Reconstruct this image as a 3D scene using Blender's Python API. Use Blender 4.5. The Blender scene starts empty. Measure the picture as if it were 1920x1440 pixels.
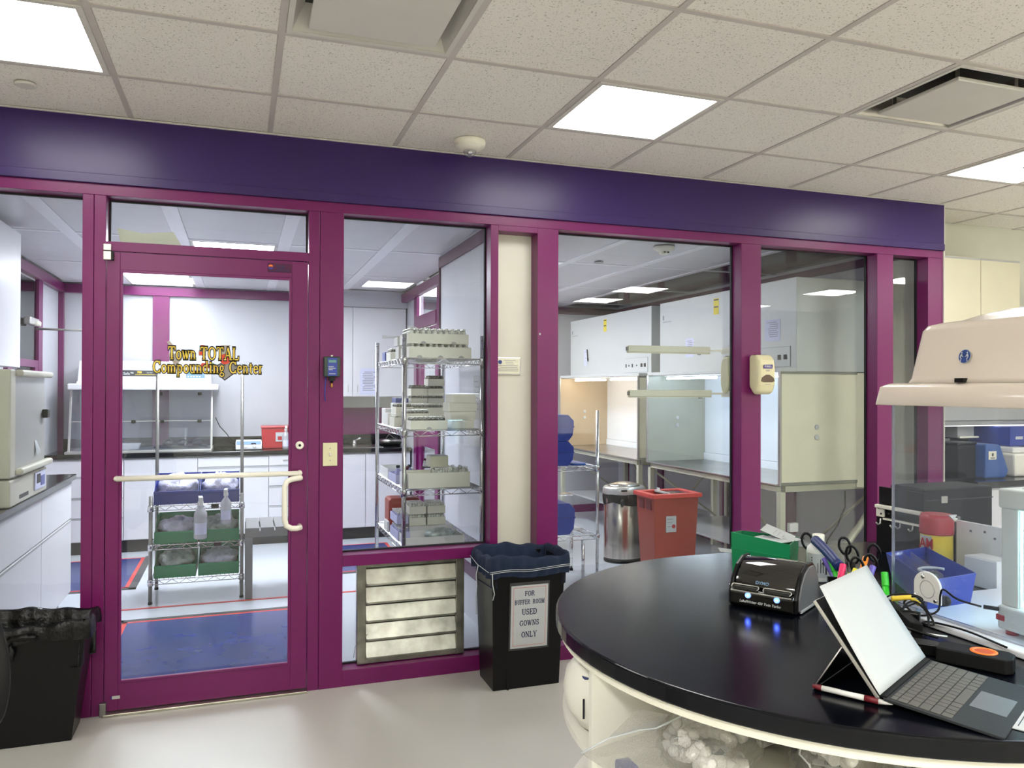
import bpy, bmesh, math, random
from mathutils import Vector, Matrix
random.seed(7)
PI = math.pi
S = bpy.context.scene
COL = S.collection

# ---------------------------------------------------------------- camera
cam_d = bpy.data.cameras.new('camera'); cam = bpy.data.objects.new('camera', cam_d); COL.objects.link(cam)
cam_d.sensor_fit = 'HORIZONTAL'; cam_d.sensor_width = 36.0; cam_d.lens = 36.0 * 1464.9 / 1920.0
cam_d.clip_start = 0.02; cam_d.clip_end = 60
yaw, pit, rol = -0.334839, 0.0061103, -0.0029832
R = (Matrix.Rotation(yaw, 4, 'Z') @ Matrix.Rotation(pit, 4, 'X') @ Matrix.Rotation(rol, 4, 'Y'))
cam.matrix_world = Matrix.Translation((0.4786, -3.9810, 1.4955)) @ R @ Matrix.Rotation(PI / 2, 4, 'X')
S.camera = cam

# ---------------------------------------------------------------- world, view
w = bpy.data.worlds.new('world'); S.world = w; w.use_nodes = True
w.node_tree.nodes['Background'].inputs[0].default_value = (1, 0.97, 0.9, 1)
w.node_tree.nodes['Background'].inputs[1].default_value = 0.05
S.view_settings.view_transform = 'Standard'; S.view_settings.look = 'None'
S.view_settings.gamma = 1.0; S.view_settings.use_curve_mapping = False
S.view_settings.exposure = 1.45
S.cycles.transparent_max_bounces = 32
S.cycles.max_bounces = 10
FRONT_NEAR = 6.0
FRONT_LAMP = 22.0
ANTE_LAMP = 4.5
BUFF_LAMP = 7.5
C_FRONT = (1.0, 0.99, 0.95)
C_BACK = (0.92, 0.95, 1.0)

# ---------------------------------------------------------------- materials
def lin(h):
    c = [int(h[i:i + 2], 16) / 255 for i in (0, 2, 4)]
    return tuple(x / 12.92 if x <= 0.04045 else ((x + 0.055) / 1.055) ** 2.4 for x in c)
MATS = {}
def mat(name, h, rough=0.5, metal=0.0, var=0.06, scale=6.0, bump=0.0, bscale=60.0, coat=0.0, emit=0.0, ecol=None, stretch=None, spec=0.5):
    m = bpy.data.materials.new(name); m.use_nodes = True; nt = m.node_tree; b = nt.nodes['Principled BSDF']
    c = lin(h) if isinstance(h, str) else h
    tc = nt.nodes.new('ShaderNodeTexCoord'); mp = nt.nodes.new('ShaderNodeMapping'); nt.links.new(tc.outputs['Object'], mp.inputs[0])
    if stretch: mp.inputs['Scale'].default_value = stretch
    n = nt.nodes.new('ShaderNodeTexNoise'); n.inputs['Scale'].default_value = scale; n.inputs['Detail'].default_value = 4
    nt.links.new(mp.outputs[0], n.inputs['Vector'])
    r = nt.nodes.new('ShaderNodeValToRGB')
    r.color_ramp.elements[0].position = 0.3; r.color_ramp.elements[1].position = 0.7
    r.color_ramp.elements[0].color = (*[x * (1 - var) for x in c], 1); r.color_ramp.elements[1].color = (*[min(1, x * (1 + var)) for x in c], 1)
    nt.links.new(n.outputs['Fac'], r.inputs[0]); nt.links.new(r.outputs[0], b.inputs['Base Color'])
    b.inputs['Specular IOR Level'].default_value = spec; b.inputs['Roughness'].default_value = rough; b.inputs['Metallic'].default_value = metal
    if coat: b.inputs['Coat Weight'].default_value = coat; b.inputs['Coat Roughness'].default_value = 0.08
    if bump:
        n2 = nt.nodes.new('ShaderNodeTexNoise'); n2.inputs['Scale'].default_value = bscale; nt.links.new(mp.outputs[0], n2.inputs['Vector'])
        bp = nt.nodes.new('ShaderNodeBump'); bp.inputs['Strength'].default_value = bump; bp.inputs['Distance'].default_value = 0.01
        nt.links.new(n2.outputs['Fac'], bp.inputs['Height']); nt.links.new(bp.outputs[0], b.inputs['Normal'])
    if emit:
        e = lin(ecol) if isinstance(ecol, str) else (ecol or c)
        b.inputs['Emission Color'].default_value = (*e, 1); b.inputs['Emission Strength'].default_value = emit
    MATS[name] = m; return m
def clear(name, tint='ffffff', f0=0.05, rough=0.0, haze=0.0, hcol='ffffff', bump=0.0, bscale=20.0):
    m = bpy.data.materials.new(name); m.use_nodes = True; nt = m.node_tree; nt.nodes.clear()
    o = nt.nodes.new('ShaderNodeOutputMaterial'); t = nt.nodes.new('ShaderNodeBsdfTransparent'); g = nt.nodes.new('ShaderNodeBsdfGlossy')
    t.inputs[0].default_value = (*lin(tint), 1); g.inputs['Roughness'].default_value = rough
    lw = nt.nodes.new('ShaderNodeLayerWeight'); lw.inputs['Blend'].default_value = 0.5
    p = nt.nodes.new('ShaderNodeMath'); p.operation = 'POWER'; p.inputs[1].default_value = 5; nt.links.new(lw.outputs['Facing'], p.inputs[0])
    q = nt.nodes.new('ShaderNodeMath'); q.operation = 'MULTIPLY_ADD'; q.inputs[1].default_value = 1 - f0; q.inputs[2].default_value = f0
    nt.links.new(p.outputs[0], q.inputs[0])
    mx = nt.nodes.new('ShaderNodeMixShader'); nt.links.new(q.outputs[0], mx.inputs[0])
    last = t.outputs[0]
    if haze:
        d = nt.nodes.new('ShaderNodeBsdfDiffuse'); d.inputs[0].default_value = (*lin(hcol), 1)
        h = nt.nodes.new('ShaderNodeMixShader'); h.inputs[0].default_value = haze
        nt.links.new(last, h.inputs[1]); nt.links.new(d.outputs[0], h.inputs[2]); last = h.outputs[0]
    nt.links.new(last, mx.inputs[1]); nt.links.new(g.outputs[0], mx.inputs[2]); nt.links.new(mx.outputs[0], o.inputs[0])
    if bump:
        n2 = nt.nodes.new('ShaderNodeTexNoise'); n2.inputs['Scale'].default_value = bscale; n2.inputs['Detail'].default_value = 5
        bp = nt.nodes.new('ShaderNodeBump'); bp.inputs['Strength'].default_value = bump; bp.inputs['Distance'].default_value = 0.02
        nt.links.new(n2.outputs['Fac'], bp.inputs['Height'])
        nt.links.new(bp.outputs[0], g.inputs['Normal']); nt.links.new(bp.outputs[0], lw.inputs['Normal'])
    MATS[name] = m; return m
def lamp_mat(name, col, s):
    m = bpy.data.materials.new(name); m.use_nodes = True; nt = m.node_tree; nt.nodes.clear()
    o = nt.nodes.new('ShaderNodeOutputMaterial'); e = nt.nodes.new('ShaderNodeEmission')
    e.inputs[0].default_value = (*col, 1); e.inputs[1].default_value = s; nt.links.new(e.outputs[0], o.inputs[0]); MATS[name] = m; return m

lamp_mat('lamp_front', C_FRONT, FRONT_LAMP); lamp_mat('lamp_near', C_FRONT, FRONT_NEAR); lamp_mat('lamp_ante_mid', C_BACK, 20.0); lamp_mat('lamp_ante', C_BACK, ANTE_LAMP); lamp_mat('lamp_buffer', (0.95, 0.97, 1.0), BUFF_LAMP)
lamp_mat('tube_cool', (0.80, 0.90, 1.0), 15.0); lamp_mat('tube_warm', (1.0, 0.74, 0.48), 17.0); lamp_mat('canopy_fill', (0.85, 0.95, 1.0), 6.0); lamp_mat('tube_front', (1, .95, .85), 1.5)
lamp_mat('led_blue', (0.03, 0.09, 1.0), 6.0); lamp_mat('led_white', (0.5, 0.75, 1.0), 3.0); lamp_mat('led_cyan', (0.55, 0.9, 1.0), 9.0); lamp_mat('led_red', (1, .03, .03), 2.0)
mat('magenta', '6e1858', 0.30, var=0.03, spec=0.35)
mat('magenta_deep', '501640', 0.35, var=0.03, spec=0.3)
mat('purple', '331e5c', 0.33, var=0.05, scale=3, bump=0.08, bscale=9, spec=0.4)
mat('black_gasket', '0b0a0c', 0.6)
mat('cream_wall', 'dcdacc', 0.55, var=0.02)
mat('grey_wall', 'd3d4c8', 0.6, var=0.02)
mat('white_wall', 'bfbfc5', 0.5, var=0.02)
mat('white_gloss', 'e6e6ea', 0.25, var=0.02)
mat('white_laminate', 'dcdbdf', 0.35, var=0.02)
mat('cream_laminate', 'd2cdb6', 0.4, var=0.02)
mat('cream_plastic', 'ddd7b0', 0.3, var=0.03, coat=0.3)
mat('white_plastic', 'e4e3e0', 0.35, var=0.02)
mat('hood_white', 'dbcfc2', 0.22, var=0.02, coat=0.4)
mat('warm_white', 'f2efe0', 0.35, var=0.02)
mat('floor_front', 'bebcb6', 0.3, var=0.04, scale=1.5)
mat('floor_back', 'c8ccd2', 0.15, var=0.03, scale=1.5)
mat('floor_blue', '2b3876', 0.22, var=0.18, scale=5)
mat('tape_red', 'd8433c', 0.4)
mat('tape_grey', '454547', 0.4)
mat('ceiling_bar', 'cbc4be', 0.45, var=0.02)
mat('ceiling_white', 'd8d5ce', 0.5, var=0.02)
mat('panel_back', 'dadade', 0.4, var=0.02)
mat('panel_bar', 'f2f2f6', 0.35, var=0.02)
mat('panel_shaded', '3b3f40', 0.18, var=0.35, scale=3)
mat('recess_dark', '2c2c29', 0.6)
mat('chrome', 'd6d6d6', 0.12, 1.0)
mat('steel', 'b8b4ae', 0.28, 1.0, var=0.15, scale=3, stretch=(1, 1, 1))
mat('steel_brushed', 'b9b2aa', 0.22, 1.0, var=0.25, scale=5, stretch=(9, 9, 0.3))
mat('alu', 'b9b7a8', 0.33, 1.0, var=0.2, scale=7)
mat('zinc', '94948a', 0.30, 0.9, var=0.35, scale=9)
mat('post_grey', '8d8b88', 0.35, 0.8)
mat('black_top', '06080f', 0.17, var=0.25, scale=8, spec=0.25)
mat('black_edge', '0a0d1c', 0.2)
mat('black_counter', '0d0e12', 0.14, var=0.3, scale=20)
mat('toe_black', '1c1c20', 0.3)
mat('black_plastic', '060607', 0.35, spec=0.3)
mat('black_gloss', '070708', 0.06, coat=1.0)
mat('black_matte', '0c0c0d', 0.6, spec=0.25)
mat('black_bag', '030304', 0.35, spec=0.35, bump=0.5, bscale=40)
mat('dark_grey', '39393b', 0.5)
mat('mid_grey', '6f6f72', 0.45)
mat('bench_grey', '7b7b7d', 0.5)
mat('light_grey', 'a9aaab', 0.4)
mat('silver', 'c9c7c2', 0.3, 0.6)
mat('key_grey', '55534e', 0.5)
mat('kbd_grey', '202427', 0.7, bump=0.15, bscale=500)
mat('pad_grey', '5a5e64', 0.35)
mat('navy', '0b1e3a', 0.85, bump=0.5, bscale=300, var=0.2)
mat('blue_bin', '173696', 0.35)
mat('blue_bin_dark', '1b2f86', 0.35)
mat('teal', '17509a', 0.4)
mat('green_bin', '068050', 0.4)
mat('red_bin', 'a03c2e', 0.4)
mat('red_box', 'b82a36', 0.3)
mat('maroon', '6d1a24', 0.4)
mat('orange', 'ff7a1c', 0.4); mat('orange_shade', 'c2460a', 0.5); mat('rail_cream', 'cfccb8', 0.4)
mat('paper', 'bcc0c2', 0.7, var=0.01)
mat('paper_blue', 'd3d5ee', 0.7, var=0.01)
mat('paper_cream', 'e7e5cf', 0.7, var=0.02)
mat('ink', '2b2b36', 0.6); mat('ink_navy', '1d2350', 0.6); mat('ink_grey', '8a8a92', 0.6)
mat('yellow', 'e3c53b', 0.5); mat('sign_yellow', 'e8d21c', 0.5)
mat('gold_text', 'e8c84a', 0.5); mat('logo_grey', '8f8a86', 0.5); mat('logo_light', 'b3aaa2', 0.6); mat('logo_red', 'd6452c', 0.5); mat('logo_green', '6c9a5c', 0.5)
mat('sign_blue', '123a86', 0.35); mat('purple_logo', '3a2a86', 0.4); mat('brown', '5a4636', 0.35); mat('carton', '8a7454', 0.7)
mat('brass', 'c79a4a', 0.3, 0.8)
mat('hl_green', '35c52a', 0.35); mat('hl_pink', 'ee2f6b', 0.35); mat('hl_yellow', 'e8e52a', 0.35); mat('hl_purple', '6a5ab4', 0.35); mat('hl_orange', 'ff8a12', 0.35)
mat('handle_blue', '1d2d66', 0.4)
mat('vial_glass', 'dfe0d4', 0.08, var=0.3, scale=60); mat('vial_cap', 'f0efe8', 0.2, 0.3); mat('vial_dark', '4a4a40', 0.3)
mat('vial_lilac', 'b9b8dd', 0.2, var=0.2, scale=40)
mat('lilac_tray', 'bdbce0', 0.4)
mat('lcd', '2c3f9a', 0.3); mat('lcd_green', '5d8f86', 0.3); mat('panel_blue', '6f8fae', 0.35); mat('mon_green', '2f4238', 0.4)
mat('bag_white', 'd0cee6', 0.3, bump=0.9, bscale=28, var=0.3, scale=18)
mat('bag_grey', 'a9b2ae', 0.3, bump=0.9, bscale=28, var=0.45, scale=18)
mat('hood_panel', 'c9ccca', 0.4, var=0.02)
mat('hood_cream', 'f2edd2', 0.35, var=0.03)
mat('hood_grey', '85877c', 0.4)
mat('work_white', 'dfe6ee', 0.3, var=0.01)
mat('work_warm_lit', 'b3a084', 0.35, var=0.04)
mat('work_grey', 'a5a99e', 0.35, var=0.03)
mat('tube_metal', 'c9c8b2', 0.35, 0.2)
mat('mirror', '9a9aa2', 0.2, 0.5)
mat('incubator', 'cbc7b3', 0.35, var=0.02)
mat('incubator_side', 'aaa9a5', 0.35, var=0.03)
mat('base_white', 'e8e6dc', 0.3, var=0.02)
clear('glass', 'f4f7f8', 0.04)
clear('glass_dark', '4a4458', 0.10)
clear('acrylic', 'eef0f4', 0.06, 0.02, 0.05, 'c4cad8')
clear('acrylic_edge', 'b8bcc8', 0.3, 0.1, 0.35, 'c9cfe0')
clear('plastic_clear', 'f2f2f4', 0.10, 0.08, 0.10, 'f2f2f6')
clear('bag_clear', 'fbfbfb', 0.13, 0.05, 0.02, 'f4f4f2', 1.0, 45)
clear('bottle_milk', 'e2e2e8', 0.08, 0.2, 0.55, 'dadae0')
clear('smoke_grey', 'b9bcc4', 0.07, 0.05, 0.10, '9a9ca4')

def tile_mat():
    m = bpy.data.materials.new('ceiling_tile'); m.use_nodes = True; nt = m.node_tree; b = nt.nodes['Principled BSDF']
    b.inputs['Roughness'].default_value = 0.85
    g = nt.nodes.new('ShaderNodeNewGeometry')
    n = nt.nodes.new('ShaderNodeTexNoise'); n.inputs['Scale'].default_value = 130; n.inputs['Detail'].default_value = 3
    n.inputs['Roughness'].default_value = 0.7
    nt.links.new(g.outputs['Position'], n.inputs['Vector'])
    r = nt.nodes.new('ShaderNodeValToRGB'); e = r.color_ramp.elements
    c = lin('f4efe8'); e[0].position = 0.30; e[0].color = (*[x * 0.30 for x in c], 1); e[1].position = 0.42; e[1].color = (*c, 1)
    nt.links.new(n.outputs['Fac'], r.inputs[0]); nt.links.new(r.outputs[0], b.inputs['Base Color'])
    bp = nt.nodes.new('ShaderNodeBump'); bp.inputs['Strength'].default_value = 0.4; bp.inputs['Distance'].default_value = 0.004
    nt.links.new(n.outputs['Fac'], bp.inputs['Height']); nt.links.new(bp.outputs[0], b.inputs['Normal'])
    MATS['ceiling_tile'] = m
tile_mat()

# ---------------------------------------------------------------- mesh builder
LOC = {}
def V(*a): return Vector(a)
class MB:
    """collects shapes in world coordinates"""
    def __init__(s, m='white_plastic', M=None):
        s.bm = bmesh.new(); s.mats = []; s.cur = 0; s.M = M or Matrix(); s.use(m)
    def use(s, m):
        if m not in s.mats: s.mats.append(m)
        s.cur = s.mats.index(m); return s
    def _f(s, vs, smooth=False):
        try:
            f = s.bm.faces.new(vs); f.material_index = s.cur; f.smooth = smooth; return f
        except ValueError: return None
    def v(s, p): return s.bm.verts.new(s.M @ Vector(p))
    def quad(s, *ps):
        s._f([s.v(p) for p in ps]); return s
    def box(s, x0, x1, y0, y1, z0, z1, rz=0.0, top=1.0):
        """axis box; rz turns it about its own centre; top scales the upper face"""
        cx, cy = (x0 + x1) / 2, (y0 + y1) / 2; hx, hy = (x1 - x0) / 2, (y1 - y0) / 2
        c, q = math.cos(rz), math.sin(rz); vs = []
        for z, k in ((z0, 1), (z1, top)):
            for a, b in ((-1, -1), (1, -1), (1, 1), (-1, 1)):
                u, w = a * hx * k, b * hy * k
                vs.append(s.v((cx + u * c - w * q, cy + u * q + w * c, z)))
        for f in ((3, 2, 1, 0), (4, 5, 6, 7), (0, 1, 5, 4), (1, 2, 6, 5), (2, 3, 7, 6), (3, 0, 4, 7)): s._f([vs[i] for i in f])
        return s
    def prism(s, poly, axis, a, b, smooth=False, cap=True):
        """poly of 2d points swept along axis x, y or z from a to b"""
        def P(p, t):
            return {'x': (t, p[0], p[1]), 'y': (p[0], t, p[1]), 'z': (p[0], p[1], t)}[axis]
        A = [s.v(P(p, a)) for p in poly]; B = [s.v(P(p, b)) for p in poly]; n = len(poly)
        for i in range(n): s._f([A[i], A[(i + 1) % n], B[(i + 1) % n], B[i]], smooth)
        if cap: s._f(A[::-1]); s._f(B)
        return s
    def tube(s, pts, r, n=8, r2=None, cap=True):
        pts = [Vector(p) for p in pts]; rings = []; m = len(pts)
        up = None
        for i, p in enumerate(pts):
            d = (pts[min(i + 1, m - 1)] - pts[max(i - 1, 0)]).normalized()
            if up is None: up = Vector((0, 0, 1)) if abs(d.z) < 0.9 else Vector((1, 0, 0))
            a = d.cross(up).normalized(); b = a.cross(d).normalized(); up = b
            rr = r if r2 is None else r + (r2 - r) * i / (m - 1)
            rings.append([s.v(p + a * math.cos(2 * PI * k / n) * rr + b * math.sin(2 * PI * k / n) * rr) for k in range(n)])
        for A, B in zip(rings, rings[1:]):
            for k in range(n): s._f([A[k], A[(k + 1) % n], B[(k + 1) % n], B[k]], True)
        if cap: s._f(rings[0][::-1]); s._f(rings[-1])
        return s
    def lathe(s, prof, c, n=20, sx=1.0, sy=1.0, axis='z', a0=0.0):
        """prof: (radius, height) list from bottom to top about c"""
        rings = []
        for r, h in prof:
            ring = []
            for k in range(n):
                t = 2 * PI * k / n + a0; u, w = r * math.cos(t) * sx, r * math.sin(t) * sy
                p = {'z': (c[0] + u, c[1] + w, c[2] + h), 'x': (c[0] + h, c[1] + u, c[2] + w), 'y': (c[0] + u, c[1] + h, c[2] + w)}[axis]
                ring.append(s.v(p))
            rings.append(ring)
        for A, B in zip(rings, rings[1:]):
            for k in range(n): s._f([A[k], A[(k + 1) % n], B[(k + 1) % n], B[k]], True)
        s._f(rings[0][::-1]); s._f(rings[-1]); return s
    def blob(s, c, r, n=12, m=8, jit=0.0, seed=1):
        rnd = random.Random(seed); rings = []
        for i in range(1, m):
            th = PI * i / m; ring = []
            for k in range(n):
                ph = 2 * PI * k / n; j = 1 + rnd.uniform(-jit, jit)
                ring.append(s.v((c[0] + r[0] * math.sin(th) * math.cos(ph) * j, c[1] + r[1] * math.sin(th) * math.sin(ph) * j, c[2] - r[2] * math.cos(th) * j)))
            rings.append(ring)
        b = s.v((c[0], c[1], c[2] - r[2])); t = s.v((c[0], c[1], c[2] + r[2]))
        for A, B in zip(rings, rings[1:]):
            for k in range(n): s._f([A[k], A[(k + 1) % n], B[(k + 1) % n], B[k]], True)
        for k in range(n): s._f([rings[0][(k + 1) % n], rings[0][k], b], True); s._f([rings[-1][k], rings[-1][(k + 1) % n], t], True)
        return s

def finish(name, mb, parent, loc, bevel=0.0, seg=2, solid=0.0, sub=0):
    bmesh.ops.recalc_face_normals(mb.bm, faces=mb.bm.faces)
    bmesh.ops.translate(mb.bm, verts=mb.bm.verts, vec=-Vector(loc))
    me = bpy.data.meshes.new(name); mb.bm.to_mesh(me); mb.bm.free()
    for k in mb.mats: me.materials.append(MATS[k])
    o = bpy.data.objects.new(name, me); COL.objects.link(o)
    if parent: o.parent = parent
    else: o.location = loc
    LOC[o.name] = Vector(loc)
    if solid:
        q = o.modifiers.new('solid', 'SOLIDIFY'); q.thickness = solid; q.offset = 0
    if sub:
        q = o.modifiers.new('sub', 'SUBSURF'); q.levels = sub; q.render_levels = sub
    if bevel:
        q = o.modifiers.new('bevel', 'BEVEL'); q.width = bevel; q.segments = seg; q.limit_method = 'ANGLE'; q.angle_limit = 0.6
        q.harden_normals = False
    return o
def tag(o, label, cat, group=None, kind=None):
    o['label'] = label; o['category'] = cat
    if group: o['group'] = group
    if kind: o['kind'] = kind
    return o
def thing(name, label, cat, loc, group=None):
    o = bpy.data.objects.new(name, None); o.empty_display_size = 0.05; COL.objects.link(o); o.location = loc; LOC[o.name] = Vector(loc)
    return tag(o, label, cat, group)
def part(name, mb, t, bevel=0.0, label=None, kind=None, **k):
    o = finish(name, mb, t, LOC[t.name], bevel, **k)
    if label: o['label'] = label
    if kind: o['kind'] = kind
    return o
def solo(name, label, cat, mb, loc, bevel=0.0, group=None, **k):
    return tag(finish(name, mb, None, loc, bevel, **k), label, cat, group)
def struct(name, mb, bevel=0.0, parent=None, **k):
    o = finish(name, mb, parent, (0, 0, 0), bevel, **k)
    if parent is None: o['kind'] = 'structure'
    return o
def dup(root, loc, rz=0.0, label=None, group=None, scale=None):
    def cp(o, par):
        c = o.copy(); COL.objects.link(c); LOC[c.name] = Vector(loc)
        if par is not None: c.parent = par
        for ch in list(o.children): cp(ch, c)
        return c
    r = cp(root, None); r.location = loc; r.rotation_euler = (0, 0, rz)
    if scale: r.scale = scale
    if label: r['label'] = label
    if group: r['group'] = group
    return r
def text(name, t, body, size, org, xd, ud, m, align='CENTER', off=0.0, ext=0.0004, sx=1.0, shear=0.0, space=1.0, root=None):
    cu = bpy.data.curves.new(name, 'FONT'); cu.body = body; cu.size = size; cu.align_x = align; cu.align_y = 'CENTER'
    cu.extrude = ext; cu.offset = off; cu.resolution_u = 3; cu.shear = shear; cu.space_character = space
    tmp = bpy.data.objects.new('tmp', cu); COL.objects.link(tmp)
    dg = bpy.context.evaluated_depsgraph_get(); dg.update()
    me = bpy.data.meshes.new_from_object(tmp.evaluated_get(dg)); bpy.data.objects.remove(tmp)
    xd = Vector(xd).normalized(); ud = Vector(ud).normalized(); nn = xd.cross(ud).normalized()
    M = Matrix.Translation(Vector(org)) @ Matrix((( xd.x * sx, ud.x, nn.x, 0), (xd.y * sx, ud.y, nn.y, 0), (xd.z * sx, ud.z, nn.z, 0), (0, 0, 0, 1)))
    me.transform(Matrix.Translation(-LOC[t.name]) @ M); me.materials.clear(); me.materials.append(MATS[m])
    o = bpy.data.objects.new(name, me); COL.objects.link(o); o.parent = t; LOC[o.name] = LOC[t.name]; return o
def rrect(x0, x1, z0, z1, r, n=5):
    pts = []
    for cx, cz, a in ((x1 - r, z1 - r, 0), (x0 + r, z1 - r, 90), (x0 + r, z0 + r, 180), (x1 - r, z0 + r, 270)):
        for k in range(n + 1):
            t = math.radians(a + 90 * k / n); pts.append((cx + r * math.cos(t), cz + r * math.sin(t)))
    return pts
def circ(cx, cy, r, n=20, sx=1.0): return [(cx + r * sx * math.cos(2 * PI * k / n), cy + r * math.sin(2 * PI * k / n)) for k in range(n)]

# ---------------------------------------------------------------- drawn serif capitals and minuscules
# strokes: (x0, y0, x1, y1, w) in cap-height units; curves: ('arc', cx, cy, rx, ry, a0, a1, w_thick)
TK, TN = 0.17, 0.065
def S_(x, y, l=0.15): return (x - l, y, x + l, y, TN)      # serif
GL = {
 'F': (0.80, [(0.2, 0, 0.2, 1, TK), S_(0.2, .03), S_(.2, .97), (0.2, .97, .72, .97, TN), (0.2, .52, .58, .52, TN), (.72, .97, .72, .80, TN), (.58, .62, .58, .42, TN)]),
 'O': (1.0, [('arc', .5, .5, .38, .46, 0, 360, TK)]),
 'R': (1.0, [(0.2, 0, 0.2, 1, TK), S_(.2, .03), ('arc', .48, .74, .24, .23, -90, 90, TK * .9), (.1, .97, .5, .97, TN), (.2, .51, .5, .51, TN), (.48, .50, .82, .03, TK * .9), (.74, .03, .98, .03, TN)]),
 'B': (0.92, [(0.2, 0, 0.2, 1, TK), ('arc', .46, .75, .22, .22, -90, 90, TK * .9), ('arc', .46, .27, .28, .24, -90, 90, TK * .9), (.05, .97, .48, .97, TN), (.2, .52, .48, .52, TN), (.05, .03, .48, .03, TN)]),
 'U': (1.0, [(0.2, .3, 0.2, 1, TK), S_(.2, .97), (.8, .3, .8, 1, TN * 1.3), S_(.8, .97, .12), ('arc', .5, .32, .30, .30, 180, 360, TN * 1.5)]),
 'E': (0.85, [(0.2, 0, 0.2, 1, TK), (.05, .97, .74, .97, TN), (.05, .03, .76, .03, TN), (.2, .52, .6, .52, TN), (.74, .97, .74, .8, TN), (.76, .03, .78, .24, TN), (.6, .62, .6, .42, TN)]),
 'S': (0.78, [('arc', .4, .73, .25, .24, 30, 270, TK * .8), ('arc', .4, .27, .27, .24, -150, 90, TK * .8), (.66, .95, .66, .74, TN), (.12, .06, .12, .28, TN)]),
 'D': (1.0, [(0.2, 0, 0.2, 1, TK), ('arc', .42, .5, .42, .47, -90, 90, TK), (.05, .97, .45, .97, TN), (.05, .03, .45, .03, TN)]),
 'G': (1.0, [('arc', .52, .5, .40, .46, 40, 330, TK), (.84, .96, .84, .72, TN), (.80, .1, .80, .42, TK * .8), (.66, .44, .96, .44, TN)]),
 'W': (1.3, [(.15, 1, .42, .02, TK), (.42, .02, .66, .95, TN), (.62, .98, .86, .02, TK), (.86, .02, 1.14, .97, TN), S_(.15, .97), S_(.62, .97, .1), S_(1.14, .97, .12)]),
 'N': (1.02, [(.18, 0, .18, 1, TN * 1.2), (.18, .98, .82, .03, TK), (.82, 0, .82, 1, TN * 1.2), S_(.18, .03), S_(.14, .97, .12), S_(.82, .97)]),
 'L': (0.85, [(0.2, 0, 0.2, 1, TK), S_(.2, .97), (.05, .03, .76, .03, TN), (.76, .03, .79, .26, TN)]),
 'Y': (0.98, [(.14, 1, .5, .48, TK), (.86, 1, .5, .48, TN), (.5, 0, .5, .5, TK), S_(.5, .03), S_(.16, .97, .14), S_(.84, .97, .13)]),
 'M': (1.2, [(.2, 0, .2, 1, TN * 1.2), (.2, .98, .6, .05, TK), (.6, .05, 1.0, .98, TN), (1.0, 0, 1.0, 1, TK), S_(.2, .03), S_(1.0, .03), S_(.15, .97, .1), S_(1.04, .97, .12)]),
 'T': (0.92, [(.46, 0, .46, 1, TK), S_(.46, .03), (.06, .97, .86, .97, TN * 1.2), (.06, .99, .06, .78, TN), (.86, .99, .86, .78, TN)]),
 'A': (1.0, [(.14, .03, .48, 1, TN), (.48, 1, .84, .03, TK), (.26, .35, .7, .35, TN), S_(.14, .03, .12), S_(.84, .03, .14)]),
 'C': (0.95, [('arc', .52, .5, .40, .46, 40, 320, TK), (.84, .98, .84, .72, TN), (.84, .02, .84, .26, TN)]),
 'o': (0.66, [('arc', .33, .33, .24, .30, 0, 360, TK * .85)]),
 'w': (0.95, [(.12, .66, .32, .02, TK * .8), (.32, .02, .5, .62, TN), (.47, .66, .66, .02, TK * .8), (.66, .02, .86, .64, TN), S_(.12, .64, .1), S_(.86, .64, .08)]),
 'n': (0.74, [(.16, 0, .16, .66, TK * .85), ('arc', .36, .42, .2, .2, 0, 150, TN * 1.4), (.56, 0, .56, .44, TK * .85), S_(.16, .03, .12), S_(.56, .03, .12), (.04, .64, .16, .64, TN)]),
 'm': (1.1, [(.16, 0, .16, .66, TK * .85), ('arc', .34, .44, .18, .18, 0, 150, TN * 1.4), (.52, 0, .52, .46, TK * .85), ('arc', .71, .44, .18, .18, 0, 160, TN * 1.4), (.89, 0, .89, .46, TK * .85), S_(.16, .03, .1), S_(.52, .03, .1), S_(.89, .03, .1), (.04, .64, .16, .64, TN)]),
 'p': (0.74, [(.16, -.3, .16, .66, TK * .85), ('arc', .38, .33, .22, .29, -160, 160, TK * .75), S_(.16, -.28, .12), (.04, .64, .16, .64, TN)]),
 'u': (0.76, [(.16, .2, .16, .66, TK * .85), ('arc', .34, .22, .18, .2, 180, 330, TN * 1.4), (.56, 0, .56, .66, TK * .85), (.04, .64, .16, .64, TN), (.44, .64, .56, .64, TN), (.56, .03, .70, .03, TN)]),
 'd': (0.74, [(.54, 0, .54, 1.02, TK * .85), ('arc', .32, .33, .22, .29, 20, 340, TK * .75), (.42, 1.0, .54, 1.0, TN), (.54, .03, .68, .03, TN)]),
 'i': (0.42, [(.2, 0, .2, .66, TK * .85), S_(.2, .03, .13), (.08, .64, .2, .64, TN), (.2, .80, .2, .94, TK * .85)]),
 'g': (0.68, [('arc', .3, .42, .18, .21, 0, 360, TK * .65), ('arc', .32, -.12, .24, .15, 0, 360, TN * 1.3), (.24, .22, .2, .08, TN * 1.3), (.2, .06, .48, .02, TK * .6), (.44, .58, .64, .64, TN * 1.2)]),
 'e': (0.66, [('arc', .34, .33, .24, .30, 0, 315, TK * .75), (.14, .36, .56, .36, TN)]),
 't': (0.48, [(.22, .12, .22, .84, TK * .8), (.05, .64, .42, .64, TN), ('arc', .32, .13, .10, .11, 180, 320, TN * 1.2)]),
 'r': (0.56, [(.16, 0, .16, .66, TK * .85), S_(.16, .03, .13), (.04, .64, .16, .64, TN), ('arc', .38, .44, .2, .18, 60, 150, TN * 1.7)]),
 ' ': (0.42, []),
}
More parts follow.
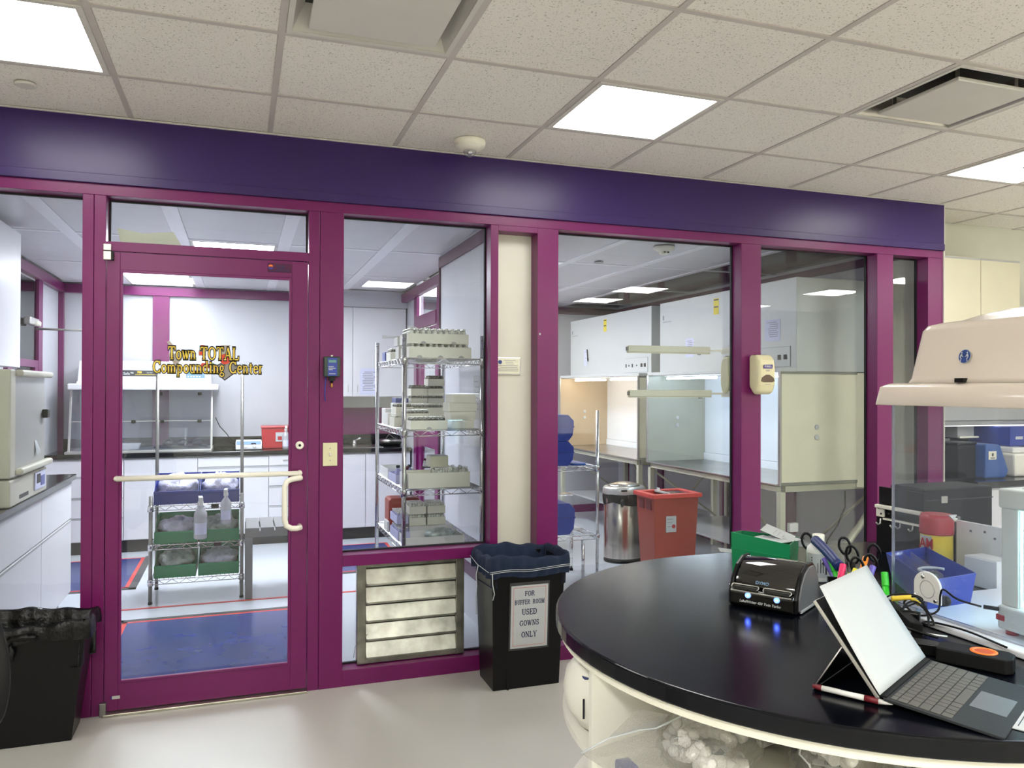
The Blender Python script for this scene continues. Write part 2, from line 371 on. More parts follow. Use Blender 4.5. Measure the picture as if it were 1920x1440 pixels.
def serif(name, t, body, cap, org, xd, ud, m, width=None, grow=0.0, depth=0.0006):
    """one mesh of drawn serif letters centred on org"""
    strokes = []; x = 0
    for ch in body:
        adv, st = GL[ch]
        for s in st: strokes.append((x, s))
        x += adv + 0.06
    W = x - 0.06; sx = cap if width is None else width / W
    xd = Vector(xd).normalized(); ud = Vector(ud).normalized(); nn = xd.cross(ud).normalized(); o = Vector(org)
    mb = MB(m)
    def P(u, v, d=0): return o + xd * ((u - W / 2) * sx) + ud * ((v - 0.5) * cap) + nn * d
    for x0, s in strokes:
        if s[0] == 'arc':
            _, cx, cy, rx, ry, a0, a1, w_ = s; n = max(6, int((a1 - a0) / 18)); full_ = a1 - a0 >= 359
            L = []
            for k in range(n + 1):
                a = math.radians(a0 + (a1 - a0) * k / n); c, q = math.cos(a), math.sin(a)
                hw = (TN + (w_ - TN) * abs(c) ** 1.5) / 2 + grow
                L.append((P(x0 + cx + (rx + hw) * c, cy + (ry + hw) * q), P(x0 + cx + (rx - hw) * c, cy + (ry - hw) * q)))
            for (a, b_), (c, d) in zip(L, L[1:]): mb.quad(a, c, d, b_)
        else:
            a0, b0, a1, b1, w_ = s; hw = w_ / 2 + grow; dx_, dy_ = a1 - a0, b1 - b0
            if abs(dy_) < 1e-6: mb.quad(P(x0 + a0 - grow, b0 - hw), P(x0 + a1 + grow, b1 - hw), P(x0 + a1 + grow, b1 + hw), P(x0 + a0 - grow, b0 + hw))
            else:
                e = grow if dy_ > 0 else -grow
                mb.quad(P(x0 + a0 - hw, b0 - e), P(x0 + a0 + hw, b0 - e), P(x0 + a1 + hw, b1 + e), P(x0 + a1 - hw, b1 + e))
    # flat quads overlap, so each stroke sits on its own hair-thin layer
    return part(name, mb, t)

# ================================================================ front room shell
T = 0.6096; ZC = 2.733; D0 = 0.538
XL, XR, YB = -3.2, 9.3, -6.6
struct('floor', MB('floor_front').box(XL, XR, YB, 0.06, -0.08, 0.0).box(4.91, XR, 0.06, 0.5, -0.08, 0.0))
struct('floor_cleanroom', MB('floor_back').box(-1.25, 4.98, 0.06, 4.85, -0.08, 0.0))
struct('wall_left', MB('cream_wall').box(XL - 0.1, XL, YB, 0.1, 0, ZC + 0.1))
struct('wall_behind', MB('cream_wall').box(XL, XR, YB - 0.1, YB, 0, ZC + 0.1))
struct('wall_right', MB('cream_wall').box(XR, XR + 0.1, YB, 0.5, 0, ZC + 0.1))
struct('wall_alcove', MB('grey_wall').box(4.98, XR, 0.43, 0.53, 0, ZC + 0.1))
ceil = struct('ceiling', MB('recess_dark').box(XL, XR, YB, 0.53, ZC + 0.10, ZC + 0.14))
def yl(j): return -D0 - (j - 1) * T      # grid line j
special = {(3, 1), (-1, 1), (7, 1), (1, 2), (5, 2), (3, 8), (8, 7), (12, 9), (12, 6), (12, 4), (8, 9), (-1, 6), (-1, 9), (6, 8)}
hb = 0.012
tile_me = None
def ctile(x0, x1, y0, y1):
    m = MB('ceiling_tile').box(x0 + hb, x1 - hb, y0 + hb, y1 - hb, ZC + 0.003, ZC + 0.018)
    return m
rest = MB('ceiling_tile')
full = None
for i in range(-5, 15):
    for j in range(-1, 10):
        x0, x1 = i * T, (i + 1) * T; y1 = yl(j); y0 = yl(j + 1)
        if (i, j) in special: continue
        if j == 0:
            if i < 8: y1 = 0.0
            elif i == 8:
                y1 = 0.0715; 
        if j == -1:
            if i < 8: continue
            y1 = 0.43
        if j == 0 and i < 8: y0, y1 = -D0, 0.0
        if x1 > XR: x1 = XR
        if x0 >= x1: continue
        if i < -3 or j > 4:
            rest.box(x0 + hb, x1 - hb, y0 + hb, y1 - hb, ZC + 0.003, ZC + 0.018); continue
        if j >= 1 and x1 - x0 > T - 0.001:
            if full is None:
                full = struct('ceiling_tile', MB('ceiling_tile').box(-T / 2 + hb, T / 2 - hb, -T / 2 + hb, T / 2 - hb, 0.003, 0.018), parent=ceil, bevel=0.0015, seg=1)
                full.location = ((x0 + x1) / 2, (y0 + y1) / 2, ZC)
            else:
                c = full.copy(); COL.objects.link(c); c.location = ((x0 + x1) / 2, (y0 + y1) / 2, ZC)
        else:
            struct('ceiling_tile', ctile(x0, x1, y0, y1), parent=ceil)
o = struct('ceiling_tiles_behind', rest, parent=ceil); o['kind'] = 'stuff'
for i in range(-5, 16):
    x = min(i * T, XR); y1 = 0.0 if x < 4.9 else 0.43
    struct('grid_bar', MB('ceiling_bar').box(x - hb, x + hb, YB, y1, ZC, ZC + 0.02), parent=ceil)
for j in range(0, 11):
    if j == 0: x0, y = 4.92, 0.0715
    else: x0, y = XL, yl(j)
    struct('grid_bar', MB('ceiling_bar').box(x0, XR, y - hb, y + hb, ZC - 0.0003, ZC + 0.0197), parent=ceil)

# flat lit panels
def lamp_panel(name, label, x0, x1, y0, y1, z, m, fr='ceiling_white', group=None):
    t = thing(name, label, 'light', ((x0 + x1) / 2, (y0 + y1) / 2, z), group)
    b = 0.022
    f = MB(fr)
    f.box(x0, x1, y0, y0 + b, z - 0.004, z + 0.012).box(x0, x1, y1 - b, y1, z - 0.004, z + 0.012)
    f.box(x0, x0 + b, y0 + b, y1 - b, z - 0.004, z + 0.012).box(x1 - b, x1, y0 + b, y1 - b, z - 0.004, z + 0.012)
    part('frame', f, t)
    part('diffuser', MB(m).box(x0 + b, x1 - b, y0 + b, y1 - b, z + 0.001, z + 0.006), t)
    return t
labs = {(3, 1): 'lit square ceiling panel beside the smoke detector, above the dispenser', (-1, 1): 'lit square ceiling panel at the far left end of the ceiling',
        (7, 1): 'lit square ceiling panel furthest right, above the alcove cupboard',
        (3, 8): 'lit ceiling panel behind the viewer, mirrored in the window above the louver', (8, 7): 'lit ceiling panel behind the viewer, larger mirror image in the left hood-room window',
        (8, 9): 'lit ceiling panel behind the viewer, smaller mirror image in the left hood-room window', (12, 9): 'lit ceiling panel behind the viewer, lower mirror image right of the sanitizer dispenser',
        (12, 6): 'lit ceiling panel behind the viewer, upper mirror image right of the sanitizer dispenser', (12, 4): 'lit ceiling panel behind the viewer, mirrored in the narrowest window'}
for k in sorted(special - {(1, 2), (5, 2)}):  # panels without an entry in labs are unseen, added for room light
    i, j = k; h = hb + 0.001
    lamp_panel('ceiling_light', labs.get(k, 'unseen square light panel behind the viewer, added to brighten the room'), i * T + h, (i + 1) * T - h, yl(j + 1) + h, yl(j) - h, ZC, 'lamp_near' if j == 1 else 'lamp_front',
               group='square light panels of the front room')

# air diffusers in the ceiling
def diffuser(i, j, label, dark):
    x0, x1, y0, y1 = i * T + 0.013, (i + 1) * T - 0.013, yl(j + 1) + 0.013, yl(j) - 0.013
    cx, cy = (x0 + x1) / 2, (y0 + y1) / 2
    t = thing('ceiling_vent', label, 'vent', (cx, cy, ZC))
    m = MB('ceiling_white'); b = 0.02; z = ZC
    m.box(x0, x1, y0, y0 + b, z - 0.003, z + 0.006).box(x0, x1, y1 - b, y1, z - 0.003, z + 0.006).box(x0, x0 + b, y0 + b, y1 - b, z - 0.003, z + 0.006).box(x1 - b, x1, y0 + b, y1 - b, z - 0.003, z + 0.006)
    part('frame', m, t, 0.002)
    m = MB('steel' if dark else 'ceiling_white')       # sloping throat
    a0 = (x0 + b, y0 + b, x1 - b, y1 - b); q = 0.04
    c = [(a0[0], a0[1]), (a0[2], a0[1]), (a0[2], a0[3]), (a0[0], a0[3])]; e = [(a0[0] + q, a0[1] + q), (a0[2] - q, a0[1] + q), (a0[2] - q, a0[3] - q), (a0[0] + q, a0[3] - q)]
    for k in range(4): m.quad((*c[k], z + 0.004), (*c[(k + 1) % 4], z + 0.004), (*e[(k + 1) % 4], z + 0.09), (*e[k], z + 0.09))
    part('throat', m, t)
    part('duct', MB('recess_dark').box(e[0][0], e[2][0], e[0][1], e[2][1], z + 0.088, z + 0.095), t)
    q = 0.085 if dark else 0.07
    part('face_plate', MB('ceiling_white').box(x0 + q, x1 - q, y0 + q, y1 - q, z - 0.016 if dark else z - 0.008, z + 0.0), t, 0.004)
    m = MB('steel')
    for sx in (-1, 1):
        for sy in (-1, 1): m.box(cx + sx * 0.16 - .01, cx + sx * .16 + .01, cy + sy * 0.16 - .002, cy + sy * .16 + .002, z, z + 0.088)
    part('hanger', m, t, kind='stuff')
diffuser(1, 2, 'square white ceiling air diffuser over the sill window, left of the two', False)
diffuser(5, 2, 'square ceiling air diffuser with a dark steel throat, upper right', True)

# sprinkler caps and detector
def cap_plate(x, y, label):
    solo('sprinkler_cap', label, 'sprinkler', MB('ceiling_white').lathe([(0.038, 0.006), (0.040, 0.0), (0.040, -0.004), (0.034, -0.007)], (x, y, ZC - 0.006), 24), (x, y, ZC - 0.006), group='round sprinkler caps in the front ceiling')
cap_plate(-0.352, -0.335, 'round flush sprinkler cap below the far left light panel')
cap_plate(4.575, -0.87, 'round flush sprinkler cap between the right diffuser and rightmost light')
dx, dy = 1.555, -0.235
t = thing('smoke_detector', 'round white smoke detector with a clear strobe lens on the front ceiling', 'smoke detector', (dx, dy, ZC))
part('base', MB('warm_white').lathe([(0.078, 0), (0.080, -0.012), (0.074, -0.03), (0.052, -0.046), (0.03, -0.05)], (dx, dy, ZC), 28), t, 0.001)
part('strobe_lens', MB('plastic_clear').lathe([(0.032, -0.045), (0.033, -0.058), (0.022, -0.075), (0.008, -0.082)], (dx, dy, ZC), 18), t)
part('reflector', MB('chrome').lathe([(0.012, -0.048), (0.018, -0.06), (0.010, -0.07)], (dx, dy, ZC), 12), t)

# ================================================================ partition
PX = 4.91
band = struct('wall_band', MB('purple').box(XL, PX, -0.012, 0.12, 2.425, ZC - 0.003), 0.002)
struct('trim_1', MB('ceiling_white').box(XL, PX - 0.01, -0.026, -0.012, ZC - 0.006, ZC - 0.001))
struct('band_lip', MB('purple').box(XL, PX, -0.017, -0.012, 2.425, 2.468), 0.002, parent=band)
struct('wall_end', MB('cream_wall').box(PX, 4.98, 0.115, 0.53, 0, ZC).box(PX, PX + 0.006, -0.01, 0.115, 0, ZC))
struct('trim_2', MB('magenta').box(XL, PX, 0.0, 0.115, 2.375, 2.425), 0.0015)                   # head rail
posts = [(-0.2, -0.1545), (0.852, 0.968), (1.742, 1.785), (2.010, 2.133), (3.322, 3.463), (4.356, 4.488), (4.781, PX)]
posts_n = 3
for a, b in [(-1.9, -1.78)] + posts:
    struct('trim_%d' % posts_n, MB('magenta').box(a, b, 0.0, 0.115, 0.0, 2.3745), 0.002); posts_n += 1
def rail(x0, x1, z0, z1):
    global posts_n
    struct('trim_%d' % posts_n, MB('magenta').box(x0, x1, 0.001, 0.114, z0, z1), 0.002); posts_n += 1
rail(XL, -1.9, 0, 0.08); rail(-1.78, -0.2, 0, 0.08); rail(0.968, 1.742, 0, 0.082); rail(0.968, 1.742, 0.60, 0.656)
rail(2.133, 3.322, 0, 0.08); rail(3.463, 4.356, 0, 0.08); rail(4.488, 4.781, 0, 0.08)
# door frame jambs, transom bar
rail(-0.153, -0.104, 0, 2.3745); rail(0.797, 0.850, 0, 2.3745); rail(-0.104, 0.797, 2.122, 2.166)
# cream recess between the rooms
struct('wall_divider_end', MB('cream_wall').box(1.785, 2.010, 0.10, 0.2, 0.0, 2.372))
struct('trim_40', MB('magenta').box(1.785, 2.010, 0.0, 0.10, 2.345, 2.3748), 0.001)
# window panes: dark gasket + glass
wn = 1
def pane(x0, x1, z0, z1, y=0.098, m='glass'):
    global wn
    o = struct('window_%d' % wn, MB(m).box(x0 + 0.002, x1 - 0.002, y - 0.003, y + 0.003, z0 + 0.002, z1 - 0.002)); wn += 1
    g = MB('black_gasket'); b = 0.008
    g.box(x0, x1, y - 0.008, y + 0.008, z0, z0 + b).box(x0, x1, y - 0.008, y + 0.008, z1 - b, z1)
    g.box(x0, x0 + b, y - 0.008, y + 0.008, z0 + b, z1 - b).box(x1 - b, x1, y - 0.008, y + 0.008, z0 + b, z1 - b)
    struct('window_gasket', g, parent=o)
pane(XL, -1.9, 0.08, 2.375); pane(-1.78, -0.2, 0.08, 2.375); pane(-0.104, 0.797, 2.166, 2.375); pane(0.968, 1.742, 0.656, 2.375); pane(0.968, 1.742, 0.082, 0.60)
pane(2.133, 3.322, 0.08, 2.375); pane(3.463, 4.356, 0.08, 2.375); pane(4.488, 4.781, 0.08, 2.375)

# ---------------------------------------------------------------- glazed door
dy0, dy1 = 0.004, 0.052
door = struct('door_1', MB('magenta').box(-0.101, -0.045, dy0, dy1, 0.016, 2.119).box(0.716, 0.794, dy0, dy1, 0.016, 2.119)
              .box(-0.045, 0.716, dy0, dy1, 0.016, 0.140).box(-0.045, 0.716, dy0, dy1, 2.037, 2.119), 0.0015)
LOC[door.name] = Vector((0, 0, 0))
def dpart(n, mb, bev=0.0, label=None, **k):
    return part(n, mb, door, bev, label, **k)
m = MB('magenta'); b = 0.012
m.box(-0.045, -0.045 + b, dy0 - .004, dy0 + .01, 0.140, 2.037).box(0.716 - b, 0.716, dy0 - .004, dy0 + .01, 0.140, 2.037).box(-0.045 + b, 0.716 - b, dy0 - .004, dy0 + .01, 0.140, 0.152).box(-0.045 + b, 0.716 - b, dy0 - .004, dy0 + .01, 2.025, 2.037)
dpart('glazing_bead', m, 0.002)
dpart('door_glass', MB('glass').box(-0.044, 0.715, 0.026, 0.031, 0.141, 2.036))
m = MB('warm_white'); m.tube([(-0.05, -0.035, 1.080), (0.745, -0.035, 1.080)], 0.0125, 12)
m.tube([(-0.055, 0.006, 1.08), (-0.053, -0.03, 1.08), (-0.045, -0.035, 1.08)], 0.011, 8); m.tube([(0.74, -0.035, 1.08), (0.757, -0.028, 1.08), (0.757, 0.006, 1.08)], 0.0125, 8)
dpart('push_bar', m, label='long cream push bar across the glass')
pts = [(0.755, 0.006, 1.062)] + [(0.755 - 0.0, -0.03, 1.062)]
pts = [(0.757, 0.006, 1.058), (0.757, -0.045, 1.058), (0.74, -0.060, 1.058), (0.715, -0.064, 1.055), (0.693, -0.066, 1.044), (0.684, -0.067, 1.02), (0.684, -0.067, 0.86), (0.692, -0.066, 0.832), (0.715, -0.064, 0.818), (0.742, -0.06, 0.816), (0.757, -0.045, 0.816), (0.757, 0.006, 0.816)]
dpart('pull_handle', MB('warm_white').tube(pts, 0.0135, 12), label='cream C-shaped pull handle')
m = MB('warm_white'); m.lathe([(0.020, 0.004), (0.020, -0.006), (0.016, -0.009)], (0.757, 0.002, 1.214), 20, axis='y'); m.use('black_plastic'); m.lathe([(0.007, -0.0085), (0.006, -0.011)], (0.757, 0.002, 1.214), 12, axis='y')
dpart('lock_cylinder', m)
m = MB('silver'); m.box(-0.112, -0.080, -0.020, 0.004, 2.078, 2.117).use('black_plastic').box(-0.079, -0.070, -0.018, 0.004, 2.078, 2.117)
dpart('hinge', m, 0.002, 'square grey pivot hinge')
dpart('hinge', MB('post_grey').box(-0.118, -0.090, -0.022, 0.004, 0.002, 0.062), 0.003)
dpart('hinge_cover', MB('silver').box(-0.112, -0.080, -0.020, 0.0, 2.121, 2.150), 0.002)
m = MB('purple_logo').box(-0.075, -0.068, -0.0005, 0.003, 0.072, 0.082).use('silver').box(-0.068, -0.035, -0.0003, 0.003, 0.070, 0.084)
dpart('maker_tag', m)
# small sticker with logo
m = MB('magenta_deep').box(0.603, 0.715, 0.0020, 0.0038, 2.062, 2.106)
dpart('sticker', m, 0.0008)
m = MB('orange'); m.prism([(0.617 + 0.011 * math.cos(a), 2.088 + 0.010 * math.sin(a)) for a in [PI * k / 8 for k in range(9)]], 'y', 0.0005, 0.0018)
m.use('purple_logo').prism([(0.617 + 0.013 * math.cos(a), 2.086 + 0.012 * math.sin(a)) for a in [-PI * k / 8 for k in range(9)]], 'y', 0.0006, 0.0018)
dpart('sticker_logo', m)
text('sticker_lettering', door, 'TCA', 0.021, (0.662, 0.0012, 2.087), (1, 0, 0), (0, 0, 1), 'ink_navy', off=0.0005)
m = MB('ink_navy').box(0.612, 0.706, 0.0012, 0.0018, 2.067, 2.070).box(0.645, 0.700, 0.0012, 0.0018, 2.0735, 2.0755)
dpart('sticker_print', m)
# vinyl sign on the glass
yg = 0.0245
m = MB('logo_grey')
# mortar and pestle, bottles, flask and diamond tile behind the lettering
def pr_(poly, mt, y=0.0): m.use(mt).prism(poly, 'y', yg - 0.0006 - y, yg - 0.0001 - y)
pr_([(0.160, 1.66), (0.222, 1.655), (0.218, 1.63), (0.205, 1.615), (0.20, 1.60), (0.215, 1.59), (0.215, 1.58), (0.165, 1.58), (0.17, 1.60), (0.18, 1.612), (0.165, 1.63)], 'logo_light', 0.0)
pr_([(0.152, 1.712), (0.163, 1.718), (0.19, 1.685), (0.200, 1.668), (0.188, 1.662), (0.158, 1.70)], 'logo_light', 0.0008)
pr_([(0.345, 1.59), (0.42, 1.632), (0.492, 1.595), (0.408, 1.530)], 'ink', 0.0002)
pr_([(0.352, 1.589), (0.42, 1.626), (0.483, 1.594), (0.408, 1.536)], 'logo_grey', 0.0009)
pr_([(0.29, 1.648), (0.325, 1.648), (0.325, 1.672), (0.315, 1.680), (0.315, 1.688), (0.300, 1.688), (0.300, 1.680), (0.29, 1.672)], 'logo_light', 0.0004)
pr_([(0.300, 1.688), (0.316, 1.688), (0.316, 1.700), (0.300, 1.700)], 'logo_red', 0.0006)
pr_([(0.294, 1.652), (0.321, 1.652), (0.321, 1.668), (0.294, 1.668)], 'logo_red', 0.0011)
pr_([(0.385, 1.702), (0.435, 1.702), (0.432, 1.697), (0.428, 1.697), (0.428, 1.650), (0.392, 1.650), (0.392, 1.697), (0.388, 1.697)], 'logo_light', 0.0004)
pr_(circ(0.410, 1.634, 0.025, 16), 'logo_red', 0.0013)
pr_([(0.305, 1.615), (0.335, 1.615), (0.348, 1.588), (0.292, 1.588)], 'logo_red', 0.0014)
pr_(circ(0.352, 1.606, 0.010, 10), 'logo_green', 0.0016)
dpart('window_emblem', m)
for body, z, cap, cx, wd in (('Town TOTAL', 1.660, 0.060, 0.315, 0.315), ('Compounding Center', 1.594, 0.056, 0.338, 0.492)):
    serif('sign_outline', door, body, cap, (cx, yg - 0.003, z), (1, 0, 0), (0, 0, 1), 'ink', width=wd, grow=0.11)
    serif('sign_lettering', door, body, cap, (cx, yg - 0.0042, z), (1, 0, 0), (0, 0, 1), 'gold_text', width=wd, grow=0.012)
struct('trim_41', MB('alu').box(-0.104, 0.797, -0.03, 0.115, 0.0, 0.012), 0.003)       # threshold

# things fixed to the posts
t = thing('light_switch', 'cream toggle light switch plate on the magenta post', 'light switch', (0.905, -0.002, 1.166))
part('plate', MB('cream_plastic').box(0.868, 0.939, -0.007, 0.0, 1.108, 1.224), t, 0.004, seg=3)
part('toggle', MB('warm_white').box(0.899, 0.908, -0.019, -0.005, 1.158, 1.176), t, 0.002)
for z in (1.136, 1.196): part('screw', MB('ink_grey').lathe([(0.003, 0), (0.003, -0.001)], (0.9035, -0.007, z), 10, axis='y'), t)
t = thing('pressure_monitor', 'small green and blue pressure monitor box on the post above the switch', 'monitor', (0.905, 0, 1.6))
part('case', MB('mon_green').box(0.868, 0.948, -0.045, 0.0, 1.552, 1.652), t, 0.006, seg=3)
part('face', MB('lcd').box(0.886, 0.932, -0.0462, -0.044, 1.556, 1.646), t, 0.002)
part('display', MB('lcd_green').box(0.891, 0.927, -0.0472, -0.046, 1.622, 1.635), t)
m = MB('paper').box(0.890, 0.915, -0.0468, -0.046, 1.600, 1.604).box(0.890, 0.924, -0.0468, -0.046, 1.592, 1.596).box(0.890, 0.910, -0.0468, -0.046, 1.585, 1.589).box(0.892, 0.924, -0.0468, -0.046, 1.565, 1.569)
part('face_print', m, t)
m = MB('black_plastic').box(0.895, 0.922, -0.036, -0.010, 1.532, 1.552).tube([(0.908, -0.022, 1.545), (0.908, -0.022, 1.522)], 0.007, 8); part('sensor_neck', m, t)
part('fitting', MB('brass').lathe([(0.004, 0.0), (0.006, 0.006), (0.004, 0.014), (0.004, 0.022)], (0.908, -0.022, 1.500), 10), t)
part('knob', MB('warm_white').tube([(0.908, -0.02, 1.652), (0.908, -0.02, 1.660)], 0.005, 8), t)
part('air_tube', MB('lcd').tube([(0.880, -0.02, 1.555), (0.876, -0.022, 1.51), (0.875, -0.018, 1.46), (0.877, -0.015, 1.432)], 0.003, 6), t)
t = thing('door_placard', 'small framed certificate with a blue dot on the cream recess panel', 'placard', (1.86, 0.1, 1.62))
part('frame', MB('silver').box(1.797, 1.945, 0.088, 0.0995, 1.572, 1.668), t, 0.003)
part('sheet', MB('paper_cream').box(1.805, 1.937, 0.086, 0.0885, 1.580, 1.660), t)
part('emblem', MB('sign_blue').prism(circ(1.824, 1.642, 0.011, 14), 'y', 0.0852, 0.0862), t)
m = MB('ink_grey')
for k, (a, b_) in enumerate(((1.845, 1.915), (1.855, 1.90), (1.858, 1.905), (1.815, 1.928), (1.825, 1.925), (1.812, 1.93), (1.812, 1.93))): m.box(a, b_, 0.0853, 0.0862, 1.650 - k * 0.0095, 1.6525 - k * 0.0095)
part('printed_lines', m, t, kind='stuff')
solo('wall_button', 'tiny round white button on the magenta post beside the cream panel', 'button', MB('paper').lathe([(0.006, 0), (0.005, -0.004)], (2.024, 0.0, 1.795), 12, axis='y'), (2.024, 0, 1.795))
solo('loose_paper', 'curled cream paper strip lying inside the transom window', 'paper', MB('paper_cream').quad((-0.075, 0.12, 2.252), (0.03, 0.15, 2.238), (0.045, 0.15, 2.175), (-0.06, 0.12, 2.185)).quad((0.03, 0.15, 2.238), (0.17, 0.13, 2.250), (0.215, 0.13, 2.170), (0.045, 0.15, 2.175)), (0.05, 0.13, 2.17), solid=0.001)

def dispenser(x0, x1, y, z0, z1, label, back=False):
    """soap / sanitiser dispenser; y is the wall face"""
    s = -1 if not back else 1
    t = thing('sanitizer_dispenser', label, 'dispenser', ((x0 + x1) / 2, y, z0))
    cx = (x0 + x1) / 2; w_ = (x1 - x0) / 2; h = z1 - z0
    prof = [(0.0, 0.05), (0.045, 0.0), (0.085, 0.015), (0.102, 0.06), (0.105, h - 0.09), (0.095, h - 0.03), (0.07, h), (0.0, h)]
    m = MB('cream_plastic')
    m.prism([(y + s * a, z0 + b_) for a, b_ in prof], 'x', cx - w_, cx + w_)
    part('cover', m, t, 0.018, seg=5)
    f = y + s * 0.1065
    part('window', MB('brown').prism([(cx - 0.048, z0 + 0.083), (cx - 0.03, z0 + 0.077), (cx + 0.03, z0 + 0.077), (cx + 0.048, z0 + 0.083), (cx + 0.04, z0 + 0.105), (cx + 0.012, z0 + 0.122), (cx - 0.012, z0 + 0.122), (cx - 0.04, z0 + 0.105)], 'y', f - 0.001, f + 0.003), t, 0.002)
    part('logo_plate', MB('purple_logo').prism([(cx - 0.032, z0 + 0.158), (cx + 0.032, z0 + 0.158), (cx + 0.034, z0 + 0.182), (cx - 0.028, z0 + 0.180)], 'y', f - 0.001, f + 0.002), t)
    if not back: text('logo_lettering', t, 'PURELL', 0.0155, (cx + 0.001, f - 0.0014, z0 + 0.170), (1, 0, 0), (0, 0, 1), 'paper', off=0.0006, sx=1.0)
    m = MB('ink_grey').box(cx - 0.014, cx + 0.014, f - .0004, f + .002, z0 + 0.146, z0 + 0.149).box(cx - 0.011, cx + 0.011, f - .0004, f + .002, z0 + 0.141, z0 + 0.143).box(cx - 0.018, cx + 0.018, f - .0004, f + .002, z0 + 0.064, z0 + 0.066)
    part('print', m, t, kind='stuff')
    part('top_window', MB('brown').prism(rrect(cx - 0.05, cx + 0.02, y + s * 0.055, y + s * 0.072, 0.006), 'z', z1 - 0.002, z1 + 0.001) if False else MB('brown').box(cx - 0.05, cx + 0.03, min(y + s * .035, y + s * .055), max(y + s * .035, y + s * .055), z1 - 0.002, z1 + 0.0012), t)
dispenser(3.372, 3.492, -0.001, 1.462, 1.702, 'cream sanitizer dispenser with a purple logo on the front of the magenta post')
dispenser(3.318, 3.436, 0.116, 1.462, 1.702, 'sanitizer dispenser on the cleanroom side of the magenta post', back=True)

# louvered relief damper standing in the low window
t = thing('louver_damper', 'square galvanised louver with five tilted blades in the low window', 'louver', (1.335, 0.055, 0.085))
lx0, lx1, lz0, lz1, ly = 1.047, 1.612, 0.086, 0.598, 0.045
m = MB('zinc'); fb = 0.045
part('bottom_frame', MB('zinc').box(lx0, lx1, ly, ly + 0.045, lz0, lz0 + 0.022), t, 0.002)
part('top_frame', MB('zinc').box(lx0, lx1, ly, ly + 0.045, lz1 - 0.022, lz1), t, 0.002)
for a in (lx0, lx1 - fb):
    part('side_frame', MB('zinc').box(a, a + fb, ly - 0.004, ly + 0.045, lz0, lz1), t, 0.003)
hgt = (lz1 - lz0 - 0.044) / 5
for k in range(5):
    z0 = lz0 + 0.022 + k * hgt; prof = [(ly - 0.012, z0 + 0.002), (ly + 0.004, z0 + 0.0), (ly + 0.006, z0 + 0.012), (ly + 0.03, z0 + hgt - 0.012), (ly + 0.022, z0 + hgt - 0.006), (ly + 0.018, z0 + hgt - 0.012), (ly - 0.010, z0 + 0.012)]
    part('blade', MB('zinc').prism(prof, 'x', lx0 + fb, lx1 - fb), t, 0.0015)
m = MB('recess_dark').box(lx0 + fb, lx1 - fb, ly + 0.035, ly + 0.042, lz0 + 0.02, lz1 - 0.02); part('backing', m, t)
m = MB('post_grey')
for k in range(5):
    for a in (lx0 + fb + 0.004, lx1 - fb - 0.004): m.lathe([(0.006, 0), (0.006, -0.012)], (a, ly - 0.004, lz0 + 0.03 + k * hgt), 8, axis='y')
part('pivot', m, t, kind='stuff')
part('pull_wire', MB('post_grey').tube([(1.10, 0.035, 0.24), (1.07, 0.03, 0.21), (1.035, 0.028, 0.185), (1.028, 0.028, 0.13)], 0.0015, 5), t)

# ================================================================ anteroom shell
AL, AR, AY, AZ = -1.15, 2.12, 4.45, 2.50
struct('wall_ante_left', MB('white_wall').box(AL - 0.1, AL, 0.115, AY + 0.1, 0, AZ + .1))
struct('wall_ante_rear', MB('white_wall').box(AL - 0.1, AR + 0.0, AY, AY + 0.1, 0, AZ + .1))
struct('wall_divider', MB('white_wall').box(1.90, 2.20, 0.2, 1.75, 0, AZ + .1))
struct('wall_divider_rear', MB('white_wall').box(2.13, 2.20, 1.75, 2.66, 0, AZ + .1).box(2.13, 2.20, 3.66, AY + 0.1, 0, AZ + .1))
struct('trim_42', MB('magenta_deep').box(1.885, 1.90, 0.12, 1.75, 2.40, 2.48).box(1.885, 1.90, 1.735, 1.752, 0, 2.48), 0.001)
struct('trim_43', MB('magenta').box(2.06, 2.13, 1.75, AY, 2.39, 2.475), 0.01)
struct('trim_44', MB('magenta').box(2.10, 2.13, 3.52, 3.64, 0, 2.39).box(2.10, 2.13, 2.64, 2.70, 0, 2.39).box(2.09, 2.13, 2.70, 3.52, 2.07, 2.19), 0.003)
struct('trim_45', MB('magenta').box(AL, AL + 0.05, 0.12, AY, 2.40, 2.485).box(AL + 0.05, AR, AY - 0.04, AY, 2.40, 2.485), 0.002)
struct('trim_46', MB('magenta').box(AL, AL + 0.03, 3.52, 3.66, 0, 2.40).box(AL, AL + 0.045, AY - 0.05, AY, 0, 2.40), 0.002)
struct('trim_47', MB('magenta').box(-0.335, -0.185, AY - 0.03, AY, 0.9, 2.40), 0.002)
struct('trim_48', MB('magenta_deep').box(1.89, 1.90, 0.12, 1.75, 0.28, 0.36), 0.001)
# side doors (left and right walls of the anteroom)
d2 = struct('door_2', MB('magenta').box(AL, AL + 0.03, 2.60, 2.72, 0, 2.30).box(AL, AL + 0.03, 3.40, 3.51, 0, 1.66).box(AL, AL + .03, 2.72, 3.51, 1.66, 1.72), 0.002)
struct('door_pane', MB('glass_dark').box(AL + 0.001, AL + 0.012, 2.72, 3.51, 0.3, 2.38), parent=d2)
d3 = struct('door_3', MB('magenta').box(2.12, 2.16, 2.71, 2.83, 0, 2.065).box(2.12, 2.16, 3.40, 3.515, 0, 2.065).box(2.12, 2.16, 2.83, 3.40, 0, 0.2).box(2.12, 2.16, 2.83, 3.40, 1.94, 2.065).box(2.12, 2.16, 2.83, 3.40, 0.95, 1.10), 0.002)
struct('door_pane', MB('glass').box(2.135, 2.14, 2.83, 3.40, 0.2, 1.94), parent=d3)
struct('window_20', MB('glass').box(2.14, 2.146, 2.70, 3.52, 2.19, 2.39))
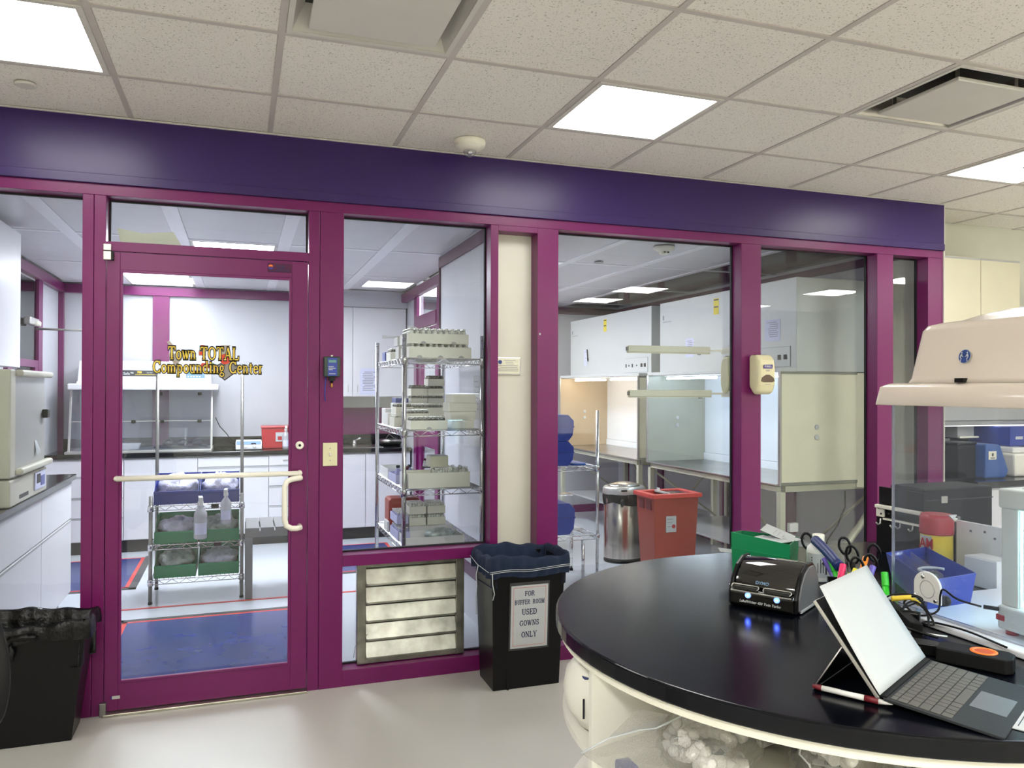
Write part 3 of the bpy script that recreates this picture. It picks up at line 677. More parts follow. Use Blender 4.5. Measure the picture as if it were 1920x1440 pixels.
for x, y, s, lab in ((AL + 0.03, 3.15, 1, 'silver door closer with arm on the left anteroom door'), (2.10, 3.05, -1, 'silver door closer with arm on the right anteroom door')):
    t = thing('door_closer', lab, 'door closer', (x, y, 2.0))
    part('body', MB('silver').box(x, x + s * 0.055, y - 0.14, y + 0.14, 1.99, 2.05) if s > 0 else MB('silver').box(x + s * 0.055, x, y - 0.14, y + 0.14, 1.99, 2.05), t, 0.012, seg=3)
    part('valve_cap', MB('warm_white').lathe([(0.028, 0), (0.03, 0.03), (0.022, 0.04)], (x + s * 0.06, y + 0.03 * s, 1.985), 12), t)
    part('arm', MB('silver').tube([(x + s * 0.055, y + .02, 1.965), (x + s * 0.42, y - 0.12, 1.95)], 0.009, 8).box(x + s * .42 - .015, x + s * .42 + .015, y - .14, y - .1, 1.94, 1.965), t)
# ceiling of the anteroom: panels between wide light bars
def grid_ceiling(xs, ys, z, bw, lights, m_panel, name, m_bar='panel_bar'):
    c = struct(name, MB('recess_dark').box(xs[0], xs[-1], ys[0], ys[-1], z + 0.06, z + 0.1))
    for i, (a, b_) in enumerate(zip(xs, xs[1:])):
        for j, (p, q) in enumerate(zip(ys, ys[1:])):
            if (i, j) in lights: continue
            mm = m_panel(i, j)
            if mm: struct('ceiling_panel', MB(mm).box(a + bw / 2, b_ - bw / 2, p + 0.02, q - 0.02, z + 0.006, z + 0.02), 0.002, parent=c)
    for x in xs[1:-1]: struct('ceiling_bar', MB(m_bar).box(x - bw / 2, x + bw / 2, ys[0], ys[-1], z, z + 0.02), 0.002, parent=c)
    for y in ys[1:-1]: struct('ceiling_bar', MB(m_bar).box(xs[0], xs[-1], y - 0.02, y + 0.02, z + 0.001, z + 0.021), 0.002, parent=c)
    return c
ax = [-1.15, -0.575, 0.10, 0.77, 1.475, 2.13]; ay = [0.1, 0.45, 1.75, 3.10, 4.42, 4.46]
grid_ceiling(ax, ay, AZ, 0.085, {(1, 3), (2, 2), (2, 0)}, lambda i, j: 'panel_back', 'ceiling_ante')
lamp_panel('anteroom_light', 'long lit ceiling panel over the back counter of the anteroom', -0.53, 0.055, 3.125, 4.395, AZ + 0.004, 'lamp_ante')
lamp_panel('anteroom_light', 'long lit ceiling panel seen edge-on through the transom window', 0.145, 0.725, 1.775, 3.075, AZ + 0.004, 'lamp_ante_mid')
struct('ceiling_panel', MB('panel_back').box(0.143, 0.727, 0.12, 0.43, AZ + .006, AZ + .02), parent=bpy.data.objects['ceiling_ante'])
# tall white chase at the left
struct('wall_chase', MB('white_laminate').box(AL, -0.83, 0.13, 1.68, 1.62, 2.46), 0.002)

# floor inlays
fl = MB('floor_blue').box(-0.19, 0.93, 0.30, 1.50, 0.0, 0.0022); o = struct('floor_inlay', fl, parent=bpy.data.objects['floor_cleanroom'], label=None) if False else struct('floor_inlay', fl, parent=bpy.data.objects['floor_cleanroom'])
def inlay(x0, x1, y0, y1, redsides, greysides):
    p = bpy.data.objects['floor_cleanroom']; a = 0.028; g = 0.055
    def fr(m, d0, d1, sides, z):
        if 'L' in sides: m.box(x0 - d1, x0 - d0, y0 - d1, y1 + d1, 0, z)
        if 'R' in sides: m.box(x1 + d0, x1 + d1, y0 - d1, y1 + d1, 0, z)
        if 'F' in sides: m.box(x0 - d1, x1 + d1, y0 - d1, y0 - d0, 0, z)
        if 'B' in sides: m.box(x0 - d1, x1 + d1, y1 + d0, y1 + d1, 0, z)
        return m
    struct('floor_tape', fr(MB('tape_red'), 0, a, redsides, 0.0024), parent=p); struct('floor_border', fr(MB('tape_grey'), a, a + g, greysides, 0.002), parent=p)
inlay(-0.19, 0.93, 0.30, 1.50, 'LRFB', 'LRFB')
struct('floor_inlay', MB('floor_blue').box(-1.10, -0.33, 2.50, 3.56, 0, 0.0022), parent=bpy.data.objects['floor_cleanroom']); inlay(-1.10, -0.33, 2.50, 3.56, 'RFB', 'RF')
struct('floor_inlay', MB('floor_blue').box(1.10, 1.80, 2.50, 3.56, 0, 0.0022), parent=bpy.data.objects['floor_cleanroom']); inlay(1.10, 1.80, 2.50, 3.56, 'LFRB', 'F')
struct('floor_tape', MB('tape_red').box(AL, 1.90, 1.825, 1.855, 0, 0.0025), parent=bpy.data.objects['floor_cleanroom'])

# ================================================================ buffer room shell
BR, BY = 4.92, 4.75
struct('wall_buffer_rear', MB('white_wall').box(2.20, BR + .06, BY, BY + 0.1, 0, AZ + .1))
struct('wall_buffer_right', MB('white_wall').box(BR, BR + 0.055, 0.12, BY, 0, AZ + .1))
struct('baseboard_buffer', MB('magenta').box(BR - 0.02, BR, 0.13, BY, 0, 0.09).box(2.20, BR - .02, BY - 0.02, BY, 0, 0.09), 0.001)
pn = 60
for y in (1.52, 2.50, 3.70, 4.52):
    struct('trim_%d' % pn, MB('magenta').box(BR - 0.025, BR, y - 0.055, y + 0.055, 0.09, 2.42), 0.002); pn += 1
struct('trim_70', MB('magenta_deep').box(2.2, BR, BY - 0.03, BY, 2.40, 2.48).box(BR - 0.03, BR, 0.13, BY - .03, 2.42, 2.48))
struct('trim_71', MB('magenta').box(3.9, 4.0, BY - 0.03, BY, 0.09, 2.40).box(2.9, 3.0, BY - 0.03, BY, 0.09, 2.40), 0.002)
bx = [2.20, 2.94, 3.57, 4.17, BR]; by = [0.12, 0.45, 1.75, 3.10, 4.42, 4.76]
grid_ceiling(bx, by, AZ, 0.06, {(0, 2), (0, 3)}, lambda i, j: 'panel_shaded' if i == 3 else 'panel_back', 'ceiling_buffer')  # column over the hoods is coloured dark to stand for shade
lamp_panel('buffer_room_light', 'lit ceiling panel of the hood room, nearer one, mostly behind the magenta post', 2.24, 2.86, 1.775, 3.075, AZ + 0.004, 'lamp_buffer', group='ceiling lights of the hood room')
lamp_panel('buffer_room_light', 'lit ceiling panel of the hood room, farther one, mostly behind the magenta post', 2.24, 2.86, 3.125, 4.395, AZ + 0.004, 'lamp_buffer', group='ceiling lights of the hood room')
bxd, byd = 3.30, 0.87
t = thing('buffer_detector', 'white dome smoke detector on the hood-room ceiling behind the glass', 'smoke detector', (bxd, byd, AZ))
part('base', MB('warm_white').lathe([(0.075, 0), (0.076, -0.014), (0.05, -0.03), (0.035, -0.032), (0.033, -0.05), (0.02, -0.056)], (bxd, byd, AZ), 24), t)
part('slot', MB('black_plastic').box(bxd - 0.02, bxd - 0.004, byd - 0.0345, byd - 0.03, AZ - 0.046, AZ - 0.038).box(bxd + .004, bxd + 0.02, byd - 0.0345, byd - 0.03, AZ - 0.046, AZ - 0.038), t)
solo('sprinkler_cap', 'small dark-rimmed sprinkler cap on the hood-room ceiling', 'sprinkler', MB('light_grey').lathe([(0.036, 0), (0.038, -0.005), (0.03, -0.008)], (3.15, 1.62, AZ - .001), 20), (3.15, 1.62, AZ - .001))

# ================================================================ anteroom furniture
def cabinet(name, label, x0, x1, y0, y1, z0, z1, fronts, face='y', m='white_laminate', toe=None, handles=None, group=None):
    """fronts: list of (kind, a0, a1, z0, z1); face 'y' looks to -y, face 'x' looks to +x; a runs along the front"""
    t = thing(name, label, 'cabinet', ((x0 + x1) / 2, (y0 + y1) / 2, z0), group)
    d = 0.018
    if face == 'y': part('body', MB(m).box(x0 + .001, x1 - .001, y0 + d, y1, z0, z1), t, 0.001)
    else: part('body', MB(m).box(x0, x1 - d, y0 + .001, y1 - .001, z0, z1), t, 0.001)
    for f in fronts:
        kind, a0, a1, c0, c1 = f[:5]; g = 0.0025
        mb = MB(m)
        if face == 'y': mb.box(a0 + g, a1 - g, y0, y0 + d, c0 + g, c1 - g)
        else: mb.box(x1 - d, x1, a0 + g, a1 - g, c0 + g, c1 - g)
        p = part(kind, mb, t, 0.002)
        if len(f) > 5:
            h = f[5]
            hm = MB('silver')
            if face == 'y': hm.box(h[0], h[1], y0 - 0.008, y0, h[2], h[3])
            o = part('handle', hm, t, 0.002); o.parent = p
        elif kind == 'drawer' or kind == 'door':        # grey finger rail under the front
            hm = MB('light_grey')
            if face == 'y': hm.box(a0 + .004, a1 - .004, y0 - 0.002, y0 + 0.004, c1 - 0.016, c1 - 0.004)
            else: hm.box(x1 - 0.004, x1 + 0.002, a0 + .004, a1 - .004, c1 - 0.016, c1 - 0.004)
            o = part('finger_rail', hm, t); o.parent = p
    if toe:
        part('toe_kick', MB('toe_black').box(*toe), t)
    return t
CY = 3.83; yb = AY - 0.002
zt, z0c = 0.86, 0.115
TK = lambda a, b: (a, b, CY + 0.05, yb, 0.0, 0.115)
def dr(a, b, zs): return [('drawer', a, b, p, q) for p, q in zip(zs[1:], zs)]
cabinet('base_cabinet', 'white four-drawer base cabinet at the far left under the fume enclosure', -1.14, -0.51, CY, yb, z0c, zt, dr(-1.14, -0.51, [0.855, 0.70, 0.51, 0.33, 0.12]), toe=TK(-1.14, -0.51))
cabinet('base_cabinet', 'white base cabinet with one deep drawer over a door, under the fume enclosure', -0.51, 0.11, CY, yb, z0c, zt, [('drawer', -0.51, 0.11, 0.665, 0.855), ('door', -0.51, 0.11, 0.12, 0.665)], toe=TK(-0.51, 0.11))
cabinet('base_cabinet', 'white base cabinet with a shallow drawer, below the blue-topped instrument', 0.11, 0.74, CY, yb, z0c, zt, [('drawer', 0.11, 0.74, 0.755, 0.855), ('door', 0.11, 0.74, 0.12, 0.755)], toe=TK(0.11, 0.74))
cabinet('base_cabinet', 'white drawer cabinet below the red sharps box', 0.74, 1.22, CY, yb, z0c, zt, [('drawer', 0.74, 1.22, 0.755, 0.855, (0.87, 0.96, 0.800, 0.812))] + dr(0.74, 1.22, [0.755, 0.56, 0.37, 0.12]), toe=TK(0.74, 1.22))
cabinet('base_cabinet', 'white double-door sink cabinet under the chrome taps', 1.22, 2.11, CY, yb, z0c, zt, [('door', 1.22, 1.66, 0.12, 0.855), ('door', 1.66, 2.11, 0.12, 0.855)], toe=TK(1.22, 2.11))
m = MB('black_counter').box(-1.145, 2.115, CY - 0.02, AY - 0.022, 0.862, 0.90)
part_ct = solo('worktop', 'long black worktop along the back wall of the anteroom', 'worktop', m, (0.5, 4.1, 0.86), 0.004)
struct('backsplash', MB('black_counter').box(-1.145, 2.115, AY - 0.02, AY, 0.901, 1.005), 0.002)
struct('backsplash_panel', MB('magenta').box(1.35, 2.115, AY - 0.012, AY, 1.006, 1.29))
struct('backsplash_upper', MB('grey_wall').box(1.35, 2.115, AY - 0.018, AY, 1.29, 1.405))
# wall cupboard over the sink
t = cabinet('wall_cupboard', 'white two-door wall cupboard with a taped notice above the sink', 1.15, 2.115, 4.10, yb, 1.405, 2.33,
        [('door', 1.15, 1.565, 1.41, 2.325, (1.515, 1.52, 1.455, 1.53)), ('door', 1.565, 2.115, 1.41, 2.325, (1.61, 1.615, 1.455, 1.53))])
struct('soffit', MB('white_wall').box(1.10, 2.13, 4.08, AY, 2.33, 2.499))
def notice(label, x0, x1, y, z0, z1, m='paper_blue', lines=9, seed=1, axis='y', group=None):
    """printed sheet facing -y (axis y) or -x (axis x)"""
    rnd = random.Random(seed)
    ctr = ((x0 + x1) / 2, y, z0) if axis == 'y' else (y, (x0 + x1) / 2, z0)
    t = thing('notice', label, 'notice', ctr, group)
    def B(mb, a0, a1, c0, c1, d):
        if axis == 'y': mb.box(a0, a1, y - d - 0.0006, y - d, c0, c1)
        else: mb.box(y - d - 0.0006, y - d, a0, a1, c0, c1)
    mb = MB(m); B(mb, x0, x1, z0, z1, 0.0); part('sheet', mb, t)
    mb = MB('ink_grey'); h = z1 - z0; w_ = x1 - x0
    for k in range(lines):
        z = z1 - h * (0.14 + 0.75 * k / lines); a = x0 + w_ * (0.22 if k % 4 == 0 else 0.14); b_ = x1 - w_ * rnd.uniform(0.12, 0.35)
        B(mb, a, b_, z - h * 0.013, z + h * 0.013, 0.0007)
    part('printed_lines', mb, t, kind='stuff'); return t
notice('printed notice taped to the right door of the wall cupboard', 1.64, 1.83, 4.099, 1.43, 1.70, lines=12)
# gooseneck tap with two handles
t = thing('sink_tap', 'chrome gooseneck tap on the back worktop', 'tap', (1.45, 4.18, 0.90))
part('spout', MB('chrome').tube([(1.45, 4.22, 0.90), (1.45, 4.22, 1.16)] + [(1.45 - 0.0, 4.22 - 0.09 * (1 - math.cos(a)), 1.16 + 0.085 * math.sin(a)) for a in [PI * k / 8 for k in range(1, 9)]] + [(1.45, 4.04, 1.10)], 0.012, 10), t)
part('base', MB('chrome').lathe([(0.026, 0), (0.022, 0.03), (0.014, 0.05)], (1.45, 4.22, 0.90), 16), t)
part('aerator', MB('chrome').lathe([(0.017, 0), (0.020, 0.02), (0.014, 0.04)], (1.45, 4.04, 1.08), 14), t)
for x in (1.30, 1.60):
    m = MB('chrome').lathe([(0.024, 0), (0.018, 0.03), (0.013, 0.06)], (x, 4.2, 0.90), 14).tube([(x, 4.2, 0.955), (x + (0.05 if x < 1.4 else 0.05), 4.12, 0.985)], 0.008, 8)
    part('tap_handle', m, t)
part('basin_rim', MB('steel').box(1.25, 1.85, 3.90, 4.30, 0.8995, 0.905), t, 0.003)
solo('dish_rack', 'jumble of dark steel ware beside the sink', 'dish rack', MB('steel').lathe([(0.09, 0), (0.12, 0.03), (0.13, 0.06), (0.11, 0.065), (0.10, 0.02)], (1.97, 4.15, 0.905), 14).tube([(1.88, 4.05, 0.95), (1.95, 4.15, 1.02), (2.04, 4.2, 0.95)], 0.005, 6), (1.97, 4.15, 0.9))

# fume enclosure on the back counter
t = thing('fume_enclosure', 'white ductless fume enclosure with a clear cabinet on the anteroom back counter', 'fume hood', (-0.33, 4.05, 0.90))
part('canopy', MB('white_gloss').prism([(3.84, 1.50), (3.84, 1.545), (3.90, 1.56), (3.97, 1.74), (4.38, 1.745), (4.40, 1.50)], 'x', -0.90, 0.22), t, 0.012, seg=3)
part('canopy_lip', MB('white_gloss').box(-0.965, 0.285, 3.82, 4.405, 1.475, 1.53), t, 0.012, seg=3)
part('base_board', MB('silver').box(-0.985, 0.23, 3.83, 4.39, 0.901, 0.925), t, 0.003)
gl = MB('acrylic').prism([(3.855, 0.928), (3.955, 1.475), (3.961, 1.475), (3.861, 0.928)], 'x', -0.955, 0.22); part('front_sash', gl, t)
for x in (-0.96, 0.222):
    part('side_pane', MB('acrylic').prism([(3.87, 0.928), (3.96, 1.475), (4.38, 1.475), (4.38, 0.928)], 'x', x, x + 0.006), t)
    part('corner_post', MB('silver').prism([(3.852, 0.925), (3.952, 1.476), (3.966, 1.476), (3.866, 0.925)], 'x', x - 0.004, x + 0.014), t, 0.002)
part('sash_rail', MB('silver').box(-0.95, 0.22, 3.902, 3.908, 1.185, 1.192), t)
for x, z, y in ((-0.22, 1.44, 3.945), (0.12, 1.44, 3.945), (-0.44, 1.185, 3.898), (-0.20, 1.185, 3.898), (0.12, 1.185, 3.898)):
    part('clip', MB('black_plastic').box(x - 0.018, x + 0.018, y - 0.008, y + .004, z - 0.014, z + 0.014), t, 0.002)
part('name_plate', MB('ink').prism([(-0.62, 1.590), (-0.24, 1.590), (-0.24, 1.655), (-0.62, 1.655)], 'y', 3.915, 3.921), t)
text('name_lettering', t, 'Safe™', 0.034, (-0.485, 3.913, 1.624), (1, 0, 0), (0, 0, 1), 'paper', off=0.001)
text('name_lettering', t, '700', 0.026, (-0.395, 3.913, 1.636), (1, 0, 0), (0, 0, 1), 'gold_text', off=0.0014)
text('name_lettering', t, 'Series', 0.020, (-0.31, 3.913, 1.634), (1, 0, 0), (0, 0, 1), 'paper')
part('plate_line', MB('gold_text').box(-0.43, -0.26, 3.9125, 3.914, 1.614, 1.617), t)
part('control_panel', MB('panel_blue').box(0.0, 0.165, 3.908, 3.925, 1.585, 1.660), t, 0.002)
part('control_screen', MB('lcd_green').box(0.025, 0.08, 3.9065, 3.908, 1.618, 1.642), t)
m = MB('white_gloss')
for k in range(5): m.lathe([(0.006, 0), (0.006, -0.002)], (0.02 + 0.025 * k, 3.908, 1.600), 10, axis='y')
for k in range(3): m.lathe([(0.006, 0), (0.006, -0.002)], (0.10 + 0.02 * k, 3.908, 1.640), 10, axis='y')
part('control_button', m, t, kind='stuff')
part('power_cord', MB('black_plastic').tube([(0.25, 4.3, 1.2), (0.29, 4.2, 1.12), (0.36, 4.2, 1.04), (0.40, 4.25, 0.96), (0.46, 4.3, 0.906)], 0.005, 6), t)
solo('weigh_boat', 'white plastic dish inside the fume enclosure', 'dish', MB('white_plastic').box(-0.56, -0.40, 3.90, 3.99, 0.926, 0.985, top=1.25), (-0.48, 3.95, .926), 0.01)
m = MB('black_gloss')
t = thing('glass_tray', 'black shiny tray of glassware inside the fume enclosure', 'tray', (-0.05, 4.15, 0.926))
part('tray', MB('black_plastic').box(-0.28, 0.18, 4.02, 4.25, 0.926, 0.945), t, 0.004)
for k in range(3): part('flask', MB('black_gloss').lathe([(0.04, 0), (0.05, 0.02), (0.035, 0.05), (0.015, 0.06)], (-0.17 + 0.13 * k, 4.13, 0.945), 14), t)
# white instrument with blue top
t = thing('stirrer_hotplate', 'small white instrument with a pale blue face and two knobs on the back worktop', 'instrument', (0.555, 4.02, 0.90))
part('case', MB('white_gloss').prism([(3.93, 0.905), (3.93, 0.955), (3.955, 0.985), (4.12, 0.99), (4.12, 0.905)], 'x', 0.44, 0.68), t, 0.008, seg=3)
part('face', MB('panel_blue').prism([(3.9285, 0.953), (3.9525, 0.983), (3.957, 0.983), (3.932, 0.951)], 'x', 0.448, 0.672), t)
for x in (0.53, 0.61): part('knob', MB('white_plastic').lathe([(0.014, 0), (0.016, -0.012), (0.012, -0.016)], (x, 3.93, 0.938), 14, axis='y'), t)
part('display', MB('black_plastic').box(0.58, 0.625, 3.9265, 3.9325, 0.955, 0.966), t)
# red sharps box and spray bottle
t = thing('sharps_box', 'translucent red sharps box with a biohazard label on the back worktop', 'sharps box', (0.83, 4.14, 0.90))
part('box', MB('red_box').box(0.69, 0.97, 4.04, 4.26, 0.901, 1.10, top=1.08), t, 0.01, seg=3)
part('lid', MB('red_box').box(0.672, 0.988, 4.02, 4.28, 1.101, 1.122), t, 0.008)
part('label_sheet', MB('paper').box(0.81, 0.89, 4.030, 4.036, 0.97, 1.06), t)
part('warning_mark', MB('red_box').box(0.83, 0.87, 4.0285, 4.0299, 0.985, 1.02), t)
def spray_bottle(label, x, y, z, s=1.0, rz=0.0, group=None, n='spray_bottle', hang=False):
    M = Matrix.Translation((x, y, z)) @ Matrix.Rotation(rz, 4, 'Z') @ Matrix.Scale(s, 4)
    t = thing(n, label, 'spray bottle', (x, y, z), group)
    m = MB('bottle_milk', M).lathe([(0.036, 0), (0.040, 0.006), (0.040, 0.115), (0.037, 0.125), (0.040, 0.135), (0.038, 0.16), (0.022, 0.185), (0.015, 0.20), (0.015, 0.212)], (0, 0, 0), 20); part('bottle', m, t)
    m = MB('white_plastic', M).lathe([(0.018, 0.205), (0.018, 0.228), (0.012, 0.235)], (0, 0, 0), 14)
    m.box(-0.012, 0.012, -0.05, 0.03, 0.235, 0.262); part('spray_head', m, t, 0.003)
    m = MB('white_plastic', M).tube([(0, -0.03, 0.237), (0, -0.042, 0.215), (0, -0.036, 0.19)], 0.005, 6); part('trigger', m, t)
    m = MB('paper_blue', M).prism([(0.0412 * math.cos(a), 0.0412 * math.sin(a)) for a in [math.radians(215 + 11 * k) for k in range(11)]] + [(0.0405 * math.cos(a), 0.0405 * math.sin(a)) for a in [math.radians(325 - 11 * k) for k in range(11)]], 'z', 0.03, 0.10)
    part('label_sheet', m, t); return t
spray_bottle('clear spray bottle standing in front of the red sharps box', 0.905, 3.98, 0.901, 0.86)
# stool-bench
t = thing('bench', 'grey slatted bench beside the wire rack of bins', 'bench', (0.80, 2.10, 0))
bx0, bx1, by0, by1 = 0.518, 1.02, 1.86, 2.32
for k in range(5):
    a = bx0 + k * (bx1 - bx0) / 5
    part('slat', MB('bench_grey').box(a + 0.004, a + (bx1 - bx0) / 5 - 0.005, by0, by1, 0.478, 0.503), t, 0.003)
part('apron', MB('bench_grey').box(bx0, bx1, by0 + .002, by0 + 0.03, 0.435, 0.4775), t, 0.002); part('apron', MB('bench_grey').box(bx0, bx1, by1 - 0.03, by1 - .002, 0.435, 0.4775), t, 0.002)
for x in (bx0, bx1 - 0.05):
    for y in (by0 + 0.001, by1 - 0.051): part('leg', MB('bench_grey').box(x, x + 0.05, y, y + 0.05, 0.0, 0.4345), t, 0.002)

# ---- wire racks
def wire_shelf(t, x0, x1, y0, y1, z, long_axis='x', m='chrome', pitch=0.028):
    mb = MB(m); h = 0.03; r = 0.0032
    for zz in (z, z - h):
        mb.tube([(x0, y0, zz), (x1, y0, zz)], r, 5); mb.tube([(x0, y1, zz), (x1, y1, zz)], r, 5)
        mb.tube([(x0, y0, zz), (x0, y1, zz)], r, 5); mb.tube([(x1, y0, zz), (x1, y1, zz)], r, 5)
    def zig(p, q, step=0.045):
        p = Vector(p); q = Vector(q); n = max(2, int((q - p).length / step)); pts = []
        for k in range(n + 1):
            pts.append(p.lerp(q, k / n) + Vector((0, 0, 0 if k % 2 else -h)))
        mb.tube(pts, 0.0022, 4)
    zig((x0, y0, z), (x1, y0, z)); zig((x0, y1, z), (x1, y1, z)); zig((x0, y0, z), (x0, y1, z)); zig((x1, y0, z), (x1, y1, z))
    if long_axis == 'x':
        n = int((x1 - x0) / pitch)
        for k in range(1, n): x = x0 + (x1 - x0) * k / n; mb.tube([(x, y0, z + .002), (x, y1, z + .002)], 0.0020, 4)
    else:
        n = int((y1 - y0) / pitch)
        for k in range(1, n): y = y0 + (y1 - y0) * k / n; mb.tube([(x0, y, z + .002), (x1, y, z + .002)], 0.0020, 4)
    part('shelf', mb, t)
def post(t, x, y, z0, z1, m='post_grey', r=0.0127, foot=True):
    mb = MB(m).tube([(x, y, z0 + (0.02 if foot else 0)), (x, y, z1)], r, 10)
    k = z0 + 0.1
    while k < z1 - 0.02: mb.lathe([(r + 0.0006, 0), (r + 0.0006, 0.002)], (x, y, k), 10); k += 0.0508
    part('post', mb, t)
    if foot: part('foot', MB('black_plastic').lathe([(0.014, 0), (0.016, 0.012), (0.010, 0.022)], (x, y, z0), 10), t)
def collar(t, x, y, z):
    part('collar', MB('chrome').lathe([(0.0205, -0.036), (0.0185, 0.0), (0.0165, 0.006)], (x, y, z), 10), t)
# rack with the green and blue bins
t = thing('wire_rack', 'chrome wire rack of green and blue bins behind the glazed door', 'wire rack', (0.19, 2.15, 0))
rx0, rx1, ry0, ry1 = -0.10, 0.495, 1.93, 2.36
for x in (rx0, rx1):
    post(t, x, ry0, 0, 0.745); post(t, x, ry1, 0, 1.605)
for z in (0.675, 0.405, 0.165):
    wire_shelf(t, rx0 + 0.0, rx1, ry0, ry1, z, 'x')
for z in (0.675, 0.405, 0.165):
    for x in (rx0, rx1): collar(t, x, ry0, z)
part('tape_label', MB('black_matte').box(0.29, 0.34, ry0 - 0.006, ry0 - 0.003, 0.647, 0.673), t); part('tape_label', MB('black_matte').box(0.31, 0.36, ry0 - 0.006, ry0 - 0.003, 0.377, 0.403), t)
def hopper(label, x0, x1, y0, y1, z, h, m, fill, group=None, seed=0, fillh=0.9):
    """hopper-front storage bin, low front towards -y, filled with bags"""
    t = thing('storage_bin', label, 'bin', ((x0 + x1) / 2, (y0 + y1) / 2, z), group)
    k = 0.004; mb = MB(m)
    mb.box(x0, x1, y0, y1, z, z + k)
    mb.box(x0, x1, y1 - k, y1, z + k, z + h)
    for a in (x0, x1 - k): mb.prism([(y0, z + k), (y0, z + h * 0.48), (y0 + 0.05, z + h * 0.52), (y0 + (y1 - y0) * 0.55, z + h), (y1 - k, z + h), (y1 - k, z + k)], 'x', a, a + k)
    mb.box(x0 + k, x1 - k, y0, y0 + k, z + k, z + h * 0.48)
    mb.box(x0, x1, y0 - 0.007, y0 + .001, z + h * 0.40, z + h * 0.50)
    part('bin', mb, t, 0.0012, seg=1)
    if fill:
        o = part('bagged_contents', MB(fill).blob(((x0 + x1) / 2, (y0 + y1) / 2 + 0.01, z + h * 0.50), ((x1 - x0) * 0.46, (y1 - y0) * 0.44, h * 0.47 * fillh), 22, 14, 0.16, seed), t, kind='stuff', label='clear bags heaped in the bin')
    return t
hopper('green bin of clear bags, left one on the middle shelf of the wire rack', -0.08, 0.20, 1.955, 2.33, 0.410, 0.165, 'green_bin', 'bag_white', seed=2)
hopper('green bin, right one on the middle shelf of the wire rack', 0.212, 0.478, 1.955, 2.33, 0.410, 0.165, 'green_bin', 'bag_grey', seed=3)
hopper('green bin of grey bags, left one on the lowest shelf of the wire rack', -0.08, 0.19, 1.955, 2.33, 0.170, 0.175, 'green_bin', 'bag_grey', seed=4)
hopper('green bin of clear bags, right one on the lowest shelf of the wire rack', 0.205, 0.478, 1.955, 2.33, 0.170, 0.175, 'green_bin', 'bag_white', seed=5, fillh=.8)
hopper('blue bin heaped with white bags, left one on top of the wire rack', -0.085, 0.205, 1.96, 2.33, 0.680, 0.185, 'blue_bin_dark', 'bag_white', seed=6, fillh=1.15)
hopper('blue bin of clear bags, right one on top of the wire rack', 0.212, 0.478, 1.96, 2.33, 0.680, 0.185, 'blue_bin_dark', 'bag_white', seed=8, fillh=1.1)
spray_bottle('larger spray bottle hanging from the front of the wire rack', 0.222, 1.885, 0.445, 1.12, rz=0.1)
spray_bottle('smaller spray bottle hanging at the right of the wire rack front', 0.388, 1.885, 0.545, 0.92, rz=-0.1)

# vial rack at the right
t = thing('vial_rack', 'chrome four-shelf wire rack of white vial trays behind the sill window', 'wire rack', (1.57, 0.8, 0))
vx0, vx1, vy0, vy1 = 1.345, 1.80, 0.34, 1.25
for x, z in ((vx0, 1.80), (vx1, 1.80)):
    post(t, x, vy0, 0, z, 'chrome'); post(t, x, vy1, 0, z, 'chrome')
SZ = (1.665, 1.258, 0.925, 0.60)
for z in SZ: wire_shelf(t, vx0, vx1, vy0, vy1, z, 'y', pitch=0.027)
for z in SZ:
    for x in (vx0, vx1): collar(t, x, vy0, z)

def vials(mb, x0, x1, y0, y1, z, n, r=0.010, h=0.03, m='vial_glass', cap='vial_cap', rows=3):
    for i in range(n):
        for j in range(rows):
            x = x0 + (x1 - x0) * (i + 0.5) / n; y = y0 + (y1 - y0) * (j + 0.5) / rows
            mb.use(m).lathe([(r, 0), (r, h * 0.62), (r * 0.55, h * 0.78)], (x, y, z), 6)
            mb.use(cap).lathe([(r * 0.72, h * 0.78), (r * 0.72, h)], (x, y, z), 6)
def tray(label, x0, x1, y0, y1, z, h, n=0, rows=3, m='warm_white', vm='vial_glass', cap='vial_cap', vr=0.010, vh=0.032, scoop=True, out=0.022, group='white trays of vials on the vial rack', name='vial_tray', zoff=0.006):
    t = thing(name, label, 'tray', ((x0 + x1) / 2, (y0 + y1) / 2, z), group)
    k = 0.004; mb = MB(m).box(x0, x1, y0, y1, z, z + k)
    for a in (x0, x1 - k): mb.box(a, a + k, y0, y1, z + k, z + h)
    mb.box(x0 + k, x1 - k, y1 - k, y1, z + k, z + h)
    mb.box(x0 + k, x1 - k, y0, y0 + k, z + k, z + h)
    part('tray', mb, t)
    if scoop:
        s = MB('light_grey'); q = max(1, int((x1 - x0) / 0.12))
        for i in range(q):
            cx = x0 + (x1 - x0) * (i + 0.5) / q; s.prism([(cx + 0.016 * math.cos(a), z + 0.001 + 0.012 * math.sin(a)) for a in [PI * w_ / 6 for w_ in range(7)]], 'y', y0 - 0.0008, y0 + 0.0005)
        part('finger_notch', s, t, kind='stuff')
    if n:
        mb = MB(vm); vials(mb, x0 + 0.006, x1 - 0.006, y0 + 0.006, y1 - 0.006, z + h - vh + out, n, vr, vh, vm, cap, rows)
        part('vials', mb, t, kind='stuff', label='packed small glass vials')
    return t
Z = SZ[0] + 0.006
tray('lower of two long white vial trays on the top shelf', 1.375, 1.74, 0.36, 0.60, Z, 0.060, 10, 6, vr=0.014, vh=0.045, out=0.019)
tray('upper of two long white vial trays on the top shelf', 1.37, 1.725, 0.365, 0.60, Z + 0.080, 0.056, 10, 6, vr=0.014, vh=0.05, out=0.032)
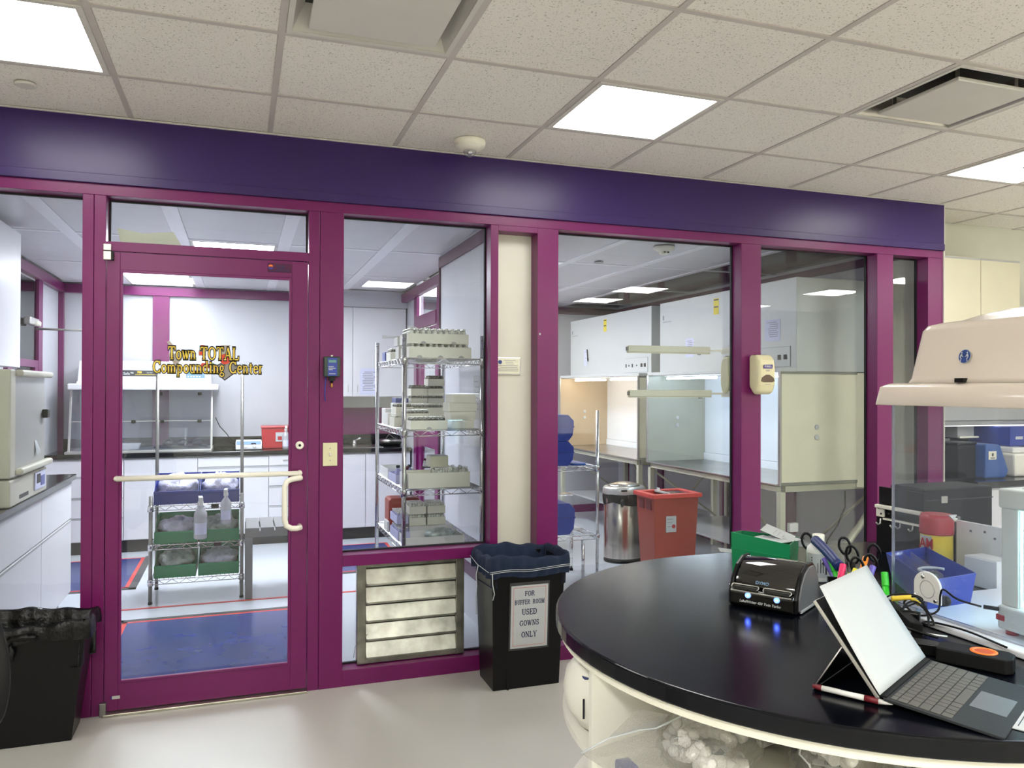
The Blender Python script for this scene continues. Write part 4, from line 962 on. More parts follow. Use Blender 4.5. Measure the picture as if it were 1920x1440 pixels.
def carton(label, x0, x1, y0, y1, z, h, m='white_plastic', top=None, rz=0.0, group=None, name='carton', bev=0.0015):
    t = thing(name, label, 'box', ((x0 + x1) / 2, (y0 + y1) / 2, z), group)
    part('body', MB(m).box(x0, x1, y0, y1, z, z + h, rz), t, bev)
    part('lid', MB(top or m).box(x0 + 0.002, x1 - 0.002, y0 + 0.002, y1 - 0.002, z + h + 0.0003, z + h + 0.0025, rz), t)
    return t
carton('white carton behind the long trays on the top shelf of the vial rack', 1.37, 1.45, 0.64, 0.74, Z, 0.075)
carton('brown-topped white carton stacked on the top shelf of the vial rack', 1.362, 1.452, 0.64, 0.75, Z + 0.079, 0.052, 'white_plastic', 'carton')
carton('small upright white box at the top left of the vial rack', 1.42, 1.475, 0.62, 0.635, Z + 0.03, 0.16)
carton('blue carton at the back left of the top shelf', 1.355, 1.43, 1.02, 1.12, Z, 0.055, 'blue_bin', 'blue_bin')
tray('short white vial tray left of the long ones on the top shelf', 1.355, 1.43, 0.82, 0.97, Z, 0.05, 4, 5, vm='vial_dark')
Z = SZ[1] + 0.006
tray('long white vial tray at the front of the second shelf', 1.385, 1.60, 0.36, 0.50, Z, 0.050, 8, 4, vm='vial_dark', vh=.036)
tray('white tray with dark vials set back on the second shelf', 1.40, 1.54, 0.53, 0.66, Z, 0.085, 6, 4, vm='vial_dark')
tray('white vial tray at the left of the second shelf', 1.355, 1.46, 0.69, 0.85, Z, 0.055, 6, 4)
tray('white vial tray stacked above the left tray on the second shelf', 1.365, 1.47, 0.69, 0.85, Z + 0.065, 0.055, 6, 4, vm='vial_dark')
tray('white tray with dark vials in the middle of the second shelf', 1.48, 1.66, 0.69, 0.84, Z, 0.115, 8, 4, vm='vial_dark')
carton('white box at the front left corner of the second shelf', 1.350, 1.39, 0.88, 1.0, Z, 0.075); carton('taller white box at the left of the second shelf', 1.36, 1.43, 1.02, 1.16, Z, 0.10)
carton('blue carton with pink caps on top, second shelf', 1.40, 1.48, 0.88, 1.02, Z + 0.14, 0.03, 'blue_bin', 'paper_blue')
carton('flat white box under the blue carton', 1.395, 1.49, 0.87, 1.03, Z + 0.10, 0.036); carton('low white box at the bottom of the stack under the blue carton', 1.395, 1.485, 0.87, 1.03, Z, 0.095)
for col, (xa, n) in enumerate(((1.50, 4), (1.612, 5))):
    for k in range(n):
        tray('small vial tray, %s of the %s stack at the back of the second shelf' % (('lowest', 'second', 'third', 'fourth', 'topmost')[k] if k < n - 1 else 'topmost', ('left', 'right')[col]),
             xa, xa + 0.105, 0.90, 1.02, Z + 0.062 * k, 0.045, 6, 4, vm='vial_dark', cap='vial_dark', scoop=False, m='light_grey' if False else 'warm_white')
for k, (dx_, w_) in enumerate(((0.0, 0.135), (-0.006, 0.15), (-0.014, 0.165), (0.004, 0.14))):
    carton(('lowest', 'second', 'third', 'topmost')[k] + ' flat cream box stacked at the right end of the second shelf', 1.635 + dx_, 1.635 + dx_ + w_, 0.40, 0.56, Z + 0.050 * k, 0.046, 'warm_white', group='flat cream boxes stacked on the vial rack')
# third shelf
Z = SZ[2] + 0.006
tray('long cream tray of loose vials at the front of the third shelf', 1.375, 1.735, 0.36, 0.55, Z, 0.085, 0, scoop=False)
m = MB('vial_glass'); rnd = random.Random(4)
for k in range(46):
    x = rnd.uniform(1.54, 1.725); y = rnd.uniform(0.375, 0.535); m.use('vial_glass').lathe([(0.011, 0), (0.011, 0.03), (0.006, 0.037)], (x, y, Z + 0.065 + rnd.uniform(-.01, .012)), 6); m.use('vial_cap').lathe([(0.008, 0.037), (0.008, 0.045)], (x, y, Z + 0.066), 6)
o = solo('loose_vials', 'loose clear vials heaped at the right of the long cream tray', 'vials', m, (1.63, 0.45, Z + .01)); o['kind'] = 'stuff'
carton('cream carton sitting on the vials of the third shelf', 1.515, 1.62, 0.42, 0.53, Z + 0.112, 0.062, 'cream_laminate', 'light_grey')
carton('white upright box at the left of the third shelf', 1.352, 1.372, 0.40, 0.50, Z, 0.085)
tray('lilac tray of bottles at the left of the third shelf', 1.352, 1.50, 0.62, 0.86, Z, 0.05, 0, m='lilac_tray', scoop=False)
tray('open white tray at the back left of the third shelf', 1.355, 1.52, 0.90, 1.18, Z, 0.06, 0, m='white_plastic', scoop=False)
for k, (x, y) in enumerate(((1.40, 0.80), (1.445, 0.74), (1.475, 0.82), (1.425, 0.66))):
    t = thing('glass_bottle', ('small capped glass bottle, %s of four in the lilac tray' % ('rear left', 'middle', 'rear right', 'front')[k]), 'bottle', (x, y, Z + 0.006), 'small bottles in the lilac tray')
    part('glass_body', MB('vial_lilac').lathe([(0.019, 0), (0.020, 0.004), (0.020, 0.045), (0.009, 0.062), (0.009, 0.07)], (x, y, Z + 0.008), 12), t)
    part('cap', MB('maroon' if k % 2 else 'dark_grey').lathe([(0.012, 0.068), (0.012, 0.083)], (x, y, Z + 0.008), 12), t)
t = thing('ampoule_rack', 'tilted row of white ampoules with maroon caps on the third shelf', 'ampoule rack', (1.56, 0.62, Z + 0.06))
for k in range(7):
    part('ampoule', MB('white_plastic').tube([(1.515 + 0.014 * k, 0.60, Z + 0.10 - 0.002 * k), (1.522 + 0.014 * k, 0.60, Z + 0.135 - 0.002 * k)], 0.006, 6).use('maroon').tube([(1.522 + 0.014 * k, 0.60, Z + 0.135 - 0.002 * k), (1.524 + 0.014 * k, 0.60, Z + 0.148 - 0.002 * k)], 0.0066, 6), t)
part('holder', MB('dark_grey').box(1.505, 1.615, 0.59, 0.61, Z + 0.0905, Z + 0.096), t)
# fourth shelf
Z = SZ[3] + 0.006
k = 0
for x0, x1, y0, z in ((1.435, 1.535, 0.62, 0.0), (1.545, 1.655, 0.62, 0.0), (1.435, 1.535, 0.62, 0.068), (1.545, 1.655, 0.62, 0.068)):
    tray('cream vial tray, %s of the four-tray block on the lowest shelf' % ('lower left', 'lower right', 'upper left', 'upper right')[k], x0, x1, y0, y0 + 0.14, Z + z + 0.07, 0.045, 6, 4, vh=0.036, scoop=False); k += 1
carton('long flat white carton under the four-tray block', 1.43, 1.70, 0.60, 0.78, Z, 0.066)
tray('lilac tray of bottles, lower one at the left of the lowest shelf', 1.352, 1.425, 0.55, 0.80, Z, 0.05, 4, 5, m='lilac_tray', vm='vial_lilac', scoop=False)
tray('lilac tray of bottles, upper one at the left of the lowest shelf', 1.36, 1.428, 0.62, 0.84, Z + 0.085, 0.045, 4, 4, m='lilac_tray', vm='vial_lilac', vh=.05, scoop=False)
carton('white box end poking out at the left of the lowest shelf', 1.346, 1.36, 0.86, 0.98, Z, 0.06)
tray('big open white tray at the front of the lowest shelf', 1.36, 1.70, 0.352, 0.56, Z - 0.001, 0.05, 0, m='white_plastic', scoop=False)
solo('crumpled_bag', 'crumpled clear bag in the big open tray on the lowest shelf', 'bag', MB('bag_grey').blob((1.58, 0.45, Z + 0.045), (0.085, 0.06, 0.036), 18, 10, 0.15, 9), (1.58, 0.45, Z + .01))
t = thing('orange_case', 'orange-red plastic case under the third shelf', 'case', (1.45, 0.95, Z + 0.15))
part('body', MB('red_bin').box(1.36, 1.56, 0.88, 1.05, Z, Z + 0.20), t, 0.02, seg=3); part('latch', MB('black_plastic').box(1.52, 1.55, 0.872, 0.88, Z + 0.12, Z + 0.17), t, 0.003)
# sheets and holders on the divider wall
notice('grey instruction sheet on the divider wall behind the vial rack', 0.72, 0.86, 1.8995, 1.30, 1.58, m='light_grey', lines=6, axis='x')
notice('small blank grey sheet on the divider wall, nearer the glass', 0.38, 0.60, 1.8995, 1.28, 1.52, m='light_grey', lines=1, axis='x')

# ---- left counter with incubator
t = cabinet('drawer_cabinet', 'white drawer cabinet with cream-edged fronts at the far left, under the incubator', AL + 0.01, -0.61, 0.30, 2.07, 0.09, 0.862,
        [('drawer', 0.30, 1.22, 0.60, 0.855), ('drawer', 1.22, 2.07, 0.60, 0.855), ('drawer', 0.30, 1.22, 0.10, 0.595), ('drawer', 1.22, 2.07, 0.10, 0.595)], face='x', toe=(AL + 0.02, -0.68, 0.32, 2.05, 0.0, 0.09))
for y0 in (0.30,):
    for a, b_ in ((0.60, 0.852), (0.105, 0.59)): part('edge_band', MB('cream_laminate').box(-0.629, -0.6095, y0 - 0.0015, y0 + 0.001, a, b_), t)
solo('worktop', 'dark worktop at the far left carrying the incubator', 'worktop', MB('black_counter').box(AL + 0.005, -0.585, 0.28, 2.10, 0.863, 0.90), (-0.87, 1.2, 0.863), 0.004)
t = thing('incubator', 'cream laboratory incubator with hinged doors on the left counter', 'incubator', (-0.83, 0.8, 0.90))
ix0, ix1, iy0, iy1 = -1.10, -0.585, 0.45, 1.22
part('base', MB('incubator').box(ix0, ix1, iy0 + 0.0, iy1, 0.902, 1.035), t, 0.008, seg=3)
part('body', MB('incubator_side').box(ix0, ix1 - 0.012, iy0 + 0.10, iy1, 1.0355, 1.575), t, 0.006)
part('door', MB('incubator').box(ix0 + 0.0, ix0 + 0.375, iy0, iy0 + 0.095, 1.045, 1.585), t, 0.008, seg=3)
part('door', MB('incubator').box(ix0 + 0.385, ix1, iy0, iy0 + 0.095, 1.045, 1.585), t, 0.008, seg=3)
for z in (1.10, 1.44):
    m = MB('silver').box(ix0 + 0.335, ix0 + 0.378, iy0 - 0.004, iy0, z, z + 0.085).box(ix0 + 0.384, ix0 + 0.430, iy0 - 0.004, iy0, z, z + 0.085).tube([(ix0 + 0.381, iy0 - 0.006, z), (ix0 + 0.381, iy0 - 0.006, z + 0.085)], 0.006, 8)
    for a in (0.35, 0.41):
        for b_ in (0.015, 0.07): m.use('light_grey').lathe([(0.006, 0), (0.004, -0.005)], (ix0 + a, iy0 - 0.004, z + b_), 8, axis='y').use('silver')
    part('hinge', m, t)
for z in (1.55, 1.05):
    part('side_molding', MB('incubator').box(ix1 - 0.012, ix1 + 0.03, iy0 + 0.11, iy1 + 0.02, z, z + 0.035), t, 0.014, seg=4)
part('latch', MB('black_plastic').box(ix1 - 0.01, ix1 + 0.02, 1.14, 1.2, 1.32, 1.37), t, 0.006)
part('control_panel', MB('paper_blue').box(ix1, ix1 + 0.008, 0.92, 1.16, 0.93, 1.025), t, 0.002)
part('control_display', MB('ink').box(ix1 + 0.008, ix1 + 0.0095, 0.95, 1.03, 0.965, 1.015), t); part('control_display', MB('lcd').box(ix1 + 0.008, ix1 + 0.0095, 1.04, 1.13, 0.945, 1.0), t)
part('badge', MB('dark_grey').box(ix1 - 0.0, ix1 + 0.0015, 0.62, 0.80, 0.925, 0.945), t)
part('indicator', MB('led_red').box(ix0 + 0.405, ix0 + 0.41, iy0 - 0.0055, iy0 - 0.004, 1.11, 1.14), t)
part('torn_tape', MB('paper').quad((ix1 - 0.0115, 0.98, 1.20), (ix1 - 0.0115, 1.02, 1.20), (ix1 + 0.01, 1.03, 1.13), (ix1 - 0.0, 0.98, 1.12)), t, solid=0.001)
t = thing('file_holder', 'white file holder with orange papers at the left edge beside the incubator', 'file holder', (-0.66, 0.36, 0.90))
part('holder', MB('white_plastic').box(-0.735, -0.625, 0.33, 0.42, 0.901, 1.04), t, 0.003)
part('papers', MB('paper').box(-0.73, -0.63, 0.345, 0.405, 1.041, 1.10), t); part('orange_papers', MB('orange').box(-0.728, -0.63, 0.34, 0.344, 1.041, 1.105), t)

# ================================================================ buffer room: laminar flow hoods
def flow_hood(label, y0, y1, tube, side_far, back, cord=False, near=True):
    t = thing('flow_hood', label, 'flow hood', (4.4, (y0 + y1) / 2, 0))
    xf, xu, xb = 3.97, 4.10, 4.86; zb, zw, zt_ = 0.845, 1.615, 2.275
    part('upper_housing', MB('hood_panel').box(xu, xb, y0, y1, zw + 0.005, zt_), t, 0.004)
    part('front_lip', MB('hood_panel').box(xf, xu, y0, y1, zw + 0.004, zw + 0.03), t, 0.002)
    for y, m in ((y1 - 0.02, side_far), (y0, 'hood_cream')):
        part('side_panel', MB(m).box(xf, 4.62, y, y + 0.02, zb, zw), t, 0.002)
    m = MB('steel')
    for y in (y0 - 0.003, y1 - 0.017): m.box(xf - 0.008, xf + 0.006, y, y + 0.023, zb - .01, zw + .005)
    part('edge_channel', m, t)
    part('edge_channel', MB('hood_grey').box(xf, 4.62, y0 - 0.006, y0 + 0.003, zb - 0.008, zb + 0.012).box(xf, 4.62, y0 - 0.006, y0 + 0.003, zw - 0.012, zw + 0.004), t, label='grey edging of the near side panel')
    part('rear_housing', MB('hood_cream').box(4.62, xb, y0, y1, 0.80, zw), t, 0.004)
    part('filter_face', MB(back).box(4.56, 4.615, y0 + 0.022, y1 - 0.022, zb + 0.07, zw - 0.002), t, 0.002)
    part('work_surface', MB('steel').box(xf - 0.02, 4.615, y0 + 0.021, y1 - 0.021, zb - 0.012, zb + 0.002), t, 0.003)
    part('rear_strip', MB('work_white').box(4.55, 4.61, y0 + .022, y1 - .022, zb + 0.003, zb + 0.068), t)
    part('work_ceiling', MB('work_white').box(4.02, 4.615, y0 + 0.021, y1 - 0.021, zw - 0.002, zw + 0.004), t)
    for a, b_ in (((y0 + y1) / 2 + 0.06, y1 - 0.1), (y0 + 0.1, (y0 + y1) / 2 - 0.06)):
        part('tube_lamp', MB(tube).tube([(4.12, a, zw - 0.022), (4.12, b_, zw - 0.022)], 0.009, 8), t, label='lit tube inside the hood')
    for y in (y1 - 0.0205, y0 - 0.0005):
        pass
    for z in (1.165, 1.235):
        c = MB('paper').lathe([(0.018, 0), (0.018, -0.003), (0.014, -0.004)], (4.27, y0 - 0.001, z), 16, axis='y'); part('port_plug', c, t, label='round white port plug')
        c = MB('paper').lathe([(0.018, 0), (0.018, -0.003), (0.014, -0.004)], (4.27, y1 - 0.021, z), 16, axis='y'); part('port_plug', c, t, label='round white port plug')
    # control panel with switches
    yc = y0 + 0.28
    pl = part('control_panel', MB('light_grey').box(xu - 0.004, xu, y0 + 0.06, y0 + 0.52, 1.655, 1.80), t, 0.001)
    fc = part('control_plate', MB('hood_panel').box(xu - 0.0052, xu - 0.004, y0 + 0.064, y0 + 0.516, 1.659, 1.796), t)
    for k, (yy, w_, h) in enumerate(((0.11, .03, .034), (0.175, .03, .034), (0.27, 0.012, .012), (0.36, .014, .034), (0.43, .012, .012), (0.49, .010, .034))):
        part('rocker_switch', MB('black_plastic').box(xu - 0.011, xu - 0.005, y0 + yy - w_ / 2, y0 + yy + w_ / 2, 1.725 - h / 2, 1.725 + h / 2), t, 0.001)
    s = part('warning_label', MB('sign_yellow').box(xu - 0.002, xu, (y0 + y1) / 2 + 0.0, (y0 + y1) / 2 + 0.07, 2.10, 2.23), t)
    part('warning_print', MB('black_plastic').box(xu - 0.0026, xu - .002, (y0 + y1) / 2 + 0.006, (y0 + y1) / 2 + 0.064, 2.155, 2.165).box(xu - 0.0026, xu - .002, (y0 + y1) / 2 + 0.004, (y0 + y1) / 2 + 0.066, 2.212, 2.222), t)
    part('maker_mark', MB('ink_grey').box(xu - 0.0015, xu, y1 - 0.20, y1 - 0.05, 2.098, 2.103).box(xu - 0.0015, xu, y1 - 0.07, y1 - 0.05, 2.12, 2.16), t)
    # stand
    for x in (3.995, 4.80):
        for y in (y0 + 0.03, y1 - 0.03): part('leg', MB('tube_metal').box(x - 0.022, x + 0.022, y - 0.022, y + 0.022, 0.0, 0.79), t, 0.004)
    for y in (y0 + 0.03, y1 - 0.03): part('stand_rail', MB('tube_metal').box(4.02, 4.775, y - 0.018, y + 0.018, 0.79, 0.832), t, 0.002)
    for x in (3.995, 4.80): part('stand_rail', MB('tube_metal').box(x - 0.018, x + 0.018, y0 + 0.05, y1 - 0.05, 0.79, 0.825), t, 0.002)
    part('shelf', MB('light_grey').box(4.05, 4.75, y0 + 0.06, y1 - 0.06, 0.30, 0.32), t, 0.002)
    part('brace', MB('tube_metal').tube([(4.80, y0 + 0.05, 0.77), (4.80, y0 + 0.75, 0.2)], 0.012, 6), t); part('brace', MB('tube_metal').tube([(4.80, y1 - 0.05, 0.77), (4.80, y1 - 0.75, 0.2)], 0.012, 6), t)
    part('brace', MB('tube_metal').tube([(4.02, y1 - 0.03, 0.76), (4.78, y1 - 0.03, 0.25)], 0.010, 6), t)
    return t
h2 = flow_hood('nearer white laminar flow hood with a cream side panel, cool-lit inside', 0.46, 2.315, 'tube_cool', 'work_grey', 'work_white')
h1 = flow_hood('farther white laminar flow hood, warm-lit, the glow tinted into its inner wall', 2.475, 4.36, 'tube_warm', 'work_warm_lit', 'work_white')  # brown of the far inner wall is warm lamp light put into its colour
part('drain_pipe', MB('tube_metal').tube([(4.72, 0.44, 0.80), (4.70, 0.40, 0.66), (4.45, 0.38, 0.42), (4.30, 0.36, 0.22)], 0.026, 10), h2, label='thick cream pipe sloping down under the hood')
part('power_cord', MB('black_plastic').tube([(4.48, 0.42, 0.79), (4.47, 0.41, 0.68), (4.40, 0.40, 0.56), (4.30, 0.39, 0.46), (4.27, 0.38, 0.38)], 0.005, 6), h2)
part('outlet_box', MB('white_plastic').box(4.03, 4.10, 0.44, 0.47, 0.52, 0.58), h2, 0.003)
t = thing('machine_tray', 'white metal tray of black-knobbed equipment under the nearer hood', 'tray', (4.35, 0.7, 0.33))
part('body', MB('light_grey').box(4.05, 4.55, 0.52, 0.85, 0.322, 0.42), t, 0.004)
for k in range(5): part('knob', MB('black_plastic').lathe([(0.016, 0), (0.014, 0.02)], (4.1 + 0.09 * k, 0.62, 0.42), 10), t)
notice('square certificate on the near end of the nearer hood', 0.63, 0.80, 4.0985, 1.845, 2.00, axis='x', lines=8)
notice('small upright notice at the far end of the nearer hood', 1.75, 1.88, 4.0985, 1.77, 1.93, axis='x', lines=8)
notice('small notice hanging loose on the farther hood', 3.90, 3.98, 4.0975, 1.75, 1.93, axis='x', lines=2)
solo('black_marker', 'black marker beside the loose notice on the farther hood', 'marker', MB('black_plastic').tube([(4.09, 3.86, 1.80), (4.09, 3.885, 1.93)], 0.007, 8), (4.09, 3.87, 1.8))
notice('printed notice hanging at the glass beside the dispenser', 3.08, 3.20, 0.30, 1.72, 1.85, lines=4, m='light_grey') if False else None
# cream rails behind the glass, held from the post
for lab, x0, x1, z, px in (('upper of two long cream rails behind the hood-room glass', 2.67, 3.24, 1.735, 0), ('lower of two long cream rails behind the hood-room glass', 2.68, 3.25, 1.467, 0)):
    t = thing('wall_rail', lab, 'rail', ((x0 + x1) / 2, 0.22, z))
    part('bar', MB('rail_cream').box(x0, x1, 0.20, 0.23, z - 0.016, z + 0.024), t, 0.004)
    part('end_cap', MB('dark_grey').box(x0 - 0.004, x0 - 0.0003, 0.202, 0.228, z - 0.008, z + 0.014), t)
    part('lower_flange', MB('cream_laminate').box(x0, x1, 0.205, 0.225, z - 0.022, z - 0.0125), t)
    part('bracket', MB('warm_white').box(x1 - 0.0, 3.34, 0.21, 0.222, z - 0.004, z + 0.008).box(3.33, 3.345, 0.115, 0.222, z - 0.02, z + 0.02), t)
    part('clip', MB('dark_grey').box(x1 - 0.09, x1 - 0.07, 0.20, 0.21, z - 0.028, z - 0.0225), t)

# wire rack with blue bins
t = thing('bin_rack', 'chrome wire rack with blue bins at the left of the hood room', 'wire rack', (2.78, 1.7, 0))
qx0, qx1, qy0, qy1 = 2.45, 3.085, 1.50, 1.95
post(t, qx1, qy0, 0, 1.33, 'chrome'); post(t, qx0, qy0, 0, 1.33, 'chrome'); post(t, qx0, qy1, 0, 1.33, 'chrome'); post(t, qx1 - 0.02, qy1, 0, 0.34, 'chrome')
for z in (0.90, 0.37): wire_shelf(t, qx0, qx1, qy0, qy1, z, 'x')
for z in (0.90, 0.37): collar(t, qx1, qy0, z)
post(t, 2.965, qy0 - 0.001, 0, 0.34, 'chrome', foot=True)
def octbin(label, cx, y0, y1, z0, h, w_, m='blue_bin', group='blue stacking bins in the hood room'):
    t = thing('stacking_bin', label, 'bin', (cx, (y0 + y1) / 2, z0), group)
    c = 0.045; x0, x1 = cx - w_ / 2, cx + w_ / 2
    poly = [(x0 + c, z0), (x1 - c, z0), (x1 - 0.008, z0 + c), (x1, z0 + h * .55), (x1, z0 + h - c), (x1 - c, z0 + h), (x0 + c, z0 + h), (x0, z0 + h - c), (x0, z0 + c)]
    part('shell', MB(m).prism(poly, 'y', y0, y1), t, 0.004)
    part('rim', MB('blue_bin_dark').prism([(a, b_) for a, b_ in ((x0 - 0.004, z0 + h * 0.52), (x1 + 0.003, z0 + h * 0.52), (x1 + 0.003, z0 + h * 0.57), (x0 - 0.004, z0 + h * 0.57))], 'y', y0 - 0.003, y1), t)
octbin('blue stacking bin, upper of two on the top shelf', 2.775, 1.55, 1.85, 1.095, 0.20, 0.27)
octbin('blue stacking bin, lower of two on the top shelf', 2.775, 1.55, 1.85, 0.905, 0.188, 0.27)
octbin('blue bin on the lower shelf of the hood-room rack', 2.78, 1.55, 1.82, 0.375, 0.24, 0.28)
solo('teal_pad', 'flat teal pad beside the blue bins', 'pad', MB('teal').prism(rrect(2.90, 3.03, 1.55, 1.80, 0.05), 'z', 0.905, 0.92), (2.96, 1.68, .905), 0.004)
t = thing('acrylic_holder', 'clear acrylic wipe holder beside the blue bin on the lower shelf', 'holder', (2.97, 1.68, 0.38))
part('box', MB('plastic_clear').box(2.86, 3.00, 1.75, 1.92, 0.40, 0.655), t, 0.01); part('base', MB('white_plastic').box(2.84, 3.03, 1.68, 1.93, 0.378, 0.399), t, 0.004)
t = thing('red_container', 'far red container with a small white label against the hood-room wall', 'sharps container', (3.05, 2.9, 0))
part('body', MB('red_bin').box(2.80, 3.25, 2.75, 3.10, 0.0, 0.93), t, 0.01); part('label_sheet', MB('paper').box(3.02, 3.09, 2.745, 2.7495, 0.63, 0.80), t); part('warning_mark', MB('red_box').prism(circ(3.053, 0.675, 0.022, 12), 'y', 2.743, 2.7449), t)

# steel bin
cx, cy = 3.655, 2.16
t = thing('steel_bin', 'oval brushed-steel waste bin with a black bag under its rim', 'waste bin', (cx, cy, 0))
part('body', MB('steel_brushed').lathe([(0.168, 0.03), (0.17, 0.05), (0.17, 0.565), (0.165, 0.57)], (cx, cy, 0), 40, 1.06, 0.85), t)
part('foot_ring', MB('black_plastic').lathe([(0.170, 0), (0.173, 0.02), (0.168, 0.03)], (cx, cy, 0), 32, 1.06, 0.85), t)
m = MB('black_bag'); rings = []; rnd = random.Random(3); prof = []
for k in range(40):
    a = 2 * PI * k / 40; j = 0.006 * math.sin(7 * a) + rnd.uniform(-.003, .003); dz = -0.075 - 0.035 * abs(math.sin(a * 1.5 + 0.6)) - (0.06 if 5.2 < a < 6.0 else 0)
    rings.append([m.v((cx + (r + j * q) * 1.06 * math.cos(a), cy + (r + j * q) * 0.85 * math.sin(a), z)) for r, z, q in ((0.172, 0.60, .3), (0.180, 0.57, 1), (0.176, 0.60 + dz * .6, 1), (0.1725, 0.60 + dz, .3))])
for k in range(40):
    A, B = rings[k], rings[(k + 1) % 40]
    for q in range(3): m._f([A[q], B[q], B[q + 1], A[q + 1]], True)
part('bag_rim', m, t)
part('bag_knot', MB('black_bag').blob((cx - 0.09, cy - 0.148, 0.525), (0.02, 0.018, 0.03), 10, 8, 0.2, 5), t)
part('lid_ring', MB('silver').lathe([(0.176, 0.585), (0.182, 0.60), (0.180, 0.635), (0.168, 0.650), (0.150, 0.652)], (cx, cy, 0), 40, 1.06, 0.85), t, label='white and silver lid ring')
part('lid', MB('steel').lathe([(0.150, 0.645), (0.12, 0.668), (0.06, 0.684), (0.01, 0.688)], (cx, cy, 0), 32, 1.06, 0.85), t)
part('sensor', MB('black_gloss').box(cx - 0.10, cx - 0.045, cy - 0.150, cy - 0.138, 0.618, 0.632), t, 0.002)
# red container, open top
x0, x1, y0, y1, zz = 3.37, 3.75, 1.13, 1.40, 0.715
t = thing('sharps_container', 'tall red sharps container with an orange rim beside the steel bin', 'sharps container', ((x0 + x1) / 2, (y0 + y1) / 2, 0))
mb = MB('red_bin')
def shell4(mb, a, b_, z0, z1, k):
    (ax0, ax1, ay0, ay1), (cx0, cx1, cy0, cy1) = a, b_
    lo = [(ax0, ay0), (ax1, ay0), (ax1, ay1), (ax0, ay1)]; hi = [(cx0, cy0), (cx1, cy0), (cx1, cy1), (cx0, cy1)]
    O = [mb.v((*p, z0)) for p in lo]; P = [mb.v((*p, z1)) for p in hi]
    hi2 = [(cx0 + k, cy0 + k), (cx1 - k, cy0 + k), (cx1 - k, cy1 - k), (cx0 + k, cy1 - k)]; lo2 = [(ax0 + k, ay0 + k), (ax1 - k, ay0 + k), (ax1 - k, ay1 - k), (ax0 + k, ay1 - k)]
    Q = [mb.v((*p, z1)) for p in hi2]; W = [mb.v((*p, z0 + k)) for p in lo2]
    mb._f(O[::-1]); mb._f(W)
    for i in range(4):
        j = (i + 1) % 4; mb._f([O[i], O[j], P[j], P[i]]); mb._f([P[i], P[j], Q[j], Q[i]]); mb._f([Q[i], Q[j], W[j], W[i]])
shell4(mb, (x0 + 0.03, x1 - 0.025, y0 + 0.03, y1 - 0.03), (x0, x1, y0, y1), 0, zz - 0.02, 0.006); part('body', mb, t, 0.012, seg=3)
mb = MB('orange' if False else 'tape_red'); k = 0.03
for a in ((x0 - 0.02, x1 + 0.02, y0 - 0.02, y0 + k), (x0 - 0.02, x1 + 0.02, y1 - k, y1 + 0.02), (x0 - 0.02, x0 + k, y0 + k, y1 - k), (x1 - k, x1 + 0.02, y0 + k, y1 - k)): mb.box(*a, zz - 0.03, zz)
part('rim', mb, t, 0.004)
part('lid', MB('smoke_grey').box(x0 + 0.14, x1 - 0.03, y0 + 0.03, y1 - 0.03, zz - 0.015, zz - 0.008), t); part('lid_edge', MB('white_plastic').box(x0 + 0.14, x0 + 0.155, y0 + 0.03, y1 - 0.03, zz - 0.01, zz + 0.004).box(x0 + .155, x0 + .165, y0 + .2, y0 + .23, zz - 0.01, zz + .02), t)
part('handle_slot', MB('maroon').box(x0 - 0.004, x0 + 0.004, y0 + 0.04, y0 + 0.11, zz - 0.12, zz - 0.05), t); part('handle_slot', MB('maroon').box(x0 - 0.004, x0 + 0.004, y0 + 0.15, y0 + 0.22, zz - 0.12, zz - 0.05), t)
part('label_sheet', MB('paper').box(3.475, 3.56, y0 + 0.002, y0 + 0.012, 0.43, 0.55), t); part('warning_mark', MB('red_box').prism(circ(3.537, 0.473, 0.015, 12), 'y', y0 - 0.0005, y0 + 0.003), t)
part('label_print', MB('ink_grey').box(3.485, 3.53, y0 + 0.0005, y0 + 0.003, 0.525, 0.530).box(3.485, 3.525, y0 + 0.0005, y0 + 0.003, 0.50, 0.504).box(3.485, 3.515, y0 + 0.0005, y0 + 0.003, 0.47, 0.474), t, kind='stuff')

# ================================================================ alcove at the right
t = cabinet('alcove_cupboard', 'cream two-door wall cupboard in the alcove right of the partition', 4.985, 5.745, 0.10, 0.428, 1.46, 2.425, [('door', 4.985, 5.37, 1.465, 2.42), ('door', 5.37, 5.745, 1.465, 2.42)], m='cream_laminate')
t = thing('under_cabinet_light', 'slim under-cupboard lamp in the alcove, seen through the enclosure', 'lamp', (5.5, 0.2, 1.25))
part('housing', MB('light_grey').box(5.05, 6.6, 0.11, 0.20, 1.25, 1.283), t, 0.004); part('end_cap', MB('dark_grey').box(5.0, 5.0495, 0.115, 0.195, 1.253, 1.28), t); part('lens', MB('tube_front').box(5.06, 6.59, 0.13, 0.18, 1.2435, 1.2495), t)
solo('shelf_valance', 'grey valance panel under the alcove cupboards', 'panel', MB('light_grey').box(4.985, 6.9, 0.085, 0.428, 1.285, 1.459), (5.9, .2, 1.285), 0.003)
cabinet('wall_cupboard', 'grey-white wall cupboard at the right edge, lower than the cream one', 5.75, 6.9, 0.10, 0.428, 1.46, 2.10, [('door', 5.75, 6.3, 1.465, 2.095), ('door', 6.3, 6.9, 1.465, 2.095)])
cabinet('alcove_base_cabinet', 'white base cabinet in the alcove, mostly hidden by the enclosure', 4.985, 6.9, -0.17, 0.428, 0.10, 0.862, [('door', 4.985, 5.6, 0.105, 0.855), ('door', 5.6, 6.25, 0.105, 0.855), ('door', 6.25, 6.9, 0.105, 0.855)], toe=(4.99, 6.89, -0.11, 0.42, 0, 0.10))
solo('alcove_worktop', 'black worktop in the alcove', 'worktop', MB('black_counter').box(4.985, 6.92, -0.20, 0.428, 0.863, 0.90), (5.9, .1, .863), 0.004)
